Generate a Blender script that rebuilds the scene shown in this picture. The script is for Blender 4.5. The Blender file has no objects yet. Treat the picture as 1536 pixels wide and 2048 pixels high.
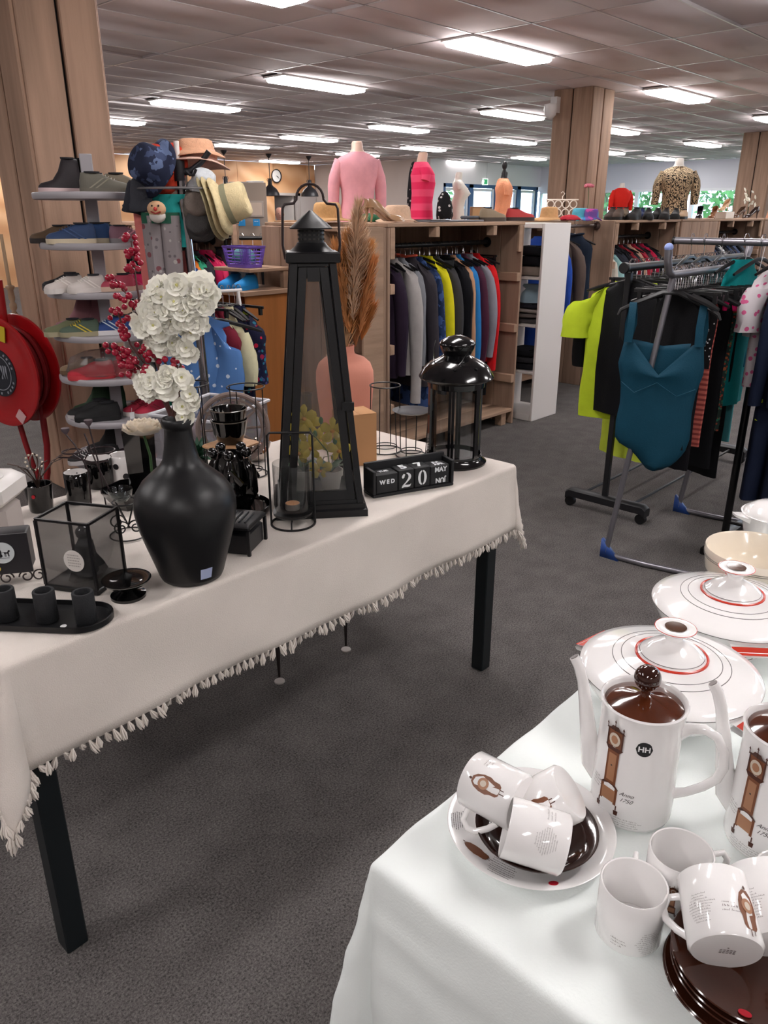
import bpy, math, random
from mathutils import Vector, Matrix, noise
R = math.radians
PI = math.pi
sc = bpy.context.scene
col = bpy.context.collection
rnd = random.Random(7)
# ---------------------------------------------------------------- camera, world, exposure
F = 1540.0
EYE = 1.5
YAW = R(42.9)
PITCH = math.atan((1024 - 428) / F)
cd = bpy.data.cameras.new('camera'); cam = bpy.data.objects.new('camera', cd); col.objects.link(cam)
cam.location = (0, 0, EYE)
cam.rotation_euler = (PI / 2 - PITCH, 0, YAW - PI / 2)
cd.sensor_fit = 'VERTICAL'; cd.sensor_height = 24.0; cd.lens = 24.0 * F / 2048; cd.clip_start = 0.02; cd.clip_end = 300
sc.camera = cam
sc.view_settings.view_transform = 'Standard'; sc.view_settings.look = 'None'
sc.view_settings.exposure = 1.2; sc.view_settings.gamma = 1.0; sc.view_settings.use_curve_mapping = False
w = bpy.data.worlds.new('world'); sc.world = w; w.use_nodes = True
wn = w.node_tree; bg = wn.nodes['Background']
bg.inputs['Color'].default_value = (0.72, 0.86, 1.0, 1); bg.inputs['Strength'].default_value = 5.0
LAMP = 13.0
LAMP_COL = (1.0, 0.955, 0.945, 1)
try:
    sc.cycles.max_bounces = 8; sc.cycles.diffuse_bounces = 4; sc.cycles.glossy_bounces = 4
    sc.cycles.transmission_bounces = 6; sc.cycles.transparent_max_bounces = 16
    sc.cycles.caustics_reflective = False; sc.cycles.caustics_refractive = False
    sc.cycles.sample_clamp_indirect = 6.0; sc.cycles.use_denoising = True
except Exception: pass
_fw = Vector((math.cos(YAW) * math.cos(PITCH), math.sin(YAW) * math.cos(PITCH), -math.sin(PITCH)))
_rt = Vector((math.sin(YAW), -math.cos(YAW), 0)); _up = _rt.cross(_fw)
def ray(px, py): return _fw + _rt * ((px - 768) / F) - _up * ((py - 1024) / F)
E0 = Vector((0, 0, EYE))
def at(px, py, z=0.755): d = ray(px, py); return E0 + d * ((z - EYE) / d.z)      # photo pixel -> point on a level
def ony(px, py, y): d = ray(px, py); return E0 + d * (y / d.y)
def onx(px, py, x): d = ray(px, py); return E0 + d * (x / d.x)
def onk(px, py, k): return E0 + ray(px, py) * k
# ---------------------------------------------------------------- helpers
def lin(c):
    if isinstance(c, str):
        c = [int(c[i:i + 2], 16) / 255 for i in (0, 2, 4)]
        return tuple(x / 12.92 if x <= .04045 else ((x + .055) / 1.055) ** 2.4 for x in c)
    return c
_M = {}
def M(hexc, rough=.6, metal=0., var=0., vs=6., bump=0., bs=60., spec=.5, coat=0., sheen=0., stretch=(1, 1, 1), alpha=1., trans=0., ior=1.45, rand=0., emit=0.):
    key = (hexc, rough, metal, var, vs, bump, bs, spec, coat, sheen, stretch, alpha, trans, ior, rand, emit)
    if key in _M: return _M[key]
    m = bpy.data.materials.new('mat_%s' % hexc); m.use_nodes = True
    nt = m.node_tree; b = nt.nodes['Principled BSDF']; c = lin(hexc)
    b.inputs['Base Color'].default_value = (*c, 1); b.inputs['Roughness'].default_value = rough
    b.inputs['Metallic'].default_value = metal; b.inputs['Specular IOR Level'].default_value = spec
    b.inputs['Coat Weight'].default_value = coat; b.inputs['Coat Roughness'].default_value = .05
    b.inputs['Sheen Weight'].default_value = sheen; b.inputs['IOR'].default_value = ior
    b.inputs['Alpha'].default_value = alpha; b.inputs['Transmission Weight'].default_value = trans
    if emit: b.inputs['Emission Color'].default_value = (*c, 1); b.inputs['Emission Strength'].default_value = emit
    if var or bump or rand:
        tc = nt.nodes.new('ShaderNodeTexCoord'); mp = nt.nodes.new('ShaderNodeMapping')
        mp.inputs['Scale'].default_value = stretch
        oi = nt.nodes.new('ShaderNodeObjectInfo'); ad = nt.nodes.new('ShaderNodeVectorMath'); ad.operation = 'ADD'
        sm = nt.nodes.new('ShaderNodeVectorMath'); sm.operation = 'SCALE'; sm.inputs['Scale'].default_value = 13.0
        cb = nt.nodes.new('ShaderNodeCombineXYZ')
        for i in range(3): nt.links.new(oi.outputs['Random'], cb.inputs[i])
        nt.links.new(cb.outputs[0], sm.inputs[0]); nt.links.new(sm.outputs[0], ad.inputs[1])
        nt.links.new(tc.outputs['Object'], mp.inputs[0]); nt.links.new(mp.outputs[0], ad.inputs[0])
    if var or rand:
        n = nt.nodes.new('ShaderNodeTexNoise'); n.inputs['Scale'].default_value = vs; n.inputs['Detail'].default_value = 6
        nt.links.new(ad.outputs[0], n.inputs['Vector'])
        r = nt.nodes.new('ShaderNodeValToRGB')
        r.color_ramp.elements[0].position = .3; r.color_ramp.elements[1].position = .7
        r.color_ramp.elements[0].color = (*[x * (1 - var) for x in c], 1)
        r.color_ramp.elements[1].color = (*[min(1, x * (1 + var)) for x in c], 1)
        nt.links.new(n.outputs[0], r.inputs[0])
        hv = nt.nodes.new('ShaderNodeHueSaturation'); mr = nt.nodes.new('ShaderNodeMapRange')
        mr.inputs['To Min'].default_value = 1 - rand; mr.inputs['To Max'].default_value = 1 + rand
        nt.links.new(oi.outputs['Random'], mr.inputs['Value']); nt.links.new(mr.outputs[0], hv.inputs['Value'])
        nt.links.new(r.outputs[0], hv.inputs['Color']); nt.links.new(hv.outputs[0], b.inputs['Base Color'])
    if bump:
        n2 = nt.nodes.new('ShaderNodeTexNoise'); n2.inputs['Scale'].default_value = bs; n2.inputs['Detail'].default_value = 3
        nt.links.new(ad.outputs[0], n2.inputs['Vector'])
        bp = nt.nodes.new('ShaderNodeBump'); bp.inputs['Strength'].default_value = bump; bp.inputs['Distance'].default_value = .004
        nt.links.new(n2.outputs[0], bp.inputs['Height']); nt.links.new(bp.outputs[0], b.inputs['Normal'])
    _M[key] = m; return m
def cloth(c, **k):
    a = dict(rough=.85, bump=.25, bs=220, var=.06, vs=20, spec=.2); a.update(k); return M(c, **a)
def fancy(base, spots, scale=30, thr=.6, kind='voronoi', rough=.85):
    """fabric with a printed spot / fleck / stripe pattern"""
    key = ('fancy', base, tuple(spots), scale, thr, kind)
    if key in _M: return _M[key]
    m = bpy.data.materials.new('print_%s' % base); m.use_nodes = True; nt = m.node_tree; b = nt.nodes['Principled BSDF']
    b.inputs['Roughness'].default_value = rough; b.inputs['Specular IOR Level'].default_value = .2
    tc = nt.nodes.new('ShaderNodeTexCoord'); last = (*lin(base), 1); prev = None
    for i, s in enumerate(spots):
        if kind == 'voronoi': t = nt.nodes.new('ShaderNodeTexVoronoi'); t.inputs['Scale'].default_value = scale * (1 + .35 * i); o = t.outputs['Distance']; lt = True
        elif kind == 'wave': t = nt.nodes.new('ShaderNodeTexWave'); t.inputs['Scale'].default_value = scale; t.bands_direction = 'Z'; o = t.outputs['Fac']; lt = False
        elif kind == 'zebra': t = nt.nodes.new('ShaderNodeTexWave'); t.inputs['Scale'].default_value = scale; t.inputs['Distortion'].default_value = 14; t.inputs['Detail'].default_value = 2; o = t.outputs['Fac']; lt = False
        else: t = nt.nodes.new('ShaderNodeTexNoise'); t.inputs['Scale'].default_value = scale * (1 + .5 * i); o = t.outputs['Fac']; lt = False
        mpn = nt.nodes.new('ShaderNodeMapping'); mpn.inputs['Location'].default_value = (i * 3.1, i * 1.7, i)
        nt.links.new(tc.outputs['Object'], mpn.inputs[0]); nt.links.new(mpn.outputs[0], t.inputs['Vector'])
        mt = nt.nodes.new('ShaderNodeMath'); mt.operation = 'LESS_THAN' if lt else 'GREATER_THAN'; mt.inputs[1].default_value = thr
        nt.links.new(o, mt.inputs[0])
        mx = nt.nodes.new('ShaderNodeMix'); mx.data_type = 'RGBA'
        nt.links.new(mt.outputs[0], mx.inputs[0]); mx.inputs[7].default_value = (*lin(s), 1)
        if prev: nt.links.new(prev, mx.inputs[6])
        else: mx.inputs[6].default_value = last
        prev = mx.outputs[2]
    nt.links.new(prev, b.inputs['Base Color']); _M[key] = m; return m
def glassmat(tint='ffffff', fac=.86, rough=.02, haze=0.):
    """thin sheet glass: see-through with a fresnel reflection"""
    key = ('glass', tint, fac, rough, haze)
    if key in _M: return _M[key]
    m = bpy.data.materials.new('glass'); m.use_nodes = True; nt = m.node_tree; nt.nodes.clear()
    o = nt.nodes.new('ShaderNodeOutputMaterial'); t = nt.nodes.new('ShaderNodeBsdfTransparent'); g = nt.nodes.new('ShaderNodeBsdfGlossy')
    c = lin(tint); t.inputs[0].default_value = (c[0] * fac, c[1] * fac, c[2] * fac, 1); g.inputs['Roughness'].default_value = rough
    f = nt.nodes.new('ShaderNodeFresnel'); ge = nt.nodes.new('ShaderNodeNewGeometry'); mr = nt.nodes.new('ShaderNodeMapRange'); mr.inputs['To Min'].default_value = 1.42; mr.inputs['To Max'].default_value = 1 / 1.42; nt.links.new(ge.outputs['Backfacing'], mr.inputs['Value']); nt.links.new(mr.outputs[0], f.inputs[0]); mx = nt.nodes.new('ShaderNodeMixShader')
    nt.links.new(f.outputs[0], mx.inputs[0]); nt.links.new(t.outputs[0], mx.inputs[1]); nt.links.new(g.outputs[0], mx.inputs[2])
    if haze:
        df = nt.nodes.new('ShaderNodeBsdfDiffuse'); df.inputs[0].default_value = (.8, .76, .74, 1); m2 = nt.nodes.new('ShaderNodeMixShader'); m2.inputs[0].default_value = haze; nt.links.new(mx.outputs[0], m2.inputs[1]); nt.links.new(df.outputs[0], m2.inputs[2]); nt.links.new(m2.outputs[0], o.inputs[0])
    else: nt.links.new(mx.outputs[0], o.inputs[0])
    _M[key] = m; return m
class G:
    def __init__(s, X=None): s.v = []; s.f = []; s.m = []; s.k = 0; s.X = X
    def add(s, vs, fs):
        o = len(s.v)
        if s.X is not None: vs = [s.X @ Vector(p) for p in vs]
        s.v += [tuple(p) for p in vs]; s.f += [tuple(i + o for i in f) for f in fs]; s.m += [s.k] * len(fs); return s
    def bb(s, x0, x1, y0, y1, z0, z1):
        return s.add([(x0, y0, z0), (x1, y0, z0), (x1, y1, z0), (x0, y1, z0), (x0, y0, z1), (x1, y0, z1), (x1, y1, z1), (x0, y1, z1)],
                     [(3, 2, 1, 0), (4, 5, 6, 7), (0, 1, 5, 4), (1, 2, 6, 5), (2, 3, 7, 6), (3, 0, 4, 7)])
    def box(s, c, d, rz=0, ry=0, rx=0):
        X = Matrix.Translation(c) @ Matrix.Rotation(rz, 4, 'Z') @ Matrix.Rotation(ry, 4, 'Y') @ Matrix.Rotation(rx, 4, 'X')
        h = [q / 2 for q in d]
        vs = [X @ Vector((a * h[0], b * h[1], e * h[2])) for e in (-1, 1) for a, b in ((-1, -1), (1, -1), (1, 1), (-1, 1))]
        return s.add(vs, [(3, 2, 1, 0), (4, 5, 6, 7), (0, 1, 5, 4), (1, 2, 6, 5), (2, 3, 7, 6), (3, 0, 4, 7)])
    def rbox(s, x0, x1, y0, y1, z0, z1, b=.003):
        """box with chamfered edges (three lofted levels)"""
        def ring(e, z): return [(x0 + e + b, y0 + e, z), (x1 - e - b, y0 + e, z), (x1 - e, y0 + e + b, z), (x1 - e, y1 - e - b, z), (x1 - e - b, y1 - e, z), (x0 + e + b, y1 - e, z), (x0 + e, y1 - e - b, z), (x0 + e, y0 + e + b, z)]
        return s.loft([ring(b, z0), ring(0, z0 + b), ring(0, z1 - b), ring(b, z1)])
    def loft(s, rings, cap=(True, True), closed=True, wrap=False):
        n = len(rings[0]); vs = [p for r in rings for p in r]; fs = []; L = len(rings)
        for i in range(L if wrap else L - 1):
            j = (i + 1) % L
            for a in range(n if closed else n - 1):
                b = (a + 1) % n; fs.append((i * n + a, i * n + b, j * n + b, j * n + a))
        if not wrap:
            if cap[0]: fs.append(tuple(range(n - 1, -1, -1)))
            if cap[1]: fs.append(tuple(range((L - 1) * n, L * n)))
        return s.add(vs, fs)
    def lathe(s, prof, n=28, c=(0, 0, 0), cap=(True, True), sx=1, sy=1, a0=0):
        return s.loft([[(c[0] + r * sx * math.cos(a0 + 2 * PI * i / n), c[1] + r * sy * math.sin(a0 + 2 * PI * i / n), c[2] + z) for i in range(n)] for r, z in prof], cap)
    def tube(s, pts, r, n=8, closed=False, flat=1.0):
        P = [Vector(p) for p in pts]; L = len(P); rr = r if isinstance(r, (list, tuple)) else [r] * L; rings = []; up = None
        for i in range(L):
            if closed: t = P[(i + 1) % L] - P[i - 1]
            else: t = P[min(i + 1, L - 1)] - P[max(i - 1, 0)]
            if t.length < 1e-9: t = Vector((0, 0, 1))
            t.normalize()
            if up is None: up = t.orthogonal().normalized() if abs(t.z) > .9 else Vector((0, 0, 1))
            u = (up - t * up.dot(t))
            if u.length < 1e-6: u = t.orthogonal()
            u.normalize(); up = u; w_ = t.cross(u)
            rings.append([P[i] + (u * math.cos(2 * PI * a / n) * flat + w_ * math.sin(2 * PI * a / n)) * rr[i] for a in range(n)])
        return s.loft(rings, wrap=closed)
    def ball(s, c, r, n=12, sc_=(1, 1, 1)):
        m = max(6, n // 2 + 1)
        return s.lathe([(max(1e-5, r * math.sin(PI * i / m)), 0) for i in range(m + 1)], n) if False else s.loft(
            [[(c[0] + r * sc_[0] * max(.001, math.sin(PI * i / m)) * math.cos(2 * PI * a / n), c[1] + r * sc_[1] * max(.001, math.sin(PI * i / m)) * math.sin(2 * PI * a / n), c[2] - r * sc_[2] * math.cos(PI * i / m)) for a in range(n)] for i in range(m + 1)])
    def torus(s, c, R_, r, n=32, m=6, axis='Z', a0=0, a1=None, sy=1):
        pts = []; N = n if a1 is None else n + 1
        for i in range(N):
            a = a0 + (2 * PI if a1 is None else a1 - a0) * i / n; x, y = R_ * math.cos(a), R_ * math.sin(a) * sy
            p = {'Z': (x, y, 0), 'Y': (x, 0, y), 'X': (0, x, y)}[axis]; pts.append((c[0] + p[0], c[1] + p[1], c[2] + p[2]))
        return s.tube(pts, r, m, closed=a1 is None)
    def prism(s, poly, z0, z1):
        n = len(poly)
        return s.add([(x, y, z0) for x, y in poly] + [(x, y, z1) for x, y in poly],
                     [tuple(range(n - 1, -1, -1)), tuple(range(n, 2 * n))] + [(i, (i + 1) % n, n + (i + 1) % n, n + i) for i in range(n)])
    def mesh(s, name, mats, ang=38):
        me = bpy.data.meshes.new(name); me.from_pydata(s.v, [], s.f)
        for m in (mats if isinstance(mats, (list, tuple)) else [mats]): me.materials.append(m)
        me.polygons.foreach_set('material_index', s.m)
        me.polygons.foreach_set('use_smooth', [True] * len(s.f))
        me.update()
        if ang: me.set_sharp_from_angle(angle=R(ang))
        return me
    def obj(s, name, mats, parent=None, loc=None, rot=None, ang=38):
        return put(s.mesh(name, mats, ang), name, parent, loc, rot)
def put(me, name, parent=None, loc=None, rot=None, scale=None):
    o = bpy.data.objects.new(name, me); col.objects.link(o)
    if parent is not None: o.parent = parent
    if loc is not None: o.location = loc
    if rot is not None: o.rotation_euler = rot
    if scale is not None: o.scale = scale
    return o
def tag(o, label, cat, group=None, kind=None):
    o['label'] = label; o['category'] = cat
    if group: o['group'] = group
    if kind: o['kind'] = kind
    return o
def thing(name, label, cat, loc=(0, 0, 0), rz=0, group=None, rot=None):
    o = put(None, name, None, loc, rot if rot is not None else (0, 0, rz)); return tag(o, label, cat, group)
def struct(g, name, mat, parent=None, label=None):
    o = g.obj(name, mat, parent)
    if parent is None: o['kind'] = 'structure'
    if label: o['label'] = label
    return o
def dup(r, loc, rz=0, label=None, group=None, scale=None):
    c = r.copy(); col.objects.link(c); c.location = loc; c.rotation_euler = (0, 0, rz)
    if scale: c.scale = (scale,) * 3
    if label: c['label'] = label
    if group: c['group'] = group
    for ch in list(r.children):
        a = ch.copy(); col.objects.link(a); a.parent = c
        for g_ in list(ch.children):
            b = g_.copy(); col.objects.link(b); b.parent = a
    return c
_T = {}
def text(s, size=1., bold=0., shear=0.):
    """flat letter shapes as (verts, faces), centred"""
    k = (s, size, bold, shear)
    if k not in _T:
        c = bpy.data.curves.new('t', 'FONT'); c.body = s; c.size = size; c.offset = bold; c.shear = shear; c.align_x = 'CENTER'; c.align_y = 'CENTER'; c.resolution_u = 3
        o = bpy.data.objects.new('t', c); me = bpy.data.meshes.new_from_object(o)
        _T[k] = ([tuple(v.co) for v in me.vertices], [tuple(p.vertices) for p in me.polygons])
        bpy.data.objects.remove(o); bpy.data.meshes.remove(me); bpy.data.curves.remove(c)
    return _T[k]
def lin3(a, b, t): return tuple(a[i] + (b[i] - a[i]) * t for i in range(len(a)))
def interp(tab, z):
    for i in range(len(tab) - 1):
        if tab[i][0] <= z <= tab[i + 1][0] or tab[i][0] >= z >= tab[i + 1][0]:
            return tab[i][1] + (tab[i + 1][1] - tab[i][1]) * (z - tab[i][0]) / (tab[i + 1][0] - tab[i][0])
    return tab[-1][1]
WOOD = M('957b69', .75, var=.22, vs=3.2, bump=.35, bs=26, stretch=(6, 6, .5), rand=.13, spec=.25)
WOODH = M('a0846f', .75, var=.2, vs=3.2, bump=.3, bs=26, stretch=(.5, 6, 6), rand=.1, spec=.25)
WOODL = M('a88a76', .75, var=.22, vs=2.6, bump=.35, bs=20, stretch=(5, 5, .45), rand=.12, spec=.25)
DARK = M('2a2624', .8)
BLK = M('17161a', .5, bump=.12, bs=90)
BLKM = M('101012', .42, metal=.0, spec=.5)
GLOSS = M('060607', .06, coat=.6)
CHROME = M('c8c8cc', .18, metal=1.)
STEEL = M('8e8b8e', .35, metal=.85)
WHITE = M('dcd8d6', .5)
# ---------------------------------------------------------------- room shell
CZ = 2.8
RX0, RX1, RY0, RY1 = -4.5, 21.5, -5.0, 17.9
def carpet():
    m = bpy.data.materials.new('carpet'); m.use_nodes = True; nt = m.node_tree; b = nt.nodes['Principled BSDF']
    b.inputs['Roughness'].default_value = .95; b.inputs['Specular IOR Level'].default_value = .1
    tc = nt.nodes.new('ShaderNodeTexCoord'); n1 = nt.nodes.new('ShaderNodeTexNoise'); n1.inputs['Scale'].default_value = 180; n1.inputs['Detail'].default_value = 6; n1.inputs['Roughness'].default_value = .85
    n2 = nt.nodes.new('ShaderNodeTexNoise'); n2.inputs['Scale'].default_value = 9; n2.inputs['Detail'].default_value = 5
    r = nt.nodes.new('ShaderNodeValToRGB'); e = r.color_ramp.elements
    e[0].position = .36; e[0].color = (*lin('262324'), 1); e[1].position = .66; e[1].color = (*lin('86817f'), 1)
    mm = nt.nodes.new('ShaderNodeMath'); mm.operation = 'MULTIPLY_ADD'; mm.inputs[1].default_value = .12; 
    nt.links.new(tc.outputs['Object'], n1.inputs['Vector']); nt.links.new(tc.outputs['Object'], n2.inputs['Vector'])
    nt.links.new(n2.outputs[0], mm.inputs[0]); 
    sb = nt.nodes.new('ShaderNodeMath'); sb.operation = 'SUBTRACT'; sb.inputs[1].default_value = .06
    nt.links.new(n1.outputs[0], mm.inputs[2]); nt.links.new(mm.outputs[0], sb.inputs[0]); nt.links.new(sb.outputs[0], r.inputs[0]); nt.links.new(r.outputs[0], b.inputs['Base Color'])
    bp = nt.nodes.new('ShaderNodeBump'); bp.inputs['Strength'].default_value = .6; bp.inputs['Distance'].default_value = .004
    nt.links.new(n1.outputs[0], bp.inputs['Height']); nt.links.new(bp.outputs[0], b.inputs['Normal']); return m
struct(G().bb(RX0 - .2, RX1 + .2, RY0 - .2, RY1 + .2, -.1, 0), 'floor', carpet(), label='dark grey speckled carpet floor')
ceil = struct(G().bb(RX0 - .2, RX1 + .2, RY0 - .2, RY1 + .2, CZ + .012, CZ + .2), 'ceiling', M('cfc5c6', .9))
TILE = M('cfc5c6', .9, var=.03, vs=3, rand=.03, spec=.2)
GRID = M('cfcacc', .28, metal=.6)
# lamps measured on the ceiling grid: centre x per row
rows = {4.33: [6.1, 9.66, 13.1, 16.7, 2.5, -1.1], 6.78: [2.72, 6.27, 9.92, 12.9, 16.5, 19.6, -.9], 9.15: [2.8, 6.38, 10.22, 13.45, 17.1, 19.9],
        11.5: [2.8, 6.4, 10.4, 13.6, 17.6], 13.7: [6.6, 10.57, 13.86, 17.6], 17.0: [7.4, 10.9, 14.3], 1.9: [2.3, 5.55, 9.3, 12.7, 16.3, -1.2], -.5: [5.6, 2.0, 9.2, -1.6, 12.6], -2.9: [5.6, 2.0, -1.6, 9.2]}
rows[4.33][4] = 3.25
ly = sorted(rows)
ylines = []
for i, y in enumerate(ly):
    ylines.append((y - .155, y + .155, True))
    if i + 1 < len(ly):
        a, b = y + .155, ly[i + 1] - .155
        for q in range(4): ylines.append((a + (b - a) * q / 4, a + (b - a) * (q + 1) / 4, False))
vis = []
xs0 = 5.5 - 1.2 * 4
for (a, b, lampRow) in ylines:
    for i in range(18):
        x = xs0 + 1.2 * i
        if x + 1.2 > RX1 or a < 1.2: continue
        if a > 13.6 and x + 1.2 > 16.2: continue
        vis.append((x + .6, (a + b) / 2, b - a, lampRow))
def blocked(x, y, h): return any(abs(y - yy) < (.155 + h / 2) and abs(x - xx) < 1.19 for yy in rows for xx in rows[yy])
vis = [t for t in vis if not blocked(t[0], t[1], t[2])]
vis.sort(key=lambda t: t[0] ** 2 + t[1] ** 2)
tm = {}
far = G()
for i, (x, y, h, l) in enumerate(vis):
    if i < 300:
        k = round(h, 2)
        if k not in tm: tm[k] = G().rbox(-.592, .592, -h / 2 + .008, h / 2 - .008, -.004, .01, .004).mesh('ceiling_tile', TILE)
        put(tm[k], 'ceiling_tile', ceil, (x, y, CZ))
    else: far.bb(x - .592, x + .592, y - h / 2 + .008, y + h / 2 - .008, CZ - .004, CZ + .01)
o = far.obj('ceiling_tile', TILE, ceil); o['kind'] = 'stuff'
g = G()
for i in range(18): g.bb(xs0 + 1.2 * i - .0065, xs0 + 1.2 * i + .0065, 1.2, 17.8, CZ - .007, CZ + .012)
for a, b, l in ylines:
    if a > 1.2: g.bb(xs0, RX1, a - .0065, a + .0065, CZ - .007, CZ + .012)
g.obj('grid_bar', GRID, ceil)
# lamps
em = bpy.data.materials.new('lamp_diffuser'); em.use_nodes = True; nt = em.node_tree; nt.nodes.clear()
eo = nt.nodes.new('ShaderNodeOutputMaterial'); ee = nt.nodes.new('ShaderNodeEmission'); ee.inputs[0].default_value = LAMP_COL; ee.inputs[1].default_value = LAMP
nt.links.new(ee.outputs[0], eo.inputs[0])
dm = G().rbox(-.585, .585, -.14, .14, -.05, -.006, .012).mesh('diffuser', em)  # depth below the frame is added so the glowing sides brighten the ceiling
fr = G(); fr.bb(-.605, .605, -.16, -.14, -.014, .004); fr.bb(-.605, .605, .14, .16, -.014, .004); fr.bb(-.605, -.585, -.14, .14, -.014, .004); fr.bb(.585, .605, -.14, .14, -.014, .004); fr.bb(-.585, .585, -.14, .14, -.004, .004)
fm = fr.mesh('frame', WHITE)
for y in ly:
    xs = sorted(rows[y])
    for j, x in enumerate(xs):
        rown = ['behind the camera', 'over the aisle behind the camera', 'in the row above the tea tables', 'in the nearest row crossing the wooden column', 'in the second row of lamps', 'in the third row of lamps', 'in the fourth row of lamps', 'in the fifth row of lamps', 'in the last row by the plywood wall'][ly.index(y)]
        ordn = ['first', 'second', 'third', 'fourth', 'fifth', 'sixth', 'seventh'][j]
        t = thing('ceiling_light', 'flat rectangular ceiling light, %s from the left %s' % (ordn, rown), 'ceiling light', (x, y, CZ - .006), 0, 'flat rectangular ceiling lights')
        put(dm, 'diffuser', t); put(fm, 'frame', t)
# walls
WALL = M('cfc6c1', .9, var=.03, vs=2)
struct(G().bb(RX0 - .15, RX0, RY0, RY1, 0, CZ), 'wall_left', WALL)
struct(G().bb(RX0, RX1, RY0 - .15, RY0, 0, CZ), 'wall_back', WALL)
PLY = M('dca878', .55, var=.22, vs=1.6, stretch=(1.4, 1, .5), rand=.06, bump=.05, bs=10)
def plymat():
    m = bpy.data.materials.new('plywood'); m.use_nodes = True; nt = m.node_tree; b = nt.nodes['Principled BSDF']; b.inputs['Roughness'].default_value = .55
    tc = nt.nodes.new('ShaderNodeTexCoord'); oi = nt.nodes.new('ShaderNodeObjectInfo'); mp = nt.nodes.new('ShaderNodeMapping'); mp.inputs['Scale'].default_value = (1, 1, .45)
    cb = nt.nodes.new('ShaderNodeCombineXYZ'); ml = nt.nodes.new('ShaderNodeMath'); ml.operation = 'MULTIPLY'; ml.inputs[1].default_value = 40
    nt.links.new(oi.outputs['Random'], ml.inputs[0]); nt.links.new(ml.outputs[0], cb.inputs[0]); nt.links.new(ml.outputs[0], cb.inputs[2]); nt.links.new(cb.outputs[0], mp.inputs['Location'])
    w_ = nt.nodes.new('ShaderNodeTexWave'); w_.inputs['Scale'].default_value = 1.1; w_.inputs['Distortion'].default_value = 16; w_.inputs['Detail'].default_value = 2; w_.inputs['Detail Scale'].default_value = .5; w_.wave_type = 'RINGS'
    nt.links.new(tc.outputs['Object'], mp.inputs[0]); nt.links.new(mp.outputs[0], w_.inputs[0])
    r = nt.nodes.new('ShaderNodeValToRGB'); r.color_ramp.elements[0].color = (*lin('cf9a6c'), 1); r.color_ramp.elements[1].color = (*lin('e6b98c'), 1)
    nt.links.new(w_.outputs['Fac'], r.inputs[0]); nt.links.new(r.outputs[0], b.inputs['Base Color']); return m
PLY = plymat()
wb = struct(G().bb(RX0, 13.3, 17.92, 18.05, 0, CZ), 'wall_front', WALL)
g = G().bb(13.3, 14.35, 17.92, 18.05, 0, CZ); g.bb(14.35, 16.35, 17.92, 18.05, 2.02, CZ); g.obj('wall_panel', WALL, wb)
x = 2.6
while x < 16.3:
    x2 = min(x + 1.22, 16.33); lo = 2.02 if x > 14.2 else .0
    G().rbox(-(x2 - x) / 2 + .003, (x2 - x) / 2 - .003, -.012, .012, lo, CZ - .01, .002).obj('plywood_panel', PLY, wb, ((x + x2) / 2, 17.905, 0)); x = x2
# corridor seen through the doorway of the plywood wall
g = G().bb(14.2, 14.35, 17.9, 20.5, 0, 2.6); g.bb(14.2, 16.6, 20.5, 20.6, 0, 2.6); g.bb(16.4, 16.5, 17.9, 20.5, 0, 2.6); g.bb(14.2, 16.6, 18.06, 20.6, 2.6, 2.7); g.bb(14.2, 16.6, 18.06, 20.6, -.1, 0)
struct(g, 'wall_corridor', M('b4adac', .9), label='grey corridor walls behind the plywood doorway')
g = G(); g.bb(14.35, 14.43, 17.86, 18.0, 0, 2.05); g.bb(15.62, 15.72, 17.86, 18.0, 0, 2.05); g.bb(14.35, 16.35, 17.86, 18.0, 1.98, 2.05)
d1 = struct(g, 'door_1', M('c9c3c0', .6))
g = G().box((15.4, 18.35, 1.0), (.05, .85, 1.96), R(18)); g.obj('door_leaf', M('d2ccc8', .6), d1)
G().ball((15.36, 18.0, 1.02), .03).obj('door_handle', CHROME, d1)
G().bb(15.73, 16.33, 17.86, 17.94, 0, 1.97).obj('door_leaf', M('cfcac8', .6), d1)
struct(G().bb(16.35, 16.5, 13.76, 17.91, 0, CZ), 'wall_right', WALL)
# partition above the entrance (faces the camera), blue door frames below
g = G(); g.bb(16.35, 21.5, 13.6, 13.75, 2.25, CZ); g.bb(16.35, 16.9, 13.6, 13.75, 0, 2.25)
struct(g, 'wall_entrance', M('e6e4e6', .9))
BLUE = M('3b5a86', .5)
dn = 2
GL = glassmat('eef6ff', .95)
for x0, x1 in ((16.9, 18.1), (18.1, 19.3), (19.35, 20.4), (20.4, 21.4)):
    g = G()
    for a, b in ((x0, x0 + .09), (x1 - .09, x1)): g.bb(a, b, 13.6, 13.72, 0, 2.25)
    g.bb(x0, x1, 13.6, 13.72, 2.16, 2.25); g.bb(x0, x1, 13.6, 13.72, 0, .12); g.bb(x0, x1, 13.61, 13.71, 1.0, 1.06)
    d = struct(g, 'door_%d' % dn, BLUE); dn += 1
    g = G(); a, b = x0 + .1, x1 - .1
    for q in ((a, a + .07, .13, 2.15), (b - .07, b, .13, 2.15)): g.bb(q[0], q[1], 13.63, 13.69, q[2], q[3])
    g.bb(a + .07, b - .07, 13.63, 13.69, 2.08, 2.15); g.bb(a + .07, b - .07, 13.63, 13.69, .13, .2)
    g.obj('window_frame', M('d9dde2', .5), d)
    G().bb(a + .07, b - .07, 13.655, 13.665, .2, 2.08).obj('pane', GL, d)
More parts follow.
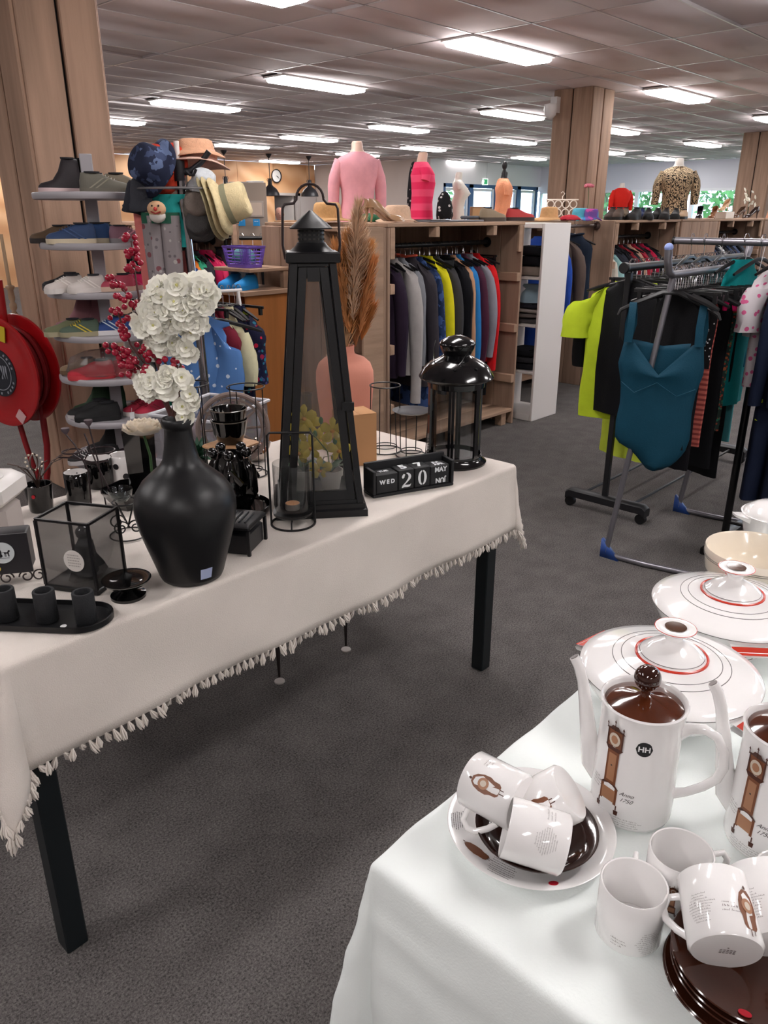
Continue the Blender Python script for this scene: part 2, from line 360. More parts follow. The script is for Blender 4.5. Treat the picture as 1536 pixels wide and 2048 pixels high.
# window wall
g = G(); g.bb(21.5, 21.65, RY0, 13.75, 2.12, CZ); g.bb(21.5, 21.65, RY0, 13.75, 0, .7)
ww = struct(g, 'wall_windows', M('dfe1e8', .9))
y = RY0; wi = 1
while y < 13.6:
    y2 = min(y + 1.55, 13.75); g = G()
    g.bb(21.5, 21.6, y, y + .05, .7, 2.12); g.bb(21.5, 21.6, y2 - .05, y2, .7, 2.12); g.bb(21.5, 21.6, y + .05, y2 - .05, 2.06, 2.12); g.bb(21.5, 21.6, y + .05, y2 - .05, .7, .77)
    s = struct(g, 'window_%d' % wi, M('e8ecf0', .5)); wi += 1
    G().bb(21.545, 21.553, y + .05, y2 - .05, .77, 2.06).obj('pane', GL, s); y = y2
# exit sign hanging from the ceiling
p = onx(966, 357, 18.6)
t = thing('exit_sign', 'small green emergency exit sign hanging by the blue entrance doors', 'sign', (p.x, p.y, 0), R(-45))
g = G().bb(-.14, .14, -.012, .012, 2.24, 2.4); g.obj('sign_plate', M('e6f2ea', .4, emit=.6), t)
g = G(); g.bb(-.125, .125, -.016, -.012, 2.255, 2.385); g.obj('green_face', M('1f8a55', .4, emit=.35), t)
g = G(); g.bb(-.03, .03, -.02, -.016, 2.265, 2.34); g.prism([(0, 0)] * 3, 0, 0) if False else None
g.add([(-.05, -.02, 2.335), (.05, -.02, 2.335), (0, -.02, 2.38)], [(0, 1, 2)]); g.obj('arrow_mark', M('eef8f2', .4, emit=.8), t)
g = G(); g.tube([(-.1, 0, 2.4), (-.1, 0, CZ)], .004); g.tube([(.1, 0, 2.4), (.1, 0, CZ)], .004); g.obj('hanger_rod', STEEL, t)
# outside: lawn and trees
struct(G().bb(21.7, 60, -30, 50, -.3, -.1), 'ground', M('5c7a45', .95, var=.2, vs=1))
LEAF = M('4f7a3c', .8, var=.5, vs=3)
def tree(x, y, h, r, lab):
    t = thing('tree', lab, 'tree', (x, y, -.1), group='trees outside the windows')
    G().tube([(0, 0, 0), (.1, 0, h * .3), (0, .1, h * .6)], [.2, .15, .09]).obj('trunk', M('5b4a3c', .9), t)
    g = G(); rr = random.Random(int(x * 7 + y))
    for i in range(1500):
        u = Vector((rr.gauss(0, 1), rr.gauss(0, 1), rr.gauss(0, 1))).normalized() * (rr.random() ** .4); c = Vector((u.x * r, u.y * r, h * .55 + u.z * h * .45))
        a = Vector((rr.gauss(0, 1), rr.gauss(0, 1), rr.gauss(0, 1))).normalized(); b = a.orthogonal().normalized(); s_ = rr.uniform(.08, .2)
        g.add([c - a * s_, c + b * s_ * .5, c + a * s_, c - b * s_ * .5], [(0, 1, 2, 3)])
    o = g.obj('foliage', LEAF, t); o['kind'] = 'stuff'
trees = [(25, 12.6, 6, 1.9), (24.6, 8.4, 6, 1.9), (29.2, 15.6, 7, 2.3), (25, 4.4, 6, 1.9), (22.4, 19.8, 6, 2.0), (17.6, 22.8, 6, 2.2), (29.4, 10.4, 7, 2.2), (25, .4, 6, 1.9), (27.6, 23, 8, 3)]
for i, (x, y, h, r) in enumerate(trees): tree(x, y, h, r, 'green leafy tree outside, %s' % ['behind the leopard blouse torso', 'right behind the leopard blouse torso', 'beyond the orange shirt torso', 'past the far wooden column', 'left beyond the blue entrance doors', 'farthest left beyond the entrance', 'deep behind the red blouse torso', 'out past the right windows', 'farthest out behind the entrance'][i])
# ---------------------------------------------------------------- wooden columns
def column(name, label, x0, y0, wx, wy, wood, n=2, top=CZ):
    t = tag(put(None, name, None, (x0, y0, 0)), label, 'column'); t['kind'] = 'structure'; del t['category']
    G().bb(.035, wx - .035, .035, wy - .035, 0, top).obj('core', DARK, t)
    gp = .018; bx = (wx - .03 - gp * (n - 1)) / n; by = (wy - .03 - gp * (n - 1)) / n
    mx = G().rbox(-bx / 2, bx / 2, -.014, .014, 0, top - .002, .006).mesh('board', wood); my = G().rbox(-.014, .014, -by / 2, by / 2, 0, top - .002, .006).mesh('board', wood)
    for i in range(n):
        for yy in (.014, wy - .014): put(mx, 'board', t, (.015 + bx / 2 + i * (bx + gp), yy, 0))
        for xx in (.014, wx - .014): put(my, 'board', t, (xx, .015 + by / 2 + i * (by + gp), 0))
    return t
LC = column('column', 'thick wood-clad column behind the shoe carousel', 1.84, 4.02, .44, .44, WOODL)
column('column', 'wood-clad column rising behind the clothes racks with the security camera', 8.46, 4.76, .5, .5, WOOD, top=CZ)
column('column', 'farther wood-clad column at the window side', 14.9, 4.9, .55, .55, WOOD)
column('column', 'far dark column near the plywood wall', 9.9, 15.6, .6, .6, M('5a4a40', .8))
g = G(); t = thing('security_camera', 'small white dome camera on the side of the wooden column', 'camera', (8.40, 5.2, 2.62))
G().bb(-.02, .06, -.04, .04, -.06, .1).obj('bracket', WHITE, t); G().lathe([(.02, .03), (.07, .02), (.075, -.03), (.06, -.09), (.03, -.12), (.002, -.13)], 18, (-.07, 0, 0)).obj('dome', M('d8d6d6', .3), t)
# ---------------------------------------------------------------- garments, hangers, rails
HM_HOOK = G().tube([(0, 0, -.045), (0, 0, 0.0), (0, .012, .012), (0, .022, .03), (0, .012, .05), (0, -.008, .052), (0, -.02, .038)], .0019, 5).mesh('hook', CHROME)
HM_BAR = G().tube([(0, -.21, -.105), (0, -.15, -.085), (0, -.03, -.05), (0, .03, -.05), (0, .15, -.085), (0, .21, -.105)], [.006, .009, .009, .009, .009, .006], 6).mesh('shoulder_bar', BLKM)
HM_CLIP = G().bb(-.004, .004, -.18, .18, -.058, -.045).bb(-.008, .008, -.165, -.15, -.09, -.05).bb(-.008, .008, .15, .165, -.09, -.05).mesh('clip_bar', BLKM)
def hanger(p, rz, label, group=None, kind=0):
    """hook centre at p (on the rail); the bar lies along local Y"""
    t = thing('clothes_hanger', label, 'hanger', (p[0], p[1], p[2] - .035), rz, group)
    put(HM_HOOK, 'hook', t); put(HM_BAR if kind == 0 else HM_CLIP, 'shoulder_bar' if kind == 0 else 'clip_bar', t); return t
def fold(u, z, s, amp): return amp * (math.sin(u * 21 + s) * .5 + math.sin(u * 37 + z * 5 + s * 2) * .35 + math.sin(z * 17 + s) * .15)
def sleeve(side, w, slv, sh, r0, r1, seed, out=.05, bend=.0):
    y0 = side * (w / 2 - .03); g = G(); n = 9; pts = []; rr = []
    for i in range(n):
        t = i / (n - 1)
        pts.append((math.sin(t * 3 + seed) * .006 + bend * t * t, y0 + side * (out * math.sin(t * 2.0) + .02 * min(1, t * 4)), sh - t * slv)); rr.append(r0 + (r1 - r0) * t)
    rings = []
    for i, (p, r) in enumerate(zip(pts, rr)):
        rings.append([(p[0] + r * .62 * math.cos(a) * (1 + .12 * math.sin(3 * a + i + seed)), p[1] + r * 1.0 * math.sin(a) * (1 + .1 * math.sin(2 * a + i * .9 + seed)), p[2] + (r * .8 * side * math.sin(a) * -1 if i == 0 else 0)) for a in [2 * PI * q / 10 for q in range(10)]])
    return g.loft(rings)
def shirt(name, label, p, rz, mat, w=.42, l=.62, slv=.55, cat='garment', group=None, seed=0, th=.05, smat=None, trim=None, neck=.075):
    t = thing(name, label, cat, (p[0], p[1], p[2] - .035), rz, group)
    g = G(); n = 26; rings = []
    lv = [-.035, -.05, -.07, -.1, -.14, -.2, -.28, -.38, -.48, -.57, -.66, -.76, -.86, -.95, -1.05]
    lv = [z for z in lv if z > -l - .03] + [-l - .06]
    for z in lv:
        hw = interp([(-.03, neck), (-.05, neck + .01), (-.07, w * .3), (-.1, w * .44), (-.14, w * .48), (-.28, w * .46), (-1.2, w * .5)], z)
        ht = interp([(-.03, .03), (-.1, th * .5), (-.2, th * .75), (-.4, th), (-1.2, th * 1.15)], z)
        rings.append([((ht + fold(math.sin(a), z, seed, .012 * min(1, -z * 3))) * math.cos(a), hw * math.sin(a) * (1 + .02 * math.sin(z * 20 + seed)), z) for a in [2 * PI * q / n for q in range(n)]])
    g.loft(rings, cap=(False, False)); g.obj('body', mat, t, ang=60)
    if slv:
        for sd in (-1, 1): sleeve(sd, w, slv, -.115, .062 if slv > .3 else .07, .038 if slv > .3 else .075, seed + sd).obj('sleeve', smat or mat, t, ang=60)
    if trim: G().tube([(0.0 + (.034) * math.cos(a), (neck + .01) * math.sin(a), -.035 + .012 * abs(math.sin(a))) for a in [2 * PI * q / 18 for q in range(18)]], .008, 6, closed=True).obj('collar', trim, t)
    return t
def trousers(name, label, p, rz, mat, w=.34, l=.95, group=None, seed=0, cat='garment', th=.04, taper=.7, top=-.075, waist=None):
    t = thing(name, label, cat, (p[0], p[1], p[2] - .035), rz, group)
    crotch = top - l * .27
    for sd in (-1, 1):
        g = G(); rings = []
        for i in range(14):
            f = i / 13; z = top - l * f; hw = (w / 4) * (1 - (1 - taper) * f); c = sd * (w / 4) * (1 - .15 * f)
            if z > crotch: c = sd * w / 4 * .96
            rings.append([((th * .6 + fold(math.sin(a), z, seed + sd, .007)) * math.cos(a), c + hw * 1.04 * math.sin(a), z) for a in [2 * PI * q / 14 for q in range(14)]])
        g.loft(rings, cap=(False, False)); g.obj('leg', mat, t, ang=60)
    g = G(); g.loft([[(th * .68 * math.cos(a), w * .5 * math.sin(a), z) for a in [2 * PI * q / 20 for q in range(20)]] for z in (top + .012, top - .03)], cap=(False, False)); g.obj('waistband', waist or mat, t, ang=60)
    return t
# ---------------------------------------------------------------- scaffold-wood wardrobes (island of back-to-back units)
def planks_v(parent, x0, x1, y, z0, z1, n, mat=WOOD, th=.02, name='plank', axis='x'):
    """vertical planks side by side in a plane of constant y (axis x) or constant x (axis y)"""
    w_ = (x1 - x0) / n
    me = (G().rbox(-w_ / 2 + .002, w_ / 2 - .002, -th / 2, th / 2, z0, z1, .004) if axis == 'x' else G().rbox(-th / 2, th / 2, -w_ / 2 + .002, w_ / 2 - .002, z0, z1, .004)).mesh(name, mat)
    for i in range(n): put(me, name, parent, (x0 + w_ * (i + .5), y, 0) if axis == 'x' else (y, x0 + w_ * (i + .5), 0), (0, 0, 0 if i % 2 else PI if axis == 'x' else PI))
def plank_h(parent, x0, x1, y0, y1, z0, z1, name='plank', mat=WOODH):
    cx, cy, cz = (x0 + x1) / 2, (y0 + y1) / 2, (z0 + z1) / 2
    if (x1 - x0) >= (y1 - y0):
        G().rbox(-(x1 - x0) / 2, (x1 - x0) / 2, -(y1 - y0) / 2, (y1 - y0) / 2, -(z1 - z0) / 2, (z1 - z0) / 2, .003).obj(name, mat, parent, (cx, cy, cz))
    else:
        G().rbox(-(y1 - y0) / 2, (y1 - y0) / 2, -(x1 - x0) / 2, (x1 - x0) / 2, -(z1 - z0) / 2, (z1 - z0) / 2, .003).obj(name, mat, parent, (cx, cy, cz), (0, 0, PI / 2))
def wardrobe(label, x0, x1, y0, y1, h=1.45, shelf=.12, left=True, right=True, battens=(.35, .72, 1.08), nback=6, rail=(1.31, 1.22), frame=True, front_left=0, name='clothes_wardrobe'):
    t = thing(name, label, 'wardrobe', (x0, y0, 0)); W = x1 - x0; D = y1 - y0
    for i in range(3): plank_h(t, -.005, W + .005, D * i / 3 + .002, D * (i + 1) / 3 - .002, h - .022, h, 'top_plank')
    for i in range(3): plank_h(t, .02, W - .02, D * i / 3 + .004, D * (i + 1) / 3 - .004, shelf - .024, shelf, 'bottom_plank')
    if left: planks_v(t, 0, D, .011, 0, h - .023, 3, name='side_plank', axis='y')
    if right: planks_v(t, 0, D, W - .011, 0, h - .023, 3, name='side_plank', axis='y')
    planks_v(t, .025, W - .025, D - .012, shelf, h - .023, nback, name='back_plank')
    if frame:
        for xx in (W * .32, W * .75): plank_h(t, xx - .02, xx + .02, .0, .06, h - .085, h - .023, 'batten')
        for s in (0, 1):
            xa = .022 if s == 0 else W - .062
            for zz in battens: plank_h(t, xa, xa + .04, .0, D - .03, zz - .03, zz + .03, 'batten')
            plank_h(t, xa, xa + .04, .0, .022, h - .2, h - .023, 'batten')
        for xx in (.1, W * .5, W - .1): plank_h(t, xx - .03, xx + .03, .02, .08, 0, shelf - .024, 'foot')
    for i, z in enumerate(rail):
        yy = D * (.52 if i == 0 else .75)
        r_ = G().tube([(.03, yy, z), (W - .03, yy, z)], .016, 10).obj('clothes_rail', BLKM, t)
        for xx in (.03, W - .045): G().lathe([(.035, 0), (.035, .006), (.02, .014)], 14).obj('rail_flange', BLKM, r_, (xx, yy, z), (0, PI / 2, 0))
    return t
U1 = wardrobe('open wooden clothes wardrobe with yellow and red sweaters, left of the white cabinet', 3.48, 4.9, 3.2, 3.76)
wardrobe('wooden wardrobe standing back to back behind the yellow and red sweaters', 3.48, 4.9, 3.77, 4.32, rail=())
wardrobe('wooden wardrobe in the back row behind the white cabinet', 4.92, 6.45, 3.77, 4.32, rail=())
# end face with boards and the two ledges
e = thing('end_shelf', 'shallow wooden end shelf with red sandals beside the pampas grass', 'shelf', (3.47, 3.2, 0))
planks_v(e, 0.0, 1.12, -.015, 0, 1.428, 6, name='board', axis='y')
for y0, y1 in ((0.0, .02), (.32, .34)): plank_h(e, -.20, -.026, y0, y1, 0, 1.43, 'upright')
for z in (1.405,): plank_h(e, -.2, -.026, .022, .318, z, z + .024, 'shelf_board')
for z in (1.0, .64): plank_h(e, -.22, -.026, .022, .318, z, z + .05, 'shelf_board')
# sweaters on the first wardrobe: x on rail, kind, colour ...
HX = []
def onrail(i, x, z, y, kind, hexc, nm, label, **k):
    rz = R(rnd.uniform(-8, 8)) + k.pop('rz', 0); mat = k.pop('mat', None) or cloth(hexc)
    hanger((x, y, z), rz, 'black hanger holding the ' + ' '.join(label.split()[:9]), None, 0 if kind == 's' else 1)
    f = shirt if kind == 's' else trousers
    return f(nm, label, (x, y, z), rz, mat, seed=i, **k)
yr = 3.2 + .56 * .52
onrail(1, 3.60, 1.31, yr, 't', '15131a', 'trousers', 'black trousers hanging first inside the wooden wardrobe', l=.98)
onrail(2, 3.68, 1.31, yr, 's', '2b2030', 'track_jacket', 'dark plum track jacket with white piping beside the light grey sweater', slv=.62, l=.7, trim=M('d8d4d6', .6))
onrail(3, 3.79, 1.31, yr, 's', 'a9a4a2', 'sweater', 'light grey long-sleeved sweater hanging at the left of the wardrobe', l=.7, slv=.82, th=.045)
onrail(4, 3.87, 1.31, yr, 's', '787a80', 'sweatshirt', 'mid grey sweatshirt between the light grey sweater and the coral collar jacket', slv=.58, l=.66, th=.05)
onrail(5, 3.96, 1.31, yr, 's', '3a363c', 'jacket', 'dark jacket with a coral pink collar in the wardrobe', slv=.62, l=.8, trim=M('e0604a', .7), neck=.085)
onrail(6, 4.04, 1.31, yr, 's', '24375e', 'camouflage_jacket', 'blue camouflage jacket hanging left of the yellow sweater', slv=.7, l=.95, th=.07, mat=fancy('24375e', ['1b2a4a', '3c5486'], 14, .52, 'noise'))
onrail(7, 4.15, 1.31, yr, 's', 'd9d020', 'sweater', 'bright yellow sweater in the wooden wardrobe', slv=.62, l=.66)
onrail(8, 4.21, 1.31, yr, 's', '3c3b3d', 'sweater', 'charcoal sweater right behind the bright yellow one', slv=.64, l=.7)
onrail(9, 4.28, 1.31, yr, 't', '3a3c3e', 'trousers', 'dark grey trousers between the charcoal and black sweaters', l=.9)
onrail(10, 4.33, 1.31, yr, 's', '15151a', 'sweater', 'black sweater hanging left of the tan sweater', slv=.64, l=.68)
onrail(11, 4.40, 1.31, yr, 's', 'b98d6e', 'sweater', 'tan sweater with long sleeves in the wardrobe', slv=.66, l=.68)
onrail(12, 4.455, 1.31, yr, 's', '2b78b8', 'sweater', 'bright blue sweater behind the tan one', slv=.68, l=.66)
onrail(13, 4.51, 1.31, yr, 's', '4a2436', 'sweater', 'maroon sweater between the blue and the grey one', slv=.64, l=.7)
onrail(14, 4.575, 1.31, yr, 's', '86848e', 'sweater', 'mid grey sweater hanging left of the red jacket', slv=.62, l=.64)
o = onrail(15, 4.67, 1.31, yr, 's', 'c4171c', 'jacket', 'red sports jacket with a blue panel at the right end', slv=.72, l=.72, th=.06)
G().loft([[(.032 * math.cos(a) - .0, -.215 + .03 * math.sin(a), z) for a in [2 * PI * q / 10 for q in range(10)]] for z in (-.3, -.42, -.56)]).obj('blue_panel', cloth('35508c'), o)
onrail(16, 4.75, 1.31, yr, 't', '111114', 'trousers', 'black trousers hanging right of the red jacket', l=.98)
for i in range(15): hanger((4.82 - i * .083 + .02 * math.sin(i * 9), 3.2 + .56 * .75, 1.22), R(rnd.uniform(-20, 20)), 'empty black hanger on the rear rail of the open wooden wardrobe', 'empty hangers on the rear wardrobe rail', i % 2)
for i in range(12): hanger((3.62 + i * .097, yr, 1.31), R(rnd.uniform(-25, 25)), 'empty black hanger between the sweaters in the wooden wardrobe', 'empty hangers between the sweaters', 0)
# white narrow cabinet, open towards the left
t = thing('white_cabinet', 'tall narrow white open cabinet right of the sweater wardrobe', 'cabinet', (5.03, 3.12, 0))
WC = M('d9d3cf', .45)
plank_h(t, 0, .36, 0, .02, 0, 1.44, 'side_panel', WC); plank_h(t, 0, .36, .34, .36, 0, 1.44, 'side_panel', WC)
G().bb(.34, .36, .02, .34, 0, 1.44).obj('back_panel', WC, t) if False else None
plank_h(t, 0, .36, .021, .339, 1.405, 1.44, 'top_panel', WC); plank_h(t, 0, .36, .021, .339, 0.0, .05, 'bottom_panel', WC)
for z in (.36, .71, 1.05): plank_h(t, 0, .355, .021, .339, z, z + .018, 'shelf_board', WC)
def fold_stack(name, label, p, hexc, n, w=.26, d=.28, th=.035, rz=0):
    for i in range(n):
        c = hexc[i % len(hexc)]; t = thing(name, label % ['at the bottom', 'second from the bottom', 'third from the bottom', 'on top'][min(i, 3)], 'garment', (p[0], p[1], p[2] + i * (th + .001)), rz + R(rnd.uniform(-4, 4)), None)
        g = G(); s1 = rnd.random() * 6
        g.loft([[((w / 2 - e) * math.copysign(abs(math.cos(a)) ** .4, math.cos(a)), (d / 2 - e) * math.copysign(abs(math.sin(a)) ** .4, math.sin(a)), z + .003 * math.sin(3 * a + s1)) for a in [2 * PI * q / 20 for q in range(20)]] for e, z in ((.02, 0.003), (.002, .008), (0, th * .5), (.004, th - .006), (.03, th - .003))])
        g.obj('folded_body', cloth(c), t, ang=70)
        G().tube([(-w / 2 + .02, -d * .3, th - .002), (0, -d * .33, th), (w / 2 - .02, -d * .3, th - .002)], .004, 5).obj('fold_edge', cloth(c), t)
fold_stack('folded_shirt', 'folded grey and beige shirt in the white cabinet, middle shelf, %s', (5.2, 3.3, .729), ['4a4647', '6a625e', '958b86', '23222a'], 4)
fold_stack('folded_trousers', 'folded dark trousers in the white cabinet, lower shelf, %s', (5.2, 3.3, .379), ['1c1c20', '333236', '17171b'], 3, th=.05)
shirt('hanging_blouse', 'pale blue blouse bunched on the upper middle shelf of the white cabinet', (5.22, 3.3, 1.075), R(20), cloth('9fb8c8'), w=.2, l=.2, slv=0, th=.08)
fold_stack('folded_scarf', 'folded beige scarf on the top shelf of the white cabinet, %s', (5.2, 3.3, 1.069), ['8b7f76', '15151a', '18181c'], 3, w=.22, d=.24, th=.07)
# boards between the units and jackets hanging on the side rail
def unit_front(label, x0, x1, ycor, n, name='wooden_partition'):
    t = thing(name, label, 'partition', (x0, ycor, 0)); planks_v(t, 0, x1 - x0, .0, 0, 1.43, n, name='plank'); plank_h(t, 0, x1 - x0, -.012, .5, 1.43, 1.452, 'top_plank'); return t
U2 = wardrobe('wooden wardrobe with pastel and dark blouses behind the swimwear rack', 6.52, 7.84, 3.34, 3.92, rail=(1.3, 1.2))
t = thing('wooden_partition', 'vertical wooden boards closing the end of the second wardrobe where jackets hang', 'partition', (6.5, 3.34, 0))
planks_v(t, 0, 1.15, .0, 0, 1.45, 6, name='board', axis='y')
unit_front('plain boarded wooden front between the second and third wardrobe', 7.86, 8.77, 3.34, 4)
U3 = wardrobe('third wooden wardrobe with dark blouses at the far end', 8.8, 10.2, 3.34, 3.92, rail=(1.3, 1.2))
unit_front('plain boarded wooden front right of the third wardrobe', 10.22, 11.3, 3.34, 5)
wardrobe('wooden wardrobe in the back row carrying the leopard blouse torso', 6.55, 8.8, 3.95, 4.5, rail=(), nback=9); wardrobe('wooden wardrobe in the back row at the far window end', 8.82, 11.3, 3.95, 4.5, rail=(), nback=9)
t = thing('side_rail', 'dark metal hanging rail between the white cabinet and the board wall', 'rail', (5.42, 3.5, 1.405))
G().tube([(0, 0, 0), (1.06, 0, 0)], .012, 10).obj('bar', M('5a4c48', .35, metal=.7), t); G().lathe([(.035, 0), (.035, .008), (.018, .03)], 16).obj('flange', M('5a4c48', .35, metal=.7), t, (1.06, 0, 0), (0, -PI / 2, 0))
hanger((5.83, 3.5, 1.405), R(5), 'hanger with wire hook holding the brown jacket on the side rail', None); shirt('jacket', 'brown jacket with a collar hanging between the blue coat and the navy bodywarmer', (5.83, 3.5, 1.405), R(5), cloth('574a44'), w=.4, l=.75, slv=.6, th=.07, seed=3)
hanger((6.12, 3.5, 1.405), R(-6), 'hanger with wire hook holding the navy bodywarmer on the side rail', None)
o = shirt('bodywarmer', 'navy sleeveless bodywarmer with round chest badge on the side rail', (6.12, 3.5, 1.405), R(-6), cloth('1c2534'), w=.38, l=.62, slv=0, th=.09, seed=5, trim=cloth('1c2534'))
G().lathe([(.018, 0), (.018, .002)], 16).obj('badge', M('d0d4da', .5), o, (.0, -.1, -.12), (PI / 2, 0, 0))
hanger((5.62, 3.5, 1.405), 0, 'hanger with wire hook holding the cobalt blue coat on the side rail', None); shirt('coat', 'cobalt blue coat hanging nearest the white cabinet', (5.62, 3.5, 1.405), 0, cloth('24479c'), w=.42, l=.85, slv=.66, th=.08, seed=9)
# blouses in wardrobes 2 and 3 : short, seen above the swimwear rack
cl2 = [('c9c4b8', 'cream'), ('8fb7b8', 'pale turquoise'), ('20222c', 'navy'), ('2a2d38', 'ink blue'), ('1c1c22', 'black'), ('7e1f2a', 'dark red'), ('24242a', 'anthracite'), ('b8917c', 'dusty peach'), ('a62238', 'crimson'), ('3a2a30', 'aubergine'), ('b31d42', 'raspberry'), ('1a1c24', 'midnight')]
for i, (c, n_) in enumerate(cl2):
    x = 6.68 + i * .088; hanger((x, 3.64, 1.3), R(rnd.uniform(-8, 8)), 'dark hanger holding the %s blouse in the second wooden wardrobe' % n_)
    shirt('blouse', n_ + ' blouse hanging in the second wooden wardrobe behind the swimwear', (x, 3.64, 1.3), R(rnd.uniform(-8, 8)), cloth(c), l=.6, slv=.45, seed=i, th=.04)
cl3 = [('1f2a44', 'navy'), ('2b3550', 'denim blue'), ('3a3f4a', 'slate'), ('c8c8cc', 'white'), ('1a1a20', 'black'), ('31405e', 'steel blue'), ('25252b', 'charcoal'), ('4a5570', 'grey blue'), ('17181d', 'jet black'), ('505560', 'ash grey')]
for i, (c, n_) in enumerate(cl3):
    x = 8.95 + i * .11; hanger((x, 3.64, 1.3), R(rnd.uniform(-8, 8)), 'dark hanger holding the %s blouse in the third wooden wardrobe' % n_)
    shirt('blouse', n_ + ' blouse hanging in the third wooden wardrobe at the right edge', (x, 3.64, 1.3), R(rnd.uniform(-8, 8)), cloth(c), l=.6, slv=.45, seed=i, th=.04)
# ---------------------------------------------------------------- cloth-covered tables
TZ = .755
def drape(name, label, x0, x1, y0, y1, z, ov, mat, sub=.022, flare=.2, amp=.008, seed=0, ra=.012, crease=0, drop=None):
    """cloth lying on a rectangle and hanging over its edges; ov = overhang (x0 side, x1 side, y0 side, y1 side)"""
    def pos(sx, ty):
        dx = max(0, x0 - sx, sx - x1); dy = max(0, y0 - ty, ty - y1); cx = min(max(sx, x0), x1); cy = min(max(ty, y0), y1)
        r = math.hypot(dx, dy)
        wr = .0015 * noise.noise(Vector((sx * 6, ty * 6, seed)))
        if r < 1e-6: return Vector((sx, ty, z + wr))
        ux, uy = (-1 if sx < x0 else 1 if sx > x1 else 0) * dx / r, (-1 if ty < y0 else 1 if ty > y1 else 0) * dy / r
        if r < ra * 1.57: a = r / ra; out = ra * math.sin(a); zz = ra * (1 - math.cos(a))
        else: out = ra; zz = ra + r - ra * 1.57
        q = min(1, zz / .25); mixc = 2 * dx * dy / (r * r)
        s_ = sx + ty * 1.3
        out += q * (amp * (1 + math.sin(s_ * 9 + seed)) + amp * .8 * (1 + math.sin(s_ * 17.3 + 1 + seed)) + amp * 1.1 * noise.noise(Vector((sx * 3, ty * 3, zz * 3 + seed))))
        out += flare * (.45 if sx > x1 else 1) * zz * mixc ** 1.2 + .003 * noise.noise(Vector((sx * 14, ty * 14, zz * 16)))
        if crease: out += crease * max(0, 1 - abs(zz - .085) / .022) * (1 if dx == 0 else .3) + crease * .8 * max(0, 1 - abs(zz - .16) / .026) * (1 if dx == 0 else .3)
        zz *= 1 - .02 * math.sin(s_ * 5 + seed)
        return Vector((cx + ux * out, cy + uy * out, z - zz))
    def axis(a, b, o0, o1):
        v = []; n0 = max(2, int(o0 / sub)); v += [a - o0 + o0 * i / n0 for i in range(n0)]
        v = [q for q in v if q < a - .02] + [a - .018, a - .014, a - .01, a - .005]
        n = max(2, int((b - a) / (sub * 1.6))); v += [a + (b - a) * i / n for i in range(n + 1)]
        v += [b + .005, b + .01, b + .014, b + .018]; n1 = max(2, int(o1 / sub)); v += [q for q in [b + o1 * (i + 1) / n1 for i in range(n1)] if q > b + .02]
        return v
    X = axis(x0, x1, ov[0], ov[1]); Y = axis(y0, y1, ov[2], ov[3]); g = G()
    vs = [pos(a, b) for a in X for b in Y]; ny = len(Y)
    fs = [(i * ny + j, (i + 1) * ny + j, (i + 1) * ny + j + 1, i * ny + j + 1) for i in range(len(X) - 1) for j in range(ny - 1)]
    g.add(vs, fs); o = g.obj(name, mat, ang=70); tag(o, label, 'tablecloth')
    md = o.modifiers.new('thick', 'SOLIDIFY'); md.thickness = .0022; md.offset = -1
    return o, pos
LX0, LX1, LY0, LY1 = .405, 2.0, 1.3, 2.06
t = thing('display_table', 'long table with square black legs under the fringed cream cloth', 'table', (LX0, LY0, 0))
W_, D_ = LX1 - LX0, LY1 - LY0
G().rbox(0, W_, 0, D_, .722, .749, .003).obj('tabletop', M('6d6660', .6), t)
g = G(); g.bb(.03, W_ - .03, .04, .06, .66, .722).bb(.03, W_ - .03, D_ - .06, D_ - .04, .66, .722).bb(.03, .05, .06, D_ - .06, .66, .722).bb(W_ - .05, W_ - .03, .06, D_ - .06, .66, .722); g.obj('apron', M('14191c', .45), t)
lg = G().rbox(-.024, .024, -.024, .024, 0.0, .722, .003).mesh('leg', M('11181b', .4))
for a in (.04, W_ - .045):
    for b in (.05, D_ - .05): put(lg, 'leg', t, (a, b, 0))
CREAM = M('d9d0c8', .9, var=.05, vs=5, bump=.35, bs=420, sheen=.1, spec=.15)
lcl, lpos = drape('tablecloth', 'cream woven tablecloth with a tasselled hem under the black decorations', LX0, LX1, LY0, LY1, .7545, (.2, .16, .232, .1), CREAM, seed=3, amp=.005, flare=.3)
g = G()
for i in range(5):
    a = i * 1.26; g.tube([(0, 0, 0), (.002 * math.cos(a), .002 * math.sin(a), -.004), (.005 * math.cos(a), .005 * math.sin(a), -.016), (.004 * math.cos(a + .5), .004 * math.sin(a + .5), -.027)], [.0022, .0016, .003, .0006], 5)
TS = g.mesh('tassel', CREAM)
hem = []
n = 118
for i in range(n): hem.append((LX0 - .2 + (LX1 + .16 - LX0 + .2) * i / (n - 1), LY0 - .232))
for i in range(1, 34): hem.append((LX0 - .2, LY0 - .232 + .013 * i))
for i in range(1, 40): hem.append((LX1 + .16, LY0 - .232 + .014 * i))
for i, (a, b) in enumerate(hem):
    p = lpos(a, b); put(TS, 'tassel', lcl, p + Vector((0, 0, .002)), (R(rnd.uniform(-28, 28)), R(rnd.uniform(-28, 28)), rnd.random() * 6), (1, 1, rnd.uniform(.75, 1.2)))
# low hairpin table standing behind and partly under the big table
t = thing('side_table', 'small low table on thin hairpin legs underneath the cream cloth', 'table', (1.38, 1.8, 0))
G().rbox(0, .42, 0, .42, .40, .43, .004).obj('tabletop', M('7a5a42', .5), t)
for a, b in ((.03, .0), (.33, -.02), (.03, .38), (.38, .38)):
    g = G(); g.tube([(a - .015, b, .40), (a, b, .02)], .0045, 6); g.tube([(a + .015, b, .40), (a, b, .02)], .0045, 6); l_ = g.obj('leg', M('2b2322', .4), t)
    G().lathe([(.018, 0), (.018, .005), (.01, .006)], 16, (a, b, 0)).obj('foot_disc', M('b9b2ae', .5), l_)
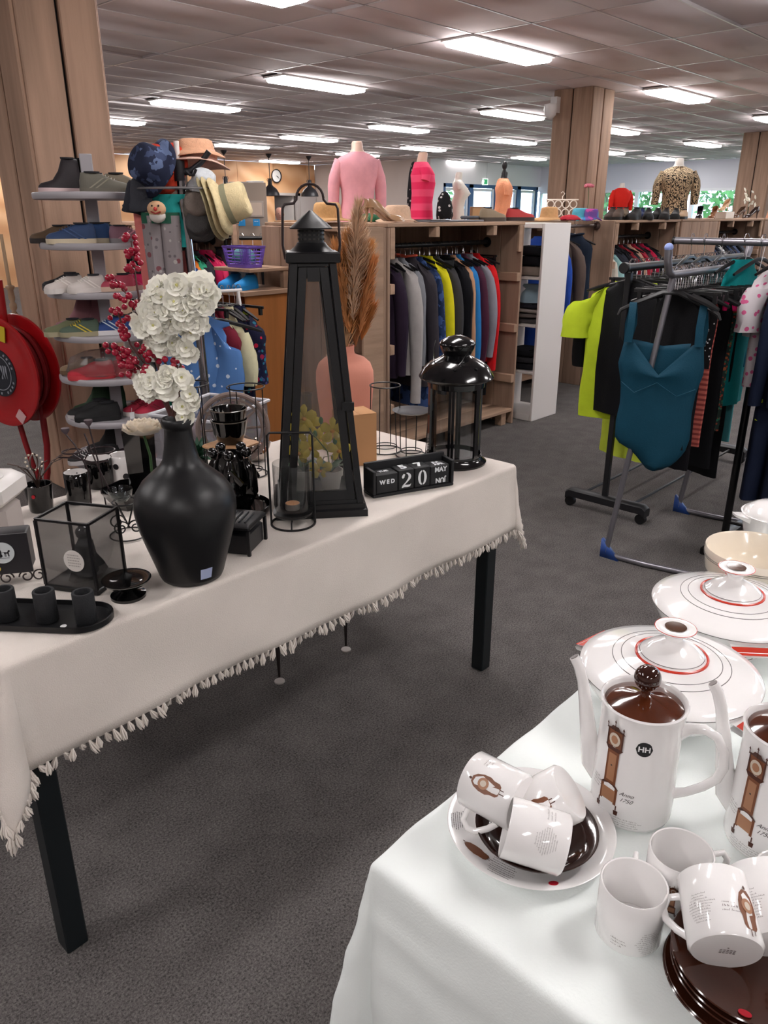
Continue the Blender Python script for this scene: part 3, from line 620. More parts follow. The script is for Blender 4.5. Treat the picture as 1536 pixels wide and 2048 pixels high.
# ---------------------------------------------------------------- black decorations
MB = M('141416', .38, spec=.45, bump=.04, bs=200)
def place(name, label, cat, x, y, rz=0, z=None, group=None): return thing(name, label, cat, (x, y, TZ if z is None else z), rz, group)
t = place('vase', 'large matt black bulbous vase with a narrow neck holding blossom branches', 'vase', .84, 1.36)
pr_ = [(.055, 0), (.066, .003), (.07, .012), (.078, .04), (.09, .08), (.101, .12), (.107, .155), (.107, .175), (.101, .197), (.086, .22), (.064, .24), (.047, .254), (.038, .268), (.033, .29), (.0295, .31), (.028, .332), (.0295, .336), (.033, .34), (.033, .352), (.030, .356), (.026, .35), (.024, .3), (.024, .2)]
G().lathe(pr_, 48, cap=(True, True)).obj('body', MB, t, ang=60)
def vr(z): return interp([(b, a) for a, b in pr_[:19]], z)
g = G(); a0 = YAW + PI + R(38)
g.add([((vr(z) + .0007) * math.cos(a0 + da), (vr(z) + .0007) * math.sin(a0 + da), z) for z in (.018, .03, .044) for da in (-.17, 0, .17)], [(0, 1, 4, 3), (1, 2, 5, 4), (3, 4, 7, 6), (4, 5, 8, 7)]); g.obj('price_label', M('aab4d6', .5), t, ang=None)
# blossom branches in the vase
PETAL = M('fdfbf0', .6, var=.02, vs=30, trans=0); PC = M('d8d48c', .7); STEM = M('5a4034', .8); BERRY = M('9c1230', .22, coat=.3)
def blossom(r, n, cup, seed, layers=2):
    g = G(); rr = random.Random(seed)
    for L in range(layers):
        for i in range(n):
            a = 2 * PI * i / n + L * .6 + rr.uniform(-.15, .15); q = r * (1 - .28 * L); tl = cup + .35 * L + rr.uniform(-.2, .2)
            X = Matrix.Rotation(a, 4, 'Z') @ Matrix.Rotation(-tl, 4, 'Y')
            pts = []
            for u, wd, h in ((.08, .1, 0), (.4, .42, .03), (.75, .52, .1), (1.0, .3, .2)):
                for s in (-1, 0, 1): pts.append(X @ Vector((u * q, s * wd * q, (h + (.09 * abs(s) - .03)) * q)))
            g.add(pts, [(j * 3 + k, j * 3 + k + 1, j * 3 + k + 4, j * 3 + k + 3) for j in range(3) for k in range(2)])
    g.k = 1; g.ball((0, 0, r * .12), r * .14, 6); return g.mesh('blossom', [PETAL, PC], ang=None)
BL = [blossom(.019, 5, .25, 1), blossom(.017, 5, .45, 2), blossom(.021, 5, .15, 3), blossom(.018, 6, .3, 4, 2)]
BE = G().ball((0, 0, 0), .0062, 10).mesh('berry', BERRY)
vx, vy = .84, 1.36; Ktop = Vector((vx, vy, TZ + .35))
def vk(px, py, dk=0):  # point on the upright plane through the vase
    d = ray(px, py); n = Vector((math.cos(YAW), math.sin(YAW), 0)); return E0 + d * (((vx * n.x + vy * n.y) + dk) / d.dot(n))
VK = thing('blossom_branch', 'tall artificial cherry branch with cream white blossoms in the black vase', 'flower', (0, 0, 0))
def branch(t, pts, r=.003): G().tube(pts, [r * (1 - .5 * i / len(pts)) for i in range(len(pts))], 6).obj('stem', STEM, t)
def cluster(t, cx, cy, rx, ry, n, dk=.05, sc_=1.0, seed=0):
    rr = random.Random(seed)
    for i in range(n):
        a = rr.random() * 2 * PI; q = rr.random() ** .55; px, py = cx + rx * q * math.cos(a), cy + ry * q * math.sin(a); d = -dk * math.sqrt(max(0, 1 - q * q)) * rr.uniform(.6, 1)
        p = vk(px, py, d); c = vk(cx, cy, 0); nrm = (p - c); nrm += Vector((-math.cos(YAW), -math.sin(YAW), .25)) * .03; nrm.normalize()
        put(BL[rr.randrange(4)], 'blossom', t, p, Vector((0, 0, 1)).rotation_difference(nrm).to_euler(), [sc_ * rr.uniform(.85, 1.15)] * 3)
branch(VK, [Ktop - Vector((0, 0, .3)), Ktop, vk(350, 760), vk(352, 680), vk(358, 610)], .004); branch(VK, [Ktop, vk(335, 740), vk(310, 660)]); branch(VK, [Ktop, vk(362, 720), vk(395, 630)])
cluster(VK, 352, 615, 66, 58, 85, seed=5); cluster(VK, 396, 592, 30, 34, 22, seed=6); cluster(VK, 308, 640, 34, 42, 26, seed=16); cluster(VK, 352, 572, 18, 14, 6, seed=26); cluster(VK, 325, 675, 30, 26, 10, seed=7, dk=.02); cluster(VK, 372, 690, 24, 18, 7, seed=9, dk=.02)
V2 = thing('blossom_branch', 'short blossom spray drooping over the rim of the black vase', 'flower', (0, 0, 0)); branch(V2, [Ktop - Vector((0, 0, .2)), Ktop, vk(325, 790), vk(312, 770)])
cluster(V2, 318, 768, 42, 26, 24, seed=11, dk=.04); cluster(V2, 348, 755, 22, 16, 7, seed=12)
V3 = thing('blossom_branch', 'hanging blossom strand at the right side of the vase neck', 'flower', (0, 0, 0)); branch(V3, [Ktop - Vector((0, 0, .2)), Ktop, vk(368, 770), vk(382, 800)])
for (a, b) in ((365, 765), (372, 778), (384, 792), (378, 808), (372, 822), (366, 832), (388, 805), (360, 815)): cluster(V3, a, b, 10, 8, 2, seed=a, dk=.02, sc_=.9)
rr = random.Random(4)
for i, (lab, path, dens) in enumerate([('upright red berry sprig beside the pink trousers', [(340, 830), (318, 740), (285, 640), (272, 560), (262, 482)], [(262, 480, 14, 10, 5), (262, 508, 14, 12, 7), (268, 535, 16, 12, 7)]),
        ('red berry sprig leaning left in front of the lower shoe discs', [(340, 830), (325, 750), (300, 680), (262, 600), (230, 558)], [(228, 560, 12, 10, 4), (240, 580, 16, 12, 7), (258, 603, 18, 14, 10), (283, 620, 12, 16, 6)]),
        ('red berry sprig with berries in front of the blue shoe', [(340, 830), (300, 740), (262, 690), (235, 625)], [(232, 625, 12, 16, 6), (246, 645, 12, 14, 6), (250, 668, 14, 10, 7), (282, 695, 10, 8, 3)]),
        ('dense lowest red berry sprig left of the vase', [(340, 832), (320, 770), (280, 735), (225, 700)], [(225, 700, 14, 10, 5), (250, 712, 24, 14, 12), (268, 735, 26, 16, 14), (300, 700, 24, 14, 9), (318, 722, 12, 12, 4), (290, 745, 30, 10, 8), (276, 722, 40, 14, 10)]),
        ('thin berry twig right above the vase neck', [(345, 832), (352, 780), (355, 730)], [(353, 725, 6, 10, 3), (356, 745, 8, 10, 3), (344, 748, 8, 6, 2), (360, 758, 6, 6, 2), (376, 668, 8, 5, 2)])]):
    t = thing('berry_sprig', lab, 'branch', (0, 0, 0), group='red berry sprigs in the black vase')
    G().tube([vk(*q) for q in path], [.0032 - .0005 * k for k in range(len(path))], 6).obj('stem', M('5d3a38', .7), t)
    for cx, cy, rx, ry, n in dens:
        for k in range(n): put(BE, 'berry', t, vk(cx + rx * rr.uniform(-1, 1), cy + ry * rr.uniform(-1, 1), rr.uniform(-.02, .01)), None, [rr.uniform(.85, 1.15)] * 3)
# white rose in a dark pot
t = thing('rose', 'single cream white rose bloom left of the black vase', 'flower', tuple(vk(287, 868, .06)), 0)
g = G(); rr = random.Random(8)
for L in range(7):
    for i in range(7):
        a = 2 * PI * i / 7 + L * .55 + rr.uniform(-.12, .12); q = .040 - .0042 * L; tl = .02 + .2 * L; X = Matrix.Rotation(a, 4, 'Z') @ Matrix.Rotation(-tl, 4, 'Y'); pts = []
        for u, wd, h in ((.0, .2, -.05), (.45, .6, -.02), (.85, .72, .1), (1.0, .5, .3)):
            for s in (-1, -.4, .4, 1): pts.append(X @ Vector((u * q, s * wd * q, (h + .22 * s * s) * q + .0016 * L)))
        g.add(pts, [(j * 4 + k, j * 4 + k + 1, j * 4 + k + 5, j * 4 + k + 4) for j in range(3) for k in range(3)])
g.obj('bloom', M('eadfce', .6), t, ang=None)
G().tube([(0, 0, 0), (.01, 0, -.05), (.015, .01, -.12)], .003).obj('stem', M('3c5a34', .7), t)
px_ = at(292, 1003)
t = place('flower_pot', 'black square vase under the cream white rose', 'vase', px_.x, px_.y, R(20))
g = G(); g.loft([[(s * a, s * b, z) for a, b in ((-1, -1), (1, -1), (1, 1), (-1, 1))] for s, z in ((.024, 0), (.026, .02), (.028, .14), (.03, .205), (.027, .205), (.025, .17), (.022, .1))]); g.obj('body', GLOSS, t)
# ------------------------------------------------ tall obelisk lantern
t = place('lantern', 'tall tapering black metal lantern with glass sides and an arched handle', 'lantern', 1.342, 1.490, R(-39))
def hw(z): return .106 - (.106 - .052) * (z - .03) / .60
G().loft([[(s * a, s * b, z) for a, b in ((-1, -1), (1, -1), (1, 1), (-1, 1))] for s, z in ((.120, 0), (.120, .018), (.113, .022), (.113, .034))]).obj('base_plate', MB, t)
def bar(g, z0, z1, u0a, u0b, u1a, u1b, d0, d1, face):
    """bar on one tapered face: from u0 at z0 to u1 at z1, depth d0..d1 outwards from the face"""
    pts = []
    for z, ua, ub in ((z0, u0a, u0b), (z1, u1a, u1b)):
        for u, d in ((ua, d0), (ub, d0), (ub, d1), (ua, d1)): pts.append((u, -(hw(z) + d), z))
    X = Matrix.Rotation(face * PI / 2, 4, 'Z'); pts = [X @ Vector(p) for p in pts]
    g.add(pts, [(3, 2, 1, 0), (4, 5, 6, 7), (0, 1, 5, 4), (1, 2, 6, 5), (2, 3, 7, 6), (3, 0, 4, 7)])
ZA, ZB = .034, .637; Wd = .014
for f in range(4):
    g = G(); bar(g, ZA, ZB, -hw(ZA) - .004, -hw(ZA) + Wd, -hw(ZB) - .004, -hw(ZB) + Wd, -.012, .004, f); g.obj('corner_post', MB, t)
    g = G(); e = Wd + .003; wA, wB = hw(ZA + .01) - e, hw(ZB - .01) - e; m_ = .02
    bar(g, ZA + .01, ZB - .012, -wA, -wA + m_, -wB, -wB + m_, -.01, .0, f); bar(g, ZA + .01, ZB - .012, wA - m_, wA, wB - m_, wB, -.01, .0, f)
    bar(g, ZA + .01, ZA + .035, -wA + m_, wA - m_, -wA + m_, wA - m_, -.01, 0, f); bar(g, ZB - .045, ZB - .012, -wB + m_, wB - m_, -wB + m_, wB - m_, -.01, 0, f)
    g.obj('door' if f == 0 else 'side_frame', MB, t)
    g = G(); bar(g, ZA + .035, ZB - .045, -wA + m_, wA - m_, -wB + m_, wB - m_, -.006, -.004, f); g.obj('pane', glassmat('f4f2f0', .97, haze=.025), t)
    g = G(); bar(g, ZA - .0, ZA + .01, -hw(ZA) + Wd, hw(ZA) - Wd, -hw(ZA) + Wd, hw(ZA) - Wd, -.012, .002, f); g.obj('rail', MB, t); g = G(); bar(g, ZB - .01, ZB, -hw(ZB) + Wd, hw(ZB) - Wd, -hw(ZB) + Wd, hw(ZB) - Wd, -.012, .002, f); g.obj('rail', MB, t)
g = G(); g.box((hw(.29) - .008, -hw(.29) - .008, .29), (.03, .012, .02)); g.obj('latch', MB, t)
G().loft([[(s * a, s * b, z) for a, b in ((-1, -1), (1, -1), (1, 1), (-1, 1))] for s, z in ((.060, .634), (.065, .637), (.065, .656), (.061, .66))]).obj('top_plate', MB, t)
G().lathe([(.056, .66), (.05, .664), (.04, .672), (.034, .681)], 28).obj('dome', MB, t)
ch = G().lathe([(.031, .679), (.031, .715)], 28).obj('chimney', MB, t)
g = G()
for k in range(18):
    for zz in (.688, .698, .707): g.box((.0313 * math.cos(k * .349), .0313 * math.sin(k * .349), zz), (.003, .005, .004), k * .349)
g.obj('vent_hole', M('3a3836', .9), ch)
G().lathe([(.051, .711), (.052, .714), (.03, .732), (.004, .753)], 30).obj('cone_roof', MB, t)
hp = [(q[0] * .9, q[1], .655 + (q[2] - .68) * .93) for q in [(-.072, 0, .665), (-.078, 0, .70), (-.074, 0, .79), (-.068, 0, .80), (-.045, 0, .802), (-.036, 0, .812)] + [(.036 * math.cos(PI - PI * i / 10), 0, .815 + .034 * math.sin(PI * i / 10)) for i in range(11)] + [(.036, 0, .812), (.045, 0, .802), (.068, 0, .80), (.074, 0, .79), (.078, 0, .70), (.072, 0, .665)]]
G().tube(hp, .0032, 8).obj('handle', M('2c1d1d', .4), t)
# orchids in white pots standing in the lantern
YEL = M('c9b93a', .5, var=.12, vs=40); LIP = M('d89a34', .5)
def orchid(r):
    g = G()
    for i in range(5):
        a = 2 * PI * i / 5 + PI / 2; wd = .62 if i in (1, 4) else .4; X = Matrix.Rotation(a, 4, 'Z'); pts = []
        for u, w_, h in ((.05, .15, 0), (.4, .8, .12), (.75, .95, .1), (1.0, .3, -.05)):
            for s in (-1, 0, 1): pts.append(X @ Vector((u * r, s * wd * w_ * r * .7, (h - .1 * abs(s)) * r)))
        g.add(pts, [(j * 3 + k, j * 3 + k + 1, j * 3 + k + 4, j * 3 + k + 3) for j in range(3) for k in range(2)])
    g.k = 1; g.ball((0, -r * .1, r * .12), r * .2, 8, (1, .8, 1)); return g.mesh('bloom', [YEL, LIP], ang=None)
OB = orchid(.034)
LANT = t
def lw(u, v, z): c, s_ = math.cos(R(-39)), math.sin(R(-39)); return Vector((1.342 + u * c - v * s_, 1.490 + u * s_ + v * c, z))
def lk(px, py, dk=0):
    d = ray(px, py); n = Vector((math.cos(YAW), math.sin(YAW), 0)); return E0 + d * (((1.342 * n.x + 1.490 * n.y) + dk) / d.dot(n))
for i, (c, lab, fl, lv) in enumerate([(lw(.032, -.005, .79), 'yellow orchid in a small white pot, right of the two in the lantern', [(608, 835, -.03), (622, 895, 0), (665, 860, -.01), (678, 900, .01), (640, 938, -.03)], 3), (lw(-.04, .012, .79), 'yellow orchid in a small white pot, half hidden left of the two in the lantern', [(596, 862, 0), (597, 905, .01), (640, 880, .02), (618, 848, .03)], 3)]):
    t = thing('potted_orchid', lab, 'plant', tuple(c), 0)
    G().lathe([(.022, 0), (.03, .045), (.0335, .046), (.034, .062), (.031, .062), (.029, .05)], 26).obj('pot', M('cfd0cc', .5), t)
    G().lathe([(.029, .05), (.02, .055), (.002, .056)], 16).obj('moss', M('7d7468', .9), t)
    for j, (px, py, dk) in enumerate(fl):
        p = lk(px, py, dk) - c; n = Vector((-math.cos(YAW), -math.sin(YAW), .1 + .2 * math.sin(j))).normalized()
        put(OB, 'bloom', t, p, (n.to_track_quat('Z', 'Y')).to_euler())
    p = lk(*fl[0]) - c; q = lk(*fl[-1]) - c
    G().tube([(0, 0, .05), (0, .01, .11), p * .7 + Vector((0, 0, .02)), p], .0018, 5).obj('stem', M('5d7a3a', .7), t)
    G().tube([(0, 0, .05), (0.01, .0, .1), (q.x * .6, q.y * .6, q.z + .03), q], .0016, 5).obj('stem', M('8a8a7a', .7), t)
    for j in range(4):
        a = j * 1.7 + i; g = G(); pts = []
        for u, w_, h in ((0, .3, 0), (.33, 1, .35), (.7, .9, .5), (1, .1, .42)):
            for s in (-1, 0, 1): pts.append((u * .05 * math.cos(a) - s * w_ * .012 * math.sin(a), u * .05 * math.sin(a) + s * w_ * .012 * math.cos(a), .05 + h * .055 - .003 * abs(s) * -1))
        g.add(pts, [(j2 * 3 + k, j2 * 3 + k + 1, j2 * 3 + k + 4, j2 * 3 + k + 3) for j2 in range(3) for k in range(2)]); g.obj('leaf', M('2f5f3c', .5), t, ang=None)
    for j in range(3): G().ball(tuple(lk(fl[0][0] - 6 + 40 * j, fl[0][1] + (-14, 6, 20)[j]) - c), .006, 8, (1, 1, 1.7)).obj('bud', M('3f7a4a', .5), t)
# ------------------------------------------------ perpetual block calendar
t = place('block_calendar', 'black wooden block calendar showing WED 20 MAY in white stencil letters', 'calendar', 1.465, 1.402, R(-20.7))
CB = M('17181b', .6, var=.2, vs=30); L_ = .262; Dp = .066
g = G(); g.rbox(0, L_, 0, Dp, 0, .009, .0015); g.rbox(0, L_, Dp - .009, Dp, .009, .088, .0015); g.rbox(0, .009, 0, Dp - .009, .009, .078, .0015); g.rbox(L_ - .009, L_, 0, Dp - .009, .009, .078, .0015); g.obj('tray', CB, t)
INK = M('d7dadd', .7)
def stroke(s, size, bold): return text(s, size, bold)
x = .0115
def seg2(w_, h):  # stencil "2": three separate pieces
    P = []
    outer = [(w_ * .0 + w_ * .5 * (1 - math.cos(a)), h * .70 + h * .30 * math.sin(a)) for a in [PI * i / 10 for i in range(11)]]
    inner = [(w_ * .28 + w_ * .22 * (1 - math.cos(a)), h * .70 + h * .22 * math.sin(a)) for a in [PI * i / 10 for i in range(11)]]
    P.append([outer[i] for i in range(0, 4)] + [inner[i] for i in range(3, -1, -1)] + [(w_ * .12, h * .62)])
    P.append([outer[i] for i in range(5, 11)] + [(w_ * .93, h * .55), (w_ * .62, h * .36), (w_ * .36, h * .22), (w_ * .02, h * .13), (w_ * .42, h * .36), (w_ * .66, h * .58)] + [inner[i] for i in range(10, 4, -1)])
    P.append([(0, 0), (w_ * .3, h * .03), (w_ * .62, h * .0), (w_ * .9, h * .04), (w_ * 1.02, h * .24), (w_ * .9, h * .17), (w_ * .6, h * .16), (w_ * .3, h * .2), (w_ * .05, h * .12)])
    return P
def seg0(w_, h):
    P = []
    for s in (-1, 1):
        o_ = [(w_ / 2 + s * (w_ * .05 + w_ * .45 * math.cos(a)), h / 2 + h * .5 * math.sin(a)) for a in [-PI / 2 + PI * i / 12 for i in range(13)]]
        i_ = [(w_ / 2 + s * (w_ * .05 + w_ * .16 * math.cos(a)), h / 2 + h * .40 * math.sin(a)) for a in [PI / 2 - PI * i / 12 for i in range(13)]]
        P.append(o_ + i_)
    return P
for nm, wd, hh in (('weekday_block', .068, .056), ('number_block', .05, .06), ('number_block', .05, .06), ('month_block', .062, .057)):
    G().rbox(x, x + wd, .004, .004 + min(wd, .048), .0095, .0095 + hh, .002).obj(nm, CB, t)
    x += wd + .0022
def face_text(s, cx, cz, size, bold, flip=False, nm='white_lettering'):
    v, f = text(s, size, bold); k = -1 if flip else 1; g = G(); g.add([(cx + k * a * 1.0, .0035, cz + k * b) for a, b, _ in v], f); g.obj(nm, INK, t, ang=None)
def top_text(s, cx, cy, size, bold, z): v, f = text(s, size, bold); g = G(); g.add([(cx + a, cy + b, z) for a, b, _ in v], f); g.obj('white_lettering', INK, t, ang=None)
face_text('W E D', .0455, .042, .0165, .0009); face_text('MAY', .219, .054, .0195, .0009); face_text('JUN', .219, .022, .0195, .0009, True)
for poly, ox in ((seg2(.030, .044), .0915), (seg0(.028, .044), .1445)):
    g = G()
    for P_ in poly: g.add([(ox + a, .0035, .0165 + b) for a, b in P_], [tuple(range(len(P_)))])
    g.obj('white_numeral', INK, t, ang=None)
top_text('5', .107, .03, .045, .002, .07); top_text('7', .159, .03, .045, .002, .07); top_text('JUL', .219, .034, .018, .0009, .0672); top_text('APR', .219, .016, .018, .0009, .0672); top_text('TUE', .045, .03, .016, .0009, .0662)
# ------------------------------------------------ round glossy lantern
GB = M('0c0c0e', .14, coat=.4)
t = place('lantern', 'round glossy black lantern with a domed roof at the far table end', 'lantern', 1.895, 1.455, R(10))
G().lathe([(.104, 0), (.105, .006), (.1, .011), (.092, .018), (.09, .024), (.002, .024)], 44).obj('base_plate', GB, t)
G().lathe([(.083, .245), (.088, .245), (.09, .262), (.114, .272), (.1165, .277), (.114, .282), (.1, .305), (.08, .322), (.055, .334), (.045, .34), (.04, .346)], 48).obj('roof', GB, t, ang=50)
G().lathe([(.034, .34), (.044, .346), (.052, .362), (.054, .372)], 36).obj('chimney', GB, t, ang=60)
G().lathe([(.05, .371), (.056, .374), (.056, .377), (.05, .385), (.03, .396), (.018, .399), (.01, .402), (.001, .402)], 40).obj('lid', GB, t, ang=60)
for k in range(6):
    a = k * PI / 3 + .35; g = G(X=Matrix.Rotation(a, 4, 'Z')); g.bb(.081, .088, -.009, -.001, .02, .25); g.bb(.081, .088, .001, .009, .02, .25) if k % 2 else g.bb(.081, .088, .0, .008, .02, .25); g.obj('bar', GB, t)
G().lathe([(.086, .018), (.088, .018), (.088, .032), (.086, .032)], 40, cap=(False, False)).obj('lower_band', GB, t)
G().lathe([(.079, .022), (.079, .248)], 40, cap=(False, False)).obj('glass_cylinder', glassmat('eeeeee', .93), t)
g = G(); a = R(215)
for k in range(3):
    a = R(205 + 42 * k); X = Matrix.Translation((.093 * math.cos(a), .093 * math.sin(a), .313)) @ Matrix.Rotation(a, 4, 'Z') @ Matrix.Rotation(R(38), 4, 'Y'); s5 = [((.007 if q % 2 == 0 else .003) * math.cos(q * PI / 5), (.007 if q % 2 == 0 else .003) * math.sin(q * PI / 5)) for q in range(10)]
    g.add([X @ Vector((u, v, .0015)) for u, v in s5], [tuple(range(10))])
g.obj('star_hole', M('020202', 1), t, ang=None)
G().tube([(-.03 - .05 * math.sin(PI * i / 10), .06 * math.cos(PI * i / 10), .385 - .085 * math.sin(PI * i / 10)) for i in range(11)], .0018, 6).obj('carry_wire', GB, t)
# ------------------------------------------------ wire holders
def wire_holder(label, x, y, r, h, nb=4, plate=False, rt=None, rz=0, z=None):
    t = place('candle_holder', label, 'candle holder', x, y, rz, z); rt = rt or r
    G().torus((0, 0, .002), r, .0022, 36).obj('base_ring', BLKM, t); G().torus((0, 0, .016), r * .72, .0018, 32).obj('base_ring', BLKM, t)
    if plate: G().lathe([(.003, h - .006), (rt * .8, h - .004), (rt, h + .003), (rt * .98, h + .003), (rt * .75, h - .001), (.002, h - .001)], 36).obj('plate', M('2e3036', .35), t)
    else: G().torus((0, 0, h), rt, .0022, 36).obj('top_ring', BLKM, t)
    for k in range(nb): a = k * 2 * PI / nb + .4; G().tube([(r * math.cos(a), r * math.sin(a), .002), (rt * math.cos(a) * (.9 if plate else 1), rt * math.sin(a) * (.9 if plate else 1), h - .003)], .0018, 6).obj('rod', BLKM, t)
    return t
wire_holder('open black wire candle holder with empty top ring left of the round lantern', 1.835, 1.70, .055, .222, 4, False, .05)
wire_holder('black wire candle holder carrying a round grey plate, beside the round lantern', 1.853, 1.60, .05, .15, 4, True, .063)
wire_holder('tall black wire ring stand behind the stack of glossy black bowls', 1.2, 1.86, .055, .30, 3, False, .052)
wire_holder('black wire ring stand between the glossy bowls and the tall lantern', 1.37, 1.83, .05, .27, 4, False, .055)
t = place('candle_holder', 'black wire frame holder with clear glass cup and tealight in front of the tall lantern', 'candle holder', 1.19, 1.425, R(-45))
G().torus((0, 0, .003), .056, .003, 40).obj('base_ring', BLKM, t)
G().tube([(-.056, 0, .003), (-.056, 0, .235), (-.05, 0, .242), (.05, 0, .242), (.056, 0, .235), (.056, 0, .003)], .0028, 8).obj('frame', BLKM, t)
G().tube([(0, -.056, .003), (0, -.05, .02), (0, 0, .024), (0, .05, .02), (0, .056, .003)], .0022, 6).obj('foot_wire', BLKM, t)
G().tube([(.0, .056, .003), (.0, .056, .225), (0, .05, .232), (0, -.02, .238)], .0022, 6).obj('frame', BLKM, t)
G().lathe([(.002, .026), (.044, .026), (.05, .03), (.051, .036), (.046, .036), (.002, .03)], 36).obj('dish', BLKM, t)
G().lathe([(.030, .037), (.044, .042), (.0465, .055), (.0465, .165), (.0455, .165), (.0455, .056), (.043, .044), (.028, .0385)], 36).obj('glass_cup', glassmat('f2f2f2', .95), t)
t = place('tealight', 'peach-coloured tealight in a metal cup inside the glass holder', 'candle', 1.192, 1.427, 0, TZ + .04)
G().lathe([(.018, 0), (.019, .001), (.019, .016), (.0182, .016), (.0182, .012), (.002, .012)], 28).obj('metal_cup', M('9a958f', .35, metal=.7), t); G().lathe([(.0178, .0125), (.0175, .0165), (.002, .0168)], 24).obj('wax', M('d9a074', .5), t)
# ------------------------------------------------ small black table grill with ridged top
t = place('incense_box', 'small black box with a ridged lid right of the large vase', 'box', .995, 1.434, R(30))
g = G(); g.rbox(-.048, .048, -.07, .07, .0, .05, .003); g.obj('box_body', M('1b1b1e', .4), t)
G().rbox(-.055, .055, -.078, .078, .062, .074, .004).obj('lid', MB, t)
for a in (-1, 1):
    for b in (-1, 1): G().rbox(a * .052 - .004, a * .052 + .004, b * .073 - .004, b * .073 + .004, 0, .062, .001).obj('leg', MB, t)
for k in range(9): G().tube([(-.032, -.058 + k * .0145, .0755), (.034, -.058 + k * .0145 + .004, .0755)], .0022, 6).obj('ridge', M('33353a', .35), t)
G().lathe([(.006, .0745), (.006, .0752)], 14, (-.03, .066, 0)).obj('price_dot', M('cfc04a', .5), t)
# ------------------------------------------------ glossy figure group, tray, board, bowls
t = place('tray', 'round glossy black tray under the black figure sculpture', 'tray', 1.15, 1.615)
G().lathe([(.07, 0), (.085, .004), (.094, .016), (.092, .017), (.082, .008), (.002, .006)], 40).obj('dish', GLOSS, t)
t = place('figure_sculpture', 'glossy black ceramic sculpture of huddled figures with ball heads', 'sculpture', 1.155, 1.63, 0, TZ + .008)
G().lathe([(.03, 0), (.04, .01), (.045, .06), (.042, .12), (.03, .15), (.002, .152)], 20).obj('core_body', GLOSS, t)
for k in range(5):
    a = k * 2 * PI / 5 + 4.0; c, s_ = math.cos(a), math.sin(a)
    G().tube([(c * .03, s_ * .03, .0), (c * .05, s_ * .05, .05), (c * .052, s_ * .052, .10), (c * .04, s_ * .04, .135)], [.018, .024, .02, .01], 10).obj('figure_body', GLOSS, t)
    G().ball((c * .046, s_ * .046, .153), .0145, 12).obj('ball_head', GLOSS, t)
    b = a + .45; G().tube([(c * .06, s_ * .06, .115), (.068 * math.cos(b), .068 * math.sin(b), .08), (.055 * math.cos(b + .4), .055 * math.sin(b + .4), .07)], [.008, .008, .006], 8).obj('arm', GLOSS, t)
t = place('pedestal', 'black wooden pedestal behind the figure sculpture', 'stand', 1.235, 1.735, R(10)); G().rbox(-.04, .04, -.04, .04, 0, .135, .004).obj('body', GLOSS, t)
t = place('serving_board', 'small pale wooden board carrying the two glossy black bowls', 'board', 1.235, 1.735, R(10), TZ + .1355); G().rbox(-.06, .06, -.055, .055, 0, .011, .004).obj('board', M('c99b72', .5, var=.1, vs=12, stretch=(1, 8, 8)), t)
bp = [(.028, 0), (.034, .004), (.045, .03), (.0505, .062), (.052, .066), (.049, .066), (.046, .055), (.03, .01), (.002, .006)]
for i, (z, l) in enumerate(((.147, 'lower'), (.178, 'upper'))):
    t = place('bowl', l + ' glossy black bowl of the stack on the pale wooden board', 'bowl', 1.235, 1.735, 0, TZ + z); G().lathe(bp, 36).obj('body', GLOSS, t, ang=60); G().torus((0, 0, .066), .0505, .0016, 36).obj('rim', M('6a6058', .2, coat=.5), t)
# ------------------------------------------------ cake stand, tube tray
t = place('cake_stand', 'small glossy black dish on a round foot in front of the glass box', 'dish', .69, 1.37)
G().lathe([(.036, 0), (.036, .006), (.02, .012), (.012, .02), (.02, .028), (.045, .034), (.05, .041), (.048, .042), (.03, .036), (.002, .035)], 40).obj('dish', GLOSS, t, ang=60)
t = place('candle_tray', 'long matt black oval tray with three candle tubes at the table edge', 'tray', .487, 1.452, R(-51.5))
L2, w2 = .2, .056
def stad(e, z): return [((L2 - w2) * s + (w2 - e) * math.cos(a), (w2 - e) * math.sin(a), z) for s, a0 in ((1, -PI / 2), (-1, PI / 2)) for a in [a0 + PI * q / 12 for q in range(13)]]
G().loft([stad(.004, 0), stad(.0, .003), stad(0, .014), stad(.003, .0145), stad(.004, .005), stad(.02, .0045)]).obj('tray', MB, t)
for u in (-.004, .077, .155): G().lathe([(.019, .005), (.0205, .007), (.0205, .068), (.0195, .07), (.015, .07), (.014, .066), (.014, .03), (.002, .03)], 26, (u + .0, -.012, 0)).obj('candle_tube', M('1f2023', .7, bump=.3, bs=300), t)
G().lathe([(.006, .005), (.006, .0056)], 16, (.118, -.033, 0)).obj('price_dot', M('d8d8d8', .5), t)
for c in t.children: pass
# ------------------------------------------------ square glass box with label
t = place('glass_lantern_box', 'square clear glass box with thin black edges and a round white label', 'lantern', .664, 1.498, R(28))
a, b, h = .052, .062, .162
g = G(); g.rbox(-a - .003, a + .003, -b - .003, b + .003, 0, .012, .002); g.obj('base_plate', MB, t)
g = G()
for s in (-1, 1): g.bb(-a, a, s * b - .0025, s * b + .0025, h - .005, h); g.bb(s * a - .0025, s * a + .0025, -b, b, h - .005, h)
g.obj('top_frame', MB, t)
for s in (-1, 1):
    for q in (-1, 1): G().bb(s * a - .0028, s * a + .0028, q * b - .0028, q * b + .0028, .012, h - .005).obj('corner_post', MB, t)
gm = glassmat('e4e4e4', .92, haze=.018)
for s in (-1, 1): G().bb(-a + .003, a - .003, s * b - .001, s * b + .001, .012, h - .006).obj('pane', gm, t); G().bb(s * a - .001, s * a + .001, -b + .003, b - .003, .012, h - .006).obj('pane', gm, t)
X = Matrix.Translation((-a - .0015, -.018, .075)) @ Matrix.Rotation(-PI / 2, 4, 'Z') @ Matrix.Rotation(PI / 2, 4, 'X')
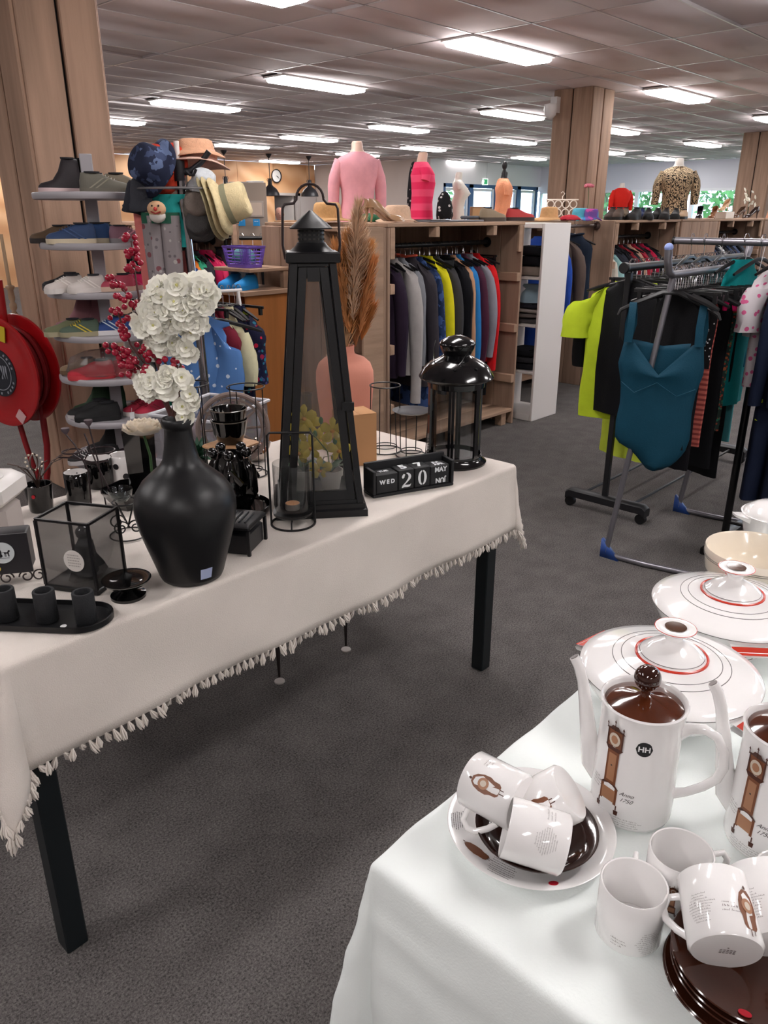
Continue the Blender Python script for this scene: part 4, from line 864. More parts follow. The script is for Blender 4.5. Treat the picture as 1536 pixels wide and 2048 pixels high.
g = G(X=X); g.lathe([(.024, 0), (.024, .0006)], 32); g.obj('round_label', M('d8d2cc', .6), t)
g = G(X=X)
rr = random.Random(3)
for k in range(5):
    z0 = .012 - k * .006; u = -.014
    while u < .014: w_ = rr.uniform(.0015, .004); g.add([(u, z0, .0011), (u + w_, z0, .0011), (u + w_, z0 + .0024, .0011), (u, z0 + .0024, .0011)], [(0, 1, 2, 3)]); u += w_ + .001
g.obj('faint_print', M('a8a29c', .6), t, ang=None)
t = place('dark_figurine', 'dark faceted figurine seen through the square glass box', 'figurine', .672, 1.50, R(10), TZ + .013)
g = G(); rr = random.Random(5); g.loft([[(r_ * math.cos(q) * rr.uniform(.85, 1.12), r_ * .8 * math.sin(q) * rr.uniform(.85, 1.12), z) for q in [2 * PI * k / 9 for k in range(9)]] for r_, z in ((.042, 0), (.044, .012), (.034, .03), (.024, .05), (.02, .075), (.012, .088))]); g.obj('body', M('1c1f22', .2, coat=.4), t, ang=5); G().ball((0, 0, .1), .016, 10).obj('head', M('1c1f22', .2, coat=.4), t)
# ------------------------------------------------ box with horse and carriage badge
p = at(62, 1166)
t = place('letter_holder', 'black metal box with a round horse and carriage badge on scrolled wire feet', 'box', p.x - .03, p.y + .02, YAW - PI / 2 + R(14))
G().rbox(-.07, .042, .0, .055, .03, .115, .002).obj('box_body', M('1e1d20', .45), t)
g = G(); g.bb(-.074, .046, -.004, .0, .028, .118); g.obj('front_panel', M('262428', .5), t)
g = G(X=Matrix.Translation((-.008, -.005, .078)) @ Matrix.Rotation(PI / 2, 4, 'X')); g.lathe([(.024, 0), (.024, .0008)], 32); g.obj('round_badge', M('ccd2d4', .5), t)
g = G(X=Matrix.Translation((-.008, -.0062, .078)) @ Matrix.Rotation(PI / 2, 4, 'X'))
def P2(pts, z=0.0): g.add([(u, v, z) for u, v in pts], [tuple(range(len(pts)))])
P2([(-.016, -.004), (-.002, -.004), (-.001, .003), (-.003, .009), (-.013, .009), (-.015, .003)])
for cx in (-.013, -.004): P2([(cx + .0042 * math.cos(q), -.006 + .0042 * math.sin(q)) for q in [PI * k / 6 for k in range(12)]])
P2([(.003, .002), (.010, .001), (.013, .006), (.016, .005), (.0155, .002), (.0125, .0), (.012, -.002), (.004, -.002)])
for u in (.004, .006, .0105, .012): P2([(u, -.001), (u + .0012, -.001), (u + .0016, -.009), (u + .0004, -.009)])
P2([(-.001, .001), (.004, .0015), (.004, .0008), (-.001, 0)]); P2([(-.014, -.0125), (.014, -.0125), (.012, -.0115), (-.012, -.0115)])
g.obj('carriage_emblem', M('16161a', .6), t, ang=None)
g = G(X=Matrix.Translation((-.022, -.005, .042)) @ Matrix.Rotation(PI / 2, 4, 'X')); g.lathe([(.006, 0), (.006, .0008)], 16); g.obj('price_dot', M('c9b64a', .5), t)
def scroll(c, r, s, m=2): return [(c[0] + s * r * (1 - .7 * k / 20) * math.cos(k * .42), c[1], c[2] + r * (1 - .7 * k / 20) * math.sin(k * .42)) for k in range(20)]
for u, s in ((-.05, 1), (-.01, 1), (.03, -1), (.055, 1)): G().tube(scroll((u, .0, .017), .015, s), .0018, 6).obj('scroll_foot', M('2b2120', .4), t)
# white appliance
p = at(8, 1085)
t = place('bread_bin', 'white rounded appliance with an oval lid at the left picture edge', 'appliance', p.x, p.y, YAW - PI / 2, TZ)
G().rbox(-.09, .028, -.03, .07, 0, .1, .012).obj('foot', M('b8b0ac', .5), t); G().rbox(-.13, .04, -.06, .1, .1, .162, .016).obj('body', M('e2dedb', .3), t); G().lathe([(.05, 0), (.05, .003), (.046, .006), (.002, .007)], 32, (-.03, .01, .161), sy=.75).obj('lid', M('e6e2df', .3), t)
# mugs
def mug_mesh(r, h, mo, mi_):
    g = G(); g.lathe([(r * .93, 0), (r, .003), (r, h - .001), (r - .001, h), (r - .0022, h - .001)], 36, cap=(True, False)); g.k = 1; g.lathe([(r - .0022, h - .001), (r - .0026, .006), (.002, .005)], 36, cap=(False, True)); return g.mesh('body', [mo, mi_], 50)
def mug_handle(r, h, hr=.02, t_=.0034): return G().tube([(r - .002, 0, h * .8), (r + hr * .6, 0, h * .84), (r + hr, 0, h * .68), (r + hr, 0, h * .5), (r + hr * .7, 0, h * .32), (r - .001, 0, h * .24)], t_, 8, flat=1.5).mesh('handle', WHITE)
WH = M('dedad8', .12, coat=.5)
for i, (px, py, r, rz, mo, lab) in enumerate([(160, 1003, .033, 60, GLOSS, 'smaller black mug with a white inside, in front of the larger one'), (203, 972, .039, 200, GLOSS, 'larger black mug with a white inside by the wire candelabra'), (250, 965, .036, 170, WH, 'white mug with black dots left of the large vase')]):
    p = at(px, py, .755); t = place('mug', lab, 'mug', p.x, p.y, R(rz)); put(mug_mesh(r, .088, mo, WH), 'body', t); put(mug_handle(r, .088), 'handle', t).data.materials[0] = mo
    if i == 2:
        g = G()
        for k in range(9): a = k * .7; X = Matrix.Rotation(a, 4, 'Z') @ Matrix.Translation((r + .0006, 0, .03 + .03 * (k % 2))) @ Matrix.Rotation(PI / 2, 4, 'Y'); g.X = X; g.lathe([(.009, 0), (.0088, .0004)], 12)
        g.X = None; g.obj('printed_dot', BLK, t)
p = at(84, 1020); t = place('flower_pot', 'black pot with a red price dot and gold wire tree', 'pot', p.x, p.y); G().lathe([(.028, 0), (.03, .003), (.036, .07), (.037, .075), (.033, .075), (.03, .06), (.002, .05)], 30).obj('body', GLOSS, t)
g = G(X=Matrix.Rotation(YAW + PI, 4, 'Z') @ Matrix.Translation((.0355, 0, .05)) @ Matrix.Rotation(PI / 2 - .1, 4, 'Y')); g.lathe([(.005, 0), (.005, .001)], 14); g.obj('price_dot', M('b8202c', .5), t)
t = place('wire_tree', 'brown wire ornament with pale beads rising from the black pot', 'ornament', p.x, p.y, 0, TZ + .06); rr = random.Random(2); WB = M('4a3a34', .4, metal=.4)
for k in range(9):
    a = rr.random() * 6.3; l_ = rr.uniform(.04, .1); G().tube([(0, 0, 0), (.01 * math.cos(a), .01 * math.sin(a), .03), (l_ * .6 * math.cos(a), l_ * .6 * math.sin(a), .05 + l_ * .3), (l_ * math.cos(a), l_ * math.sin(a), .04 + l_ * .6)], .0014, 5).obj('wire', WB, t)
g = G().torus((0, 0, .075), .022, .0022, 28, axis='Y'); g.X = None; g.obj('ring', WB, t, None, (0, 0, YAW))
for k in range(12): a = k * PI / 6; G().ball((.022 * math.cos(a) * math.cos(YAW - PI / 2), .022 * math.cos(a) * math.sin(YAW - PI / 2), .075 + .022 * math.sin(a)), .0032, 6).obj('bead', M('cfc2b0', .4), t)
# wire candelabra
p = at(190, 1010); t = place('candelabra', 'brown bent wire candelabra with rods crossing above the mugs', 'candelabra', p.x, p.y, YAW - PI / 2)
WB2 = M('33282a', .35, metal=.4)
for pts in ([(-.01, 0, 0), (-.005, 0, .1), (-.03, 0, .17), (-.05, 0, .2)], [(.03, .0, 0), (.025, 0, .13), (.01, .01, .22)], [(-.09, .02, .13), (-.04, 0, .135), (.02, 0, .12), (.05, .01, .125)], [(.05, 0, .03), (.02, 0, .12), (-.005, .01, .2)], [(-.05, .02, .14), (-.02, .02, .12), (0, .01, .15), (.01, 0, .17)]): G().tube(pts, .0022, 6).obj('rod', WB2, t)
for c, r_ in (((-.045, .01, .15), .025), ((.03, .02, .15), .035)): G().torus(c, r_, .002, 28).obj('wire_ring', WB2, t)
for c in ((-.05, 0, .205), (.01, .01, .225)): G().lathe([(.004, -.004), (.011, .006), (.011, .012), (.006, .012)], 14, c).obj('candle_cup', M('4c4046', .4), t)
p = at(265, 1010); t = place('serving_dish', 'angular glossy black dish between the mugs and the large vase', 'dish', p.x, p.y, R(20)); G().loft([[(s * a, s * .8 * b, z) for a, b in ((-1, -.6), (-.5, -1), (.6, -1), (1, -.3), (1, .5), (.4, 1), (-.6, 1), (-1, .5))] for s, z in ((.045, 0), (.05, .01), (.075, .05), (.078, .055), (.074, .055), (.045, .014))]).obj('dish', GLOSS, t)
p = at(268, 1075); t = place('scroll_stand', 'black wire stand with curled scrolls beside the large vase', 'stand', p.x - .005, p.y + .01, YAW - PI / 2 + .5)
for u, v, s in ((-.02, -.01, 1), (.015, -.015, -1), (-.02, .04, 1)): G().tube([(u, v, .09)] + scroll((u, v, .03), .02, s), .002, 6).obj('scroll', BLKM, t)
G().torus((-.0, .01, .004), .045, .002, 30).obj('base_ring', BLKM, t); G().torus((-.0, .01, .09), .03, .002, 30).obj('top_ring', BLKM, t)
t = place('glass_jar', 'small clear glass jar dish standing in the curled wire stand', 'jar', p.x - .01, p.y + .02, 0, TZ + .095); G().lathe([(.015, 0), (.026, .012), (.03, .03), (.029, .03), (.024, .014), (.012, .003)], 26).obj('jar', glassmat('e8ecec', .9), t)
# plant, pink vase, pampas, kraft box, bottle, basket, wheel
p = at(400, 960); t = place('green_plant', 'dark green artificial foliage between the large vase and the figures', 'plant', p.x + .03, p.y + .05); rr = random.Random(6); G().lathe([(.025, 0), (.03, .05), (.026, .05), (.002, .04)], 16).obj('pot', BLKM, t)
for k in range(34):
    a = rr.random() * 6.3; l_ = rr.uniform(.03, .065); h = rr.uniform(.05, .12); c = Vector((l_ * math.cos(a), l_ * math.sin(a), h)); b_ = Vector((0, 0, .05)); d = (c - b_).normalized(); s_ = d.cross(Vector((0, 0, 1))).normalized() * .009
    G().add([b_, (b_ + c) / 2 + s_ + Vector((0, 0, .008)), c, (b_ + c) / 2 - s_ + Vector((0, 0, .008))], [(0, 1, 2, 3)]).obj('leaf', M('1f4a34', .5), t, ang=None)
PKV = M('d9907c', .75, bump=.1, bs=120); pvx, pvy = 1.875, 1.93
t = place('vase', 'tall matt salmon pink vase with rounded shoulders holding pampas grass', 'vase', pvx, pvy)
G().lathe([(.07, 0), (.078, .004), (.088, .06), (.097, .14), (.1015, .2), (.1, .235), (.09, .262), (.07, .28), (.048, .288), (.037, .294), (.034, .303), (.035, .322), (.031, .322), (.029, .29)], 48).obj('body', PKV, t, ang=60)
def pk_(px, py, dk=0):
    d = ray(px, py); n = Vector((math.cos(YAW), math.sin(YAW), 0)); return E0 + d * (((pvx * n.x + pvy * n.y) + dk) / d.dot(n))
for i, (lab, colr, path, wd, seed) in enumerate([('tall pale beige pampas plume reaching above the lantern', 'c9a88c', [(712, 720), (705, 600), (712, 500), (716, 418)], 26, 1), ('orange brown pampas plume leaning left beside the lantern', 'c48a56', [(708, 720), (695, 640), (684, 560), (672, 500)], 22, 2), ('orange brown pampas plume in the middle of the bunch', 'c08852', [(708, 720), (702, 640), (698, 560), (696, 480)], 24, 3), ('orange pampas plume bending right with feathery side hairs', 'cc8c58', [(714, 720), (722, 640), (732, 580), (744, 530)], 18, 4), ('beige pampas plume right of the tallest one', 'bd9a7a', [(713, 720), (718, 620), (724, 540), (728, 470)], 20, 5), ('short brown pampas plume low at the vase neck', 'a5754c', [(710, 720), (712, 660), (716, 610)], 16, 6), ('light beige pampas plume at the left edge of the bunch', 'd0ac8a', [(706, 720), (690, 620), (684, 540), (688, 480)], 24, 7), ('brown orange pampas plume bowing low to the right', 'b9783f', [(714, 720), (728, 660), (738, 620), (736, 560)], 18, 8), ('golden pampas plume right behind the middle of the bunch', 'c99560', [(711, 720), (712, 620), (722, 540), (736, 500)], 24, 9)]):
    t = thing('pampas_plume', lab, 'dried grass', (0, 0, 0)); dk = .012 * (i - 3); P_ = [pk_(a, b, dk) for a, b in path]; base = Vector((pvx, pvy, TZ + .30))
    G().tube([base - Vector((0, 0, .25)), base] + P_[1:], [.0022] * 2 + [.002] * (len(P_) - 1), 5).obj('stalk', M('a88460', .8), t)
    g = G(); rr = random.Random(seed); Lk = len(P_) - 1
    for k in range(800):
        f = rr.random() ** .85 * .9 + .1; s_ = f * Lk; j = min(Lk - 1, int(s_)); p0 = P_[j].lerp(P_[j + 1], s_ - j)
        if f < .22: continue
        env = math.sin(PI * min(1, (f - .1) / .95)) ** .6; dirn = (P_[j + 1] - P_[j]).normalized(); side = Vector((rr.gauss(0, 1), rr.gauss(0, 1), 0)); side = side.normalized() * wd / 1540 * 4.9 * env * rr.uniform(.3, .75)
        tip = p0 + dirn * rr.uniform(.03, .055) + side; mid = p0 + dirn * .022 + side * .6; q = dirn.cross(side).normalized() * .0019
        g.add([p0 - q, p0 + q, mid + q * 1.1, mid - q * 1.1, tip], [(0, 1, 2, 3), (3, 2, 4)])
    o = g.obj('plume', M(colr, .8, var=.15, vs=30), t, ang=None); o['kind'] = 'stuff'
t = place('cardboard_box', 'plain brown cardboard box between the tall lantern and the pink vase', 'box', 1.675, 1.685, R(-22)); KR = M('b1835a', .8, var=.04, vs=8); G().rbox(-.055, .055, -.05, .05, 0, .165, .001).obj('box_body', KR, t); G().rbox(-.055, .0, -.05, .05, .1652, .167, .0005).obj('lid_flap', KR, t); G().rbox(.001, .055, -.05, .05, .1652, .167, .0005).obj('lid_flap', KR, t)
t = place('basket', 'small round rattan basket beside the foot of the pink vase', 'basket', 1.80, 1.79); RB = M('b88458', .7, bump=.5, bs=120)
for k in range(7): G().torus((0, 0, .006 + k * .011), .03 + .008 * math.sin(k * .5), .0055, 26).obj('woven_ring', RB, t)
p = lk(618, 930, .25); t = place('glass_bottle', 'slender clear glass bottle behind the tall lantern', 'bottle', p.x, p.y); G().lathe([(.02, 0), (.026, .01), (.026, .09), (.02, .12), (.0155, .14), (.0155, .24), (.018, .244), (.018, .252), (.0135, .252), (.0135, .14)], 26).obj('bottle', glassmat('e4e8ea', .85), t)
def bk(px, py, x, y):
    d = ray(px, py); n = Vector((math.cos(YAW), math.sin(YAW), 0)); return E0 + d * ((x * n.x + y * n.y) / d.dot(n))
wx, wy = 1.36, 1.98; c = bk(470, 905, wx, wy)
t = thing('wagon_wheel', 'decorative grey brown wagon wheel standing behind the glossy bowls', 'wheel', (c.x, c.y, TZ + .117), 0, None, (R(-8), 0, YAW - PI / 2 + .3)); WW = M('7c6c66', .7, var=.15, vs=20)
G().torus((0, 0, 0), .108, .008, 44, 8, 'Y').obj('rim', WW, t); G().torus((0, 0, 0), .09, .004, 40, 6, 'Y').obj('inner_rim', WW, t); G(X=Matrix.Rotation(PI / 2, 4, 'X')).lathe([(.018, -.014), (.022, -.008), (.022, .008), (.018, .014)], 20).obj('hub', WW, t)
for k in range(10): a = k * PI / 5; G().tube([(.02 * math.cos(a), 0, .02 * math.sin(a)), (.102 * math.cos(a), 0, .102 * math.sin(a))], [.005, .0035], 8).obj('spoke', WW, t)
t = place('silver_cups', 'small shiny silver teapot behind the wire ring stand', 'teapot', 1.47, 1.93); SV = M('b8b0aa', .12, metal=1.)
G().lathe([(.02, 0), (.034, .012), (.038, .03), (.03, .048), (.02, .054), (.02, .058), (.012, .064), (.004, .068), (.006, .074), (.001, .078)], 28).obj('body', SV, t, ang=60); G().tube([(.032, 0, .02), (.05, 0, .035), (.058, 0, .052)], [.007, .005, .004], 8).obj('spout', SV, t); G().tube([(-.034, 0, .04), (-.055, 0, .045), (-.058, 0, .025), (-.036, 0, .016)], .003, 8).obj('handle', SV, t)
# ---------------------------------------------------------------- right table with crockery
QX0, QX1, QY0, QY1 = .533, 2.35, -.35, .502
t = thing('display_table', 'table under the mint white cloth with the crockery', 'table', (QX0, QY0, 0)); W_, D_ = QX1 - QX0, QY1 - QY0
G().rbox(0, W_, 0, D_, .722, .749, .003).obj('tabletop', M('6d6660', .6), t)
for a in (.05, W_ - .05):
    for b in (.05, D_ - .05): G().rbox(-.022, .022, -.022, .022, 0, .722, .003).obj('leg', M('14181b', .4), t, (a, b, 0))
MINT = M('eff5f3', .7, var=.02, vs=4, bump=.12, bs=300, spec=.25)
rcl, rpos = drape('tablecloth', 'smooth mint white tablecloth with fold creases under the brown and white crockery', QX0, QX1, QY0, QY1, .7545, (.5, .2, .2, .5), MINT, seed=9, amp=.004, flare=.15, crease=.008, sub=.013)
BR = M('3a1d12', .12, coat=.5); BR2 = M('4e2412', .1, coat=.6)
ART = [M('7a4a30', .4), M('4a2416', .4), M('cdbfae', .4), M('3c3836', .5), M('a9795a', .4)]
# longcase clock print: polygons in units where the clock is 1 high
def clock_art():
    A = []
    def q(x0, x1, y0, y1, m): A.append(([(x0, y0), (x1, y0), (x1, y1), (x0, y1)], m))
    q(-.10, .10, .05, .10, 1); A.append(([(-.115, .0), (-.08, .0), (-.075, .05), (-.12, .05)], 1)); A.append(([(.08, 0), (.115, 0), (.12, .05), (.075, .05)], 1))
    q(-.09, .09, .10, .27, 0); q(-.07, .07, .12, .25, 4); A.append(([(-.1, .27), (.1, .27), (.062, .31), (-.062, .31)], 1))
    q(-.062, .062, .31, .66, 0); q(-.04, .04, .34, .63, 4); q(-.008, .008, .50, .515, 3)
    A.append(([(-.062, .66), (.062, .66), (.095, .70), (-.095, .70)], 1)); q(-.085, .085, .70, .87, 0); q(-.085, -.07, .70, .87, 1); q(.07, .085, .70, .87, 1)
    A.append(([(.058 * math.cos(a), .785 + .07 * math.sin(a)) for a in [2 * PI * i / 16 for i in range(16)]], 2)); A.append(([(.035 * math.cos(a), .785 + .042 * math.sin(a)) for a in [2 * PI * i / 12 for i in range(12)]], 4))
    A.append(([(-.1, .87), (.1, .87), (.085, .89), (.05, .9), (.03, .93), (-.03, .93), (-.05, .9), (-.085, .89)], 1))
    for x, h in ((-.085, .95), (0, 1.0), (.085, .95)): A.append(([(x - .006, .88), (x + .006, .88), (x + .004, h - .03), (x - .004, h - .03)], 1)); A.append(([(x - .012, h - .03), (x + .012, h - .03), (x, h)], 1))
    return A
def short_art():  # round bracket clock
    A = [([(-.10, .05), (.10, .05), (.15, .12), (.16, .3), (.2, .42), (.19, .62), (.14, .8), (.06, .9), (-.06, .9), (-.14, .8), (-.19, .62), (-.2, .42), (-.16, .3), (-.15, .12)], 0)]
    A.append(([(.13 * math.cos(a), .55 + .16 * math.sin(a)) for a in [2 * PI * i / 16 for i in range(16)]], 4)); A.append(([(.07 * math.cos(a), .55 + .09 * math.sin(a)) for a in [2 * PI * i / 12 for i in range(12)]], 2))
    A.append(([(-.02, .9), (.02, .9), (.03, .95), (0, 1), (-.03, .95)], 1)); A.append(([(-.05, -.1), (-.03, -.1), (-.03, .05), (-.05, .05)], 1)); A.append(([(.03, -.06), (.05, -.06), (.05, .05), (.03, .05)], 1))
    return A
def decal(t, rad, art, a0, z0, h, name='clock_print', wide=1.0, rot=0):
    """flat print wrapped on a cylinder of radius rad(z)"""
    g = G(); rf = rad if callable(rad) else (lambda z: rad)
    for k, (poly, m) in enumerate(art):
        pts = []
        for u, v in poly:
            if rot: u, v = u * math.cos(rot) - v * math.sin(rot), u * math.sin(rot) + v * math.cos(rot)
            z = z0 + v * h; r = rf(z) + .0004 + .00012 * k; a = a0 + u * h * wide / r; pts.append((r * math.cos(a), r * math.sin(a), z))
        g.k = m; g.add(pts, [tuple(range(len(pts)))])
    return g.obj(name, ART, t, ang=None)
def wrap_text(t, rad, s, a0, z0, size, shear=.35, bold=0, mat=None, name='lettering'):
    v, f = text(s, size, bold, shear); rf = rad if callable(rad) else (lambda z: rad)
    g = G(); g.add([((rf(z0 + b) + .0006) * math.cos(a0 + a / rf(z0 + b)), (rf(z0 + b) + .0006) * math.sin(a0 + a / rf(z0 + b)), z0 + b) for a, b, _ in v], f); return g.obj(name, mat or ART[3], t, ang=None)
def script_block(t, rad, a0, z0, wd, rows_, lh, seed=1, name='fine_print', taper=.0, rot=0):
    """illegible rows of small cursive strokes"""
    g = G(); rr = random.Random(seed); rf = rad if callable(rad) else (lambda z: rad)
    def put_(u, v): 
        if rot: u, v = u * math.cos(rot) - v * math.sin(rot), u * math.sin(rot) + v * math.cos(rot)
        r = rf(z0 + v) + .0005; return (r * math.cos(a0 + u / r), r * math.sin(a0 + u / r), z0 + v)
    for k in range(rows_):
        w_ = wd * (1 - taper * abs(k - rows_ * .45) / rows_ * 2) * rr.uniform(.85, 1); u = -w_ / 2; v = -k * lh
        while u < w_ / 2:
            n = rr.randint(2, 6)
            for c in range(n):
                h = lh * rr.choice((.28, .3, .34, .55)); e = lh * .1; g.add([put_(u, v), put_(u + e, v), put_(u + e + h * .3, v + h), put_(u + h * .3, v + h)], [(0, 1, 2, 3)])
                g.add([put_(u + h * .3, v + h), put_(u + h * .3 + e, v + h), put_(u + lh * .38 + e, v), put_(u + lh * .38, v)], [(0, 1, 2, 3)]) if c % 2 else None
                u += lh * .36
            u += lh * .3
    return g.obj(name, M('6a6260', .6), t, ang=None)
PORC = M('f2f0ef', .1, coat=.6)
NORM_L = YAW + PI  # heading from the objects back to the camera
# ---- teapots
def coffee_pot(label, x, y, z=TZ, dirn=None, hh=True, seed=0):
    t = thing('coffee_pot', label, 'coffee pot', (x, y, z), 0); sp = R(103) if dirn is None else dirn
    pr2 = [(.0475, 0), (.0515, .003), (.0528, .008), (.053, .03), (.0515, .09), (.051, .142), (.0525, .164), (.0545, .170), (.0525, .172)]
    rad = lambda zz: interp([(b, a) for a, b in pr2], max(0, min(.17, zz)))
    g = G(); g.lathe(pr2 + [(.049, .169), (.0485, .132), (.002, .13)], 56); g.obj('body', PORC, t, ang=55)
    lid = G().lathe([(.0485, .159), (.0488, .164), (.046, .1655), (.03, .1705), (.012, .176), (.006, .179), (.0055, .183), (.008, .187)], 48).obj('lid', BR2, t, ang=55)
    G().ball((0, 0, .202), .0168, 22).obj('knob', M('331710', .08, coat=.7), lid)
    c, s_ = math.cos(sp), math.sin(sp)
    def D(u, zz, v=0): return (u * c - v * s_, u * s_ + v * c, zz)
    G().tube([D(.044, .035), D(.056, .052), (D(.064, .09)), D(.073, .14), D(.08, .172), D(.087, .192), D(.094, .203)], [.014, .0155, .0125, .0095, .008, .0078, .0072], 16, flat=.9).obj('spout', PORC, t, ang=70)
    G().tube([D(.0937, .2026), D(.0946, .2037)], [.0055, .0055], 12).obj('spout_opening', M('8b8584', .5), t)
    H = [D(-.046, .135), D(-.058, .147), D(-.074, .152), D(-.09, .146), D(-.1, .128), D(-.103, .106), D(-.098, .086), D(-.084, .068), D(-.066, .052), D(-.05, .043), D(-.044, .038)]
    G().tube(H, [.009, .0075, .0065, .0062, .0062, .0062, .006, .0056, .0055, .0068, .009], 12, flat=1.0).obj('handle', PORC, t, ang=70)
    fa = math.atan2(y, x) + PI + R(4)
    decal(t, rad, clock_art(), fa - R(36), .022, .14)
    if hh:
        X = Matrix.Rotation(fa + R(5), 4, 'Z') @ Matrix.Translation((.0528, 0, .131)) @ Matrix.Rotation(PI / 2, 4, 'Z') @ Matrix.Rotation(PI / 2, 4, 'X')
        g = G()
        r = .0105
        for k in range(8):
            u0, u1 = -r + 2 * r * k / 8, -r + 2 * r * (k + 1) / 8; h0, h1 = math.sqrt(max(0, r * r - u0 * u0)), math.sqrt(max(0, r * r - u1 * u1)); P_ = []
            for u, v in ((u0, -h0), (u1, -h1), (u1, h1), (u0, h0)): a = fa + R(5) + u / .0524; q = rad(.131 + v) + .0005; P_.append((q * math.cos(a), q * math.sin(a), .131 + v))
            g.add(P_, [(0, 1, 2, 3)])
        g.obj('round_sticker', M('1a1a1c', .4), t, ang=None)
        wrap_text(t, lambda zz: rad(zz) + .0004, 'HH', fa + R(5), .131, .0105, 0, .0003, M('e6e6e6', .5), 'white_lettering')
    else:
        g = G(); fb = fa - R(46)
        g.add([((rad(.13 + v) + .0006) * math.cos(fb + u / .052), (rad(.13 + v) + .0006) * math.sin(fb + u / .052), .13 + v) for u, v in [(.004 * math.cos(q), .0075 * math.sin(q)) for q in [2 * PI * k / 12 for k in range(12)]]], [tuple(range(12))]); g.obj('green_sticker', M('2f8a62', .3), t, ang=None)
    for da, s_t, zz in ((R(2), 'Anno', .058), (R(2), '1750', .049)): wrap_text(t, rad, s_t, fa - R(8) - da, zz, .008, .5)
    script_block(t, rad, fa - R(22), .0185, .062, 4, .0034, 3 + seed); script_block(t, rad, fa - R(64), .062, .012, 4, .0045, 8 + seed)
    return t
coffee_pot('tall white coffee pot with brown lid and black HH sticker, clock print', .831, .32)
coffee_pot('second tall white coffee pot with brown lid cut by the right picture edge', .894, .163, seed=2, hh=False)
# ---- tureens
LINE = M('4a4644', .3); RED = M('c2311e', .25)
def tureen(label, x, y, rz):
    t = thing('tureen', label, 'tureen', (x, y, TZ), rz); Rr = .134
    G().lathe([(.058, 0), (.062, .003), (.062, .012), (.075, .018), (.1, .034), (.12, .055), (.13, .075), (.1325, .082), (.1285, .082), (.118, .06), (.002, .03)], 64).obj('bowl', PORC, t, ang=50)
    L = G().lathe([(Rr, .083), (Rr + .0015, .085), (Rr, .0875), (.12, .092), (.1, .099), (.085, .1035), (.07, .107), (.056, .110), (.05, .1125), (.042, .121), (.03, .130), (.018, .136), (.013, .140), (.013, .146), (.02, .152), (.0295, .157), (.030, .1595), (.027, .1605), (.02, .1595), (.002, .1590)], 72).obj('lid', PORC, t, ang=50)
    for r, z, w_, m in ((.087, .1030, .0006, LINE), (.074, .1061, .0006, LINE), (.0525, .1117, .0022, RED), (.0302, .1592, .0006, RED), (.0475, .1155, .0005, LINE), (.1348, .0850, .0008, LINE)):
        G().torus((0, 0, z), r, w_, 72, 6).obj('painted_ring', m, L)
    G().lathe([(.015, .16), (.016, .1606), (.002, .1608)], 28).obj('brown_knob_dot', M('4a2c18', .1, coat=.5), L)
    G().torus((0, 0, .006), .0625, .0006, 48, 5).obj('painted_ring', LINE, t)
    for s in (-1, 1):
        g = G(); g.loft([[(s * (.125 + d), w_ * math.sin(a) if False else w_, z) for w_ in (-.04, -.03, -.01, .01, .03, .04)] for d, z in ((0, .077), (.022, .073), (.026, .068), (.022, .064), (0, .066))], closed=False, cap=(False, False)); h_ = g.obj('lug_handle', PORC, t, ang=70)
        G().add([(s * .152, -.037, .0712), (s * .152, .037, .0712), (s * .135, .04, .0768), (s * .135, -.04, .0768)], [(0, 1, 2, 3)]).obj('red_stripe', RED, h_, ang=None)
    return t
tureen('nearest white tureen with red and black rings on the lid', 1.055, .375, R(80))
tureen('second white tureen with red rings, right behind the nearest one', 1.335, .385, R(218))
t = thing('bowl', 'open cream bowl with a small red mark behind the second tureen', 'bowl', (1.57, .42, TZ), 0); CRM = M('e6dccc', .15, coat=.5)
G().lathe([(.045, 0), (.05, .004), (.07, .02), (.094, .06), (.1, .1), (.0985, .108), (.0955, .104), (.09, .064), (.066, .026), (.002, .012)], 56).obj('body', CRM, t, ang=55)
for z, r in ((.092, .0995), (.088, .099)): G().torus((0, 0, z), r, .0005, 56, 5).obj('painted_ring', LINE, t)
g = G(X=Matrix.Rotation(NORM_L - R(52), 4, 'Z') @ Matrix.Translation((.1, 0, .083)) @ Matrix.Rotation(PI / 2, 4, 'Y')); g.torus((0, 0, 0), .007, .0014, 20); g.torus((0, .003, 0), .003, .001, 12); g.obj('red_mark', M('c23a3a', .3), t)
t = thing('covered_dish', 'white covered dish with a pointed lug and faint floral print at the back', 'dish', (1.86, .47, TZ), R(133))
G().lathe([(.045, 0), (.05, .005), (.066, .04), (.076, .085), (.078, .09), (.072, .09), (.002, .03)], 48).obj('body', PORC, t, ang=55); G().lathe([(.074, .09), (.07, .098), (.045, .112), (.02, .118), (.012, .12), (.014, .128), (.002, .132)], 44).obj('lid', PORC, t, ang=55)
g = G(); g.loft([[(.07, -.026, .084), (.07, .026, .084), (.07, .02, .072), (.07, -.02, .072)], [(.1, -.012, .09), (.1, .012, .09), (.1, .009, .085), (.1, -.009, .085)]]); g.obj('lug_handle', PORC, t)
g = G(); rr = random.Random(4)
for k in range(26): a = R(60) + rr.gauss(0, .16); z = .05 + rr.gauss(0, .008); r = .0705; X = Matrix.Rotation(a, 4, 'Z') @ Matrix.Translation((interp([(.04, .066), (.085, .076)], z) + .0006, 0, z)) @ Matrix.Rotation(PI / 2 - .2, 4, 'Y') @ Matrix.Rotation(rr.random() * 6, 4, 'Z'); g.X = X; g.add([(-.004, 0, 0), (0, .0012, 0), (.004, 0, 0), (0, -.0012, 0)], [(0, 1, 2, 3)])
g.X = None; g.obj('floral_print', M('55585c', .5), t, ang=None)
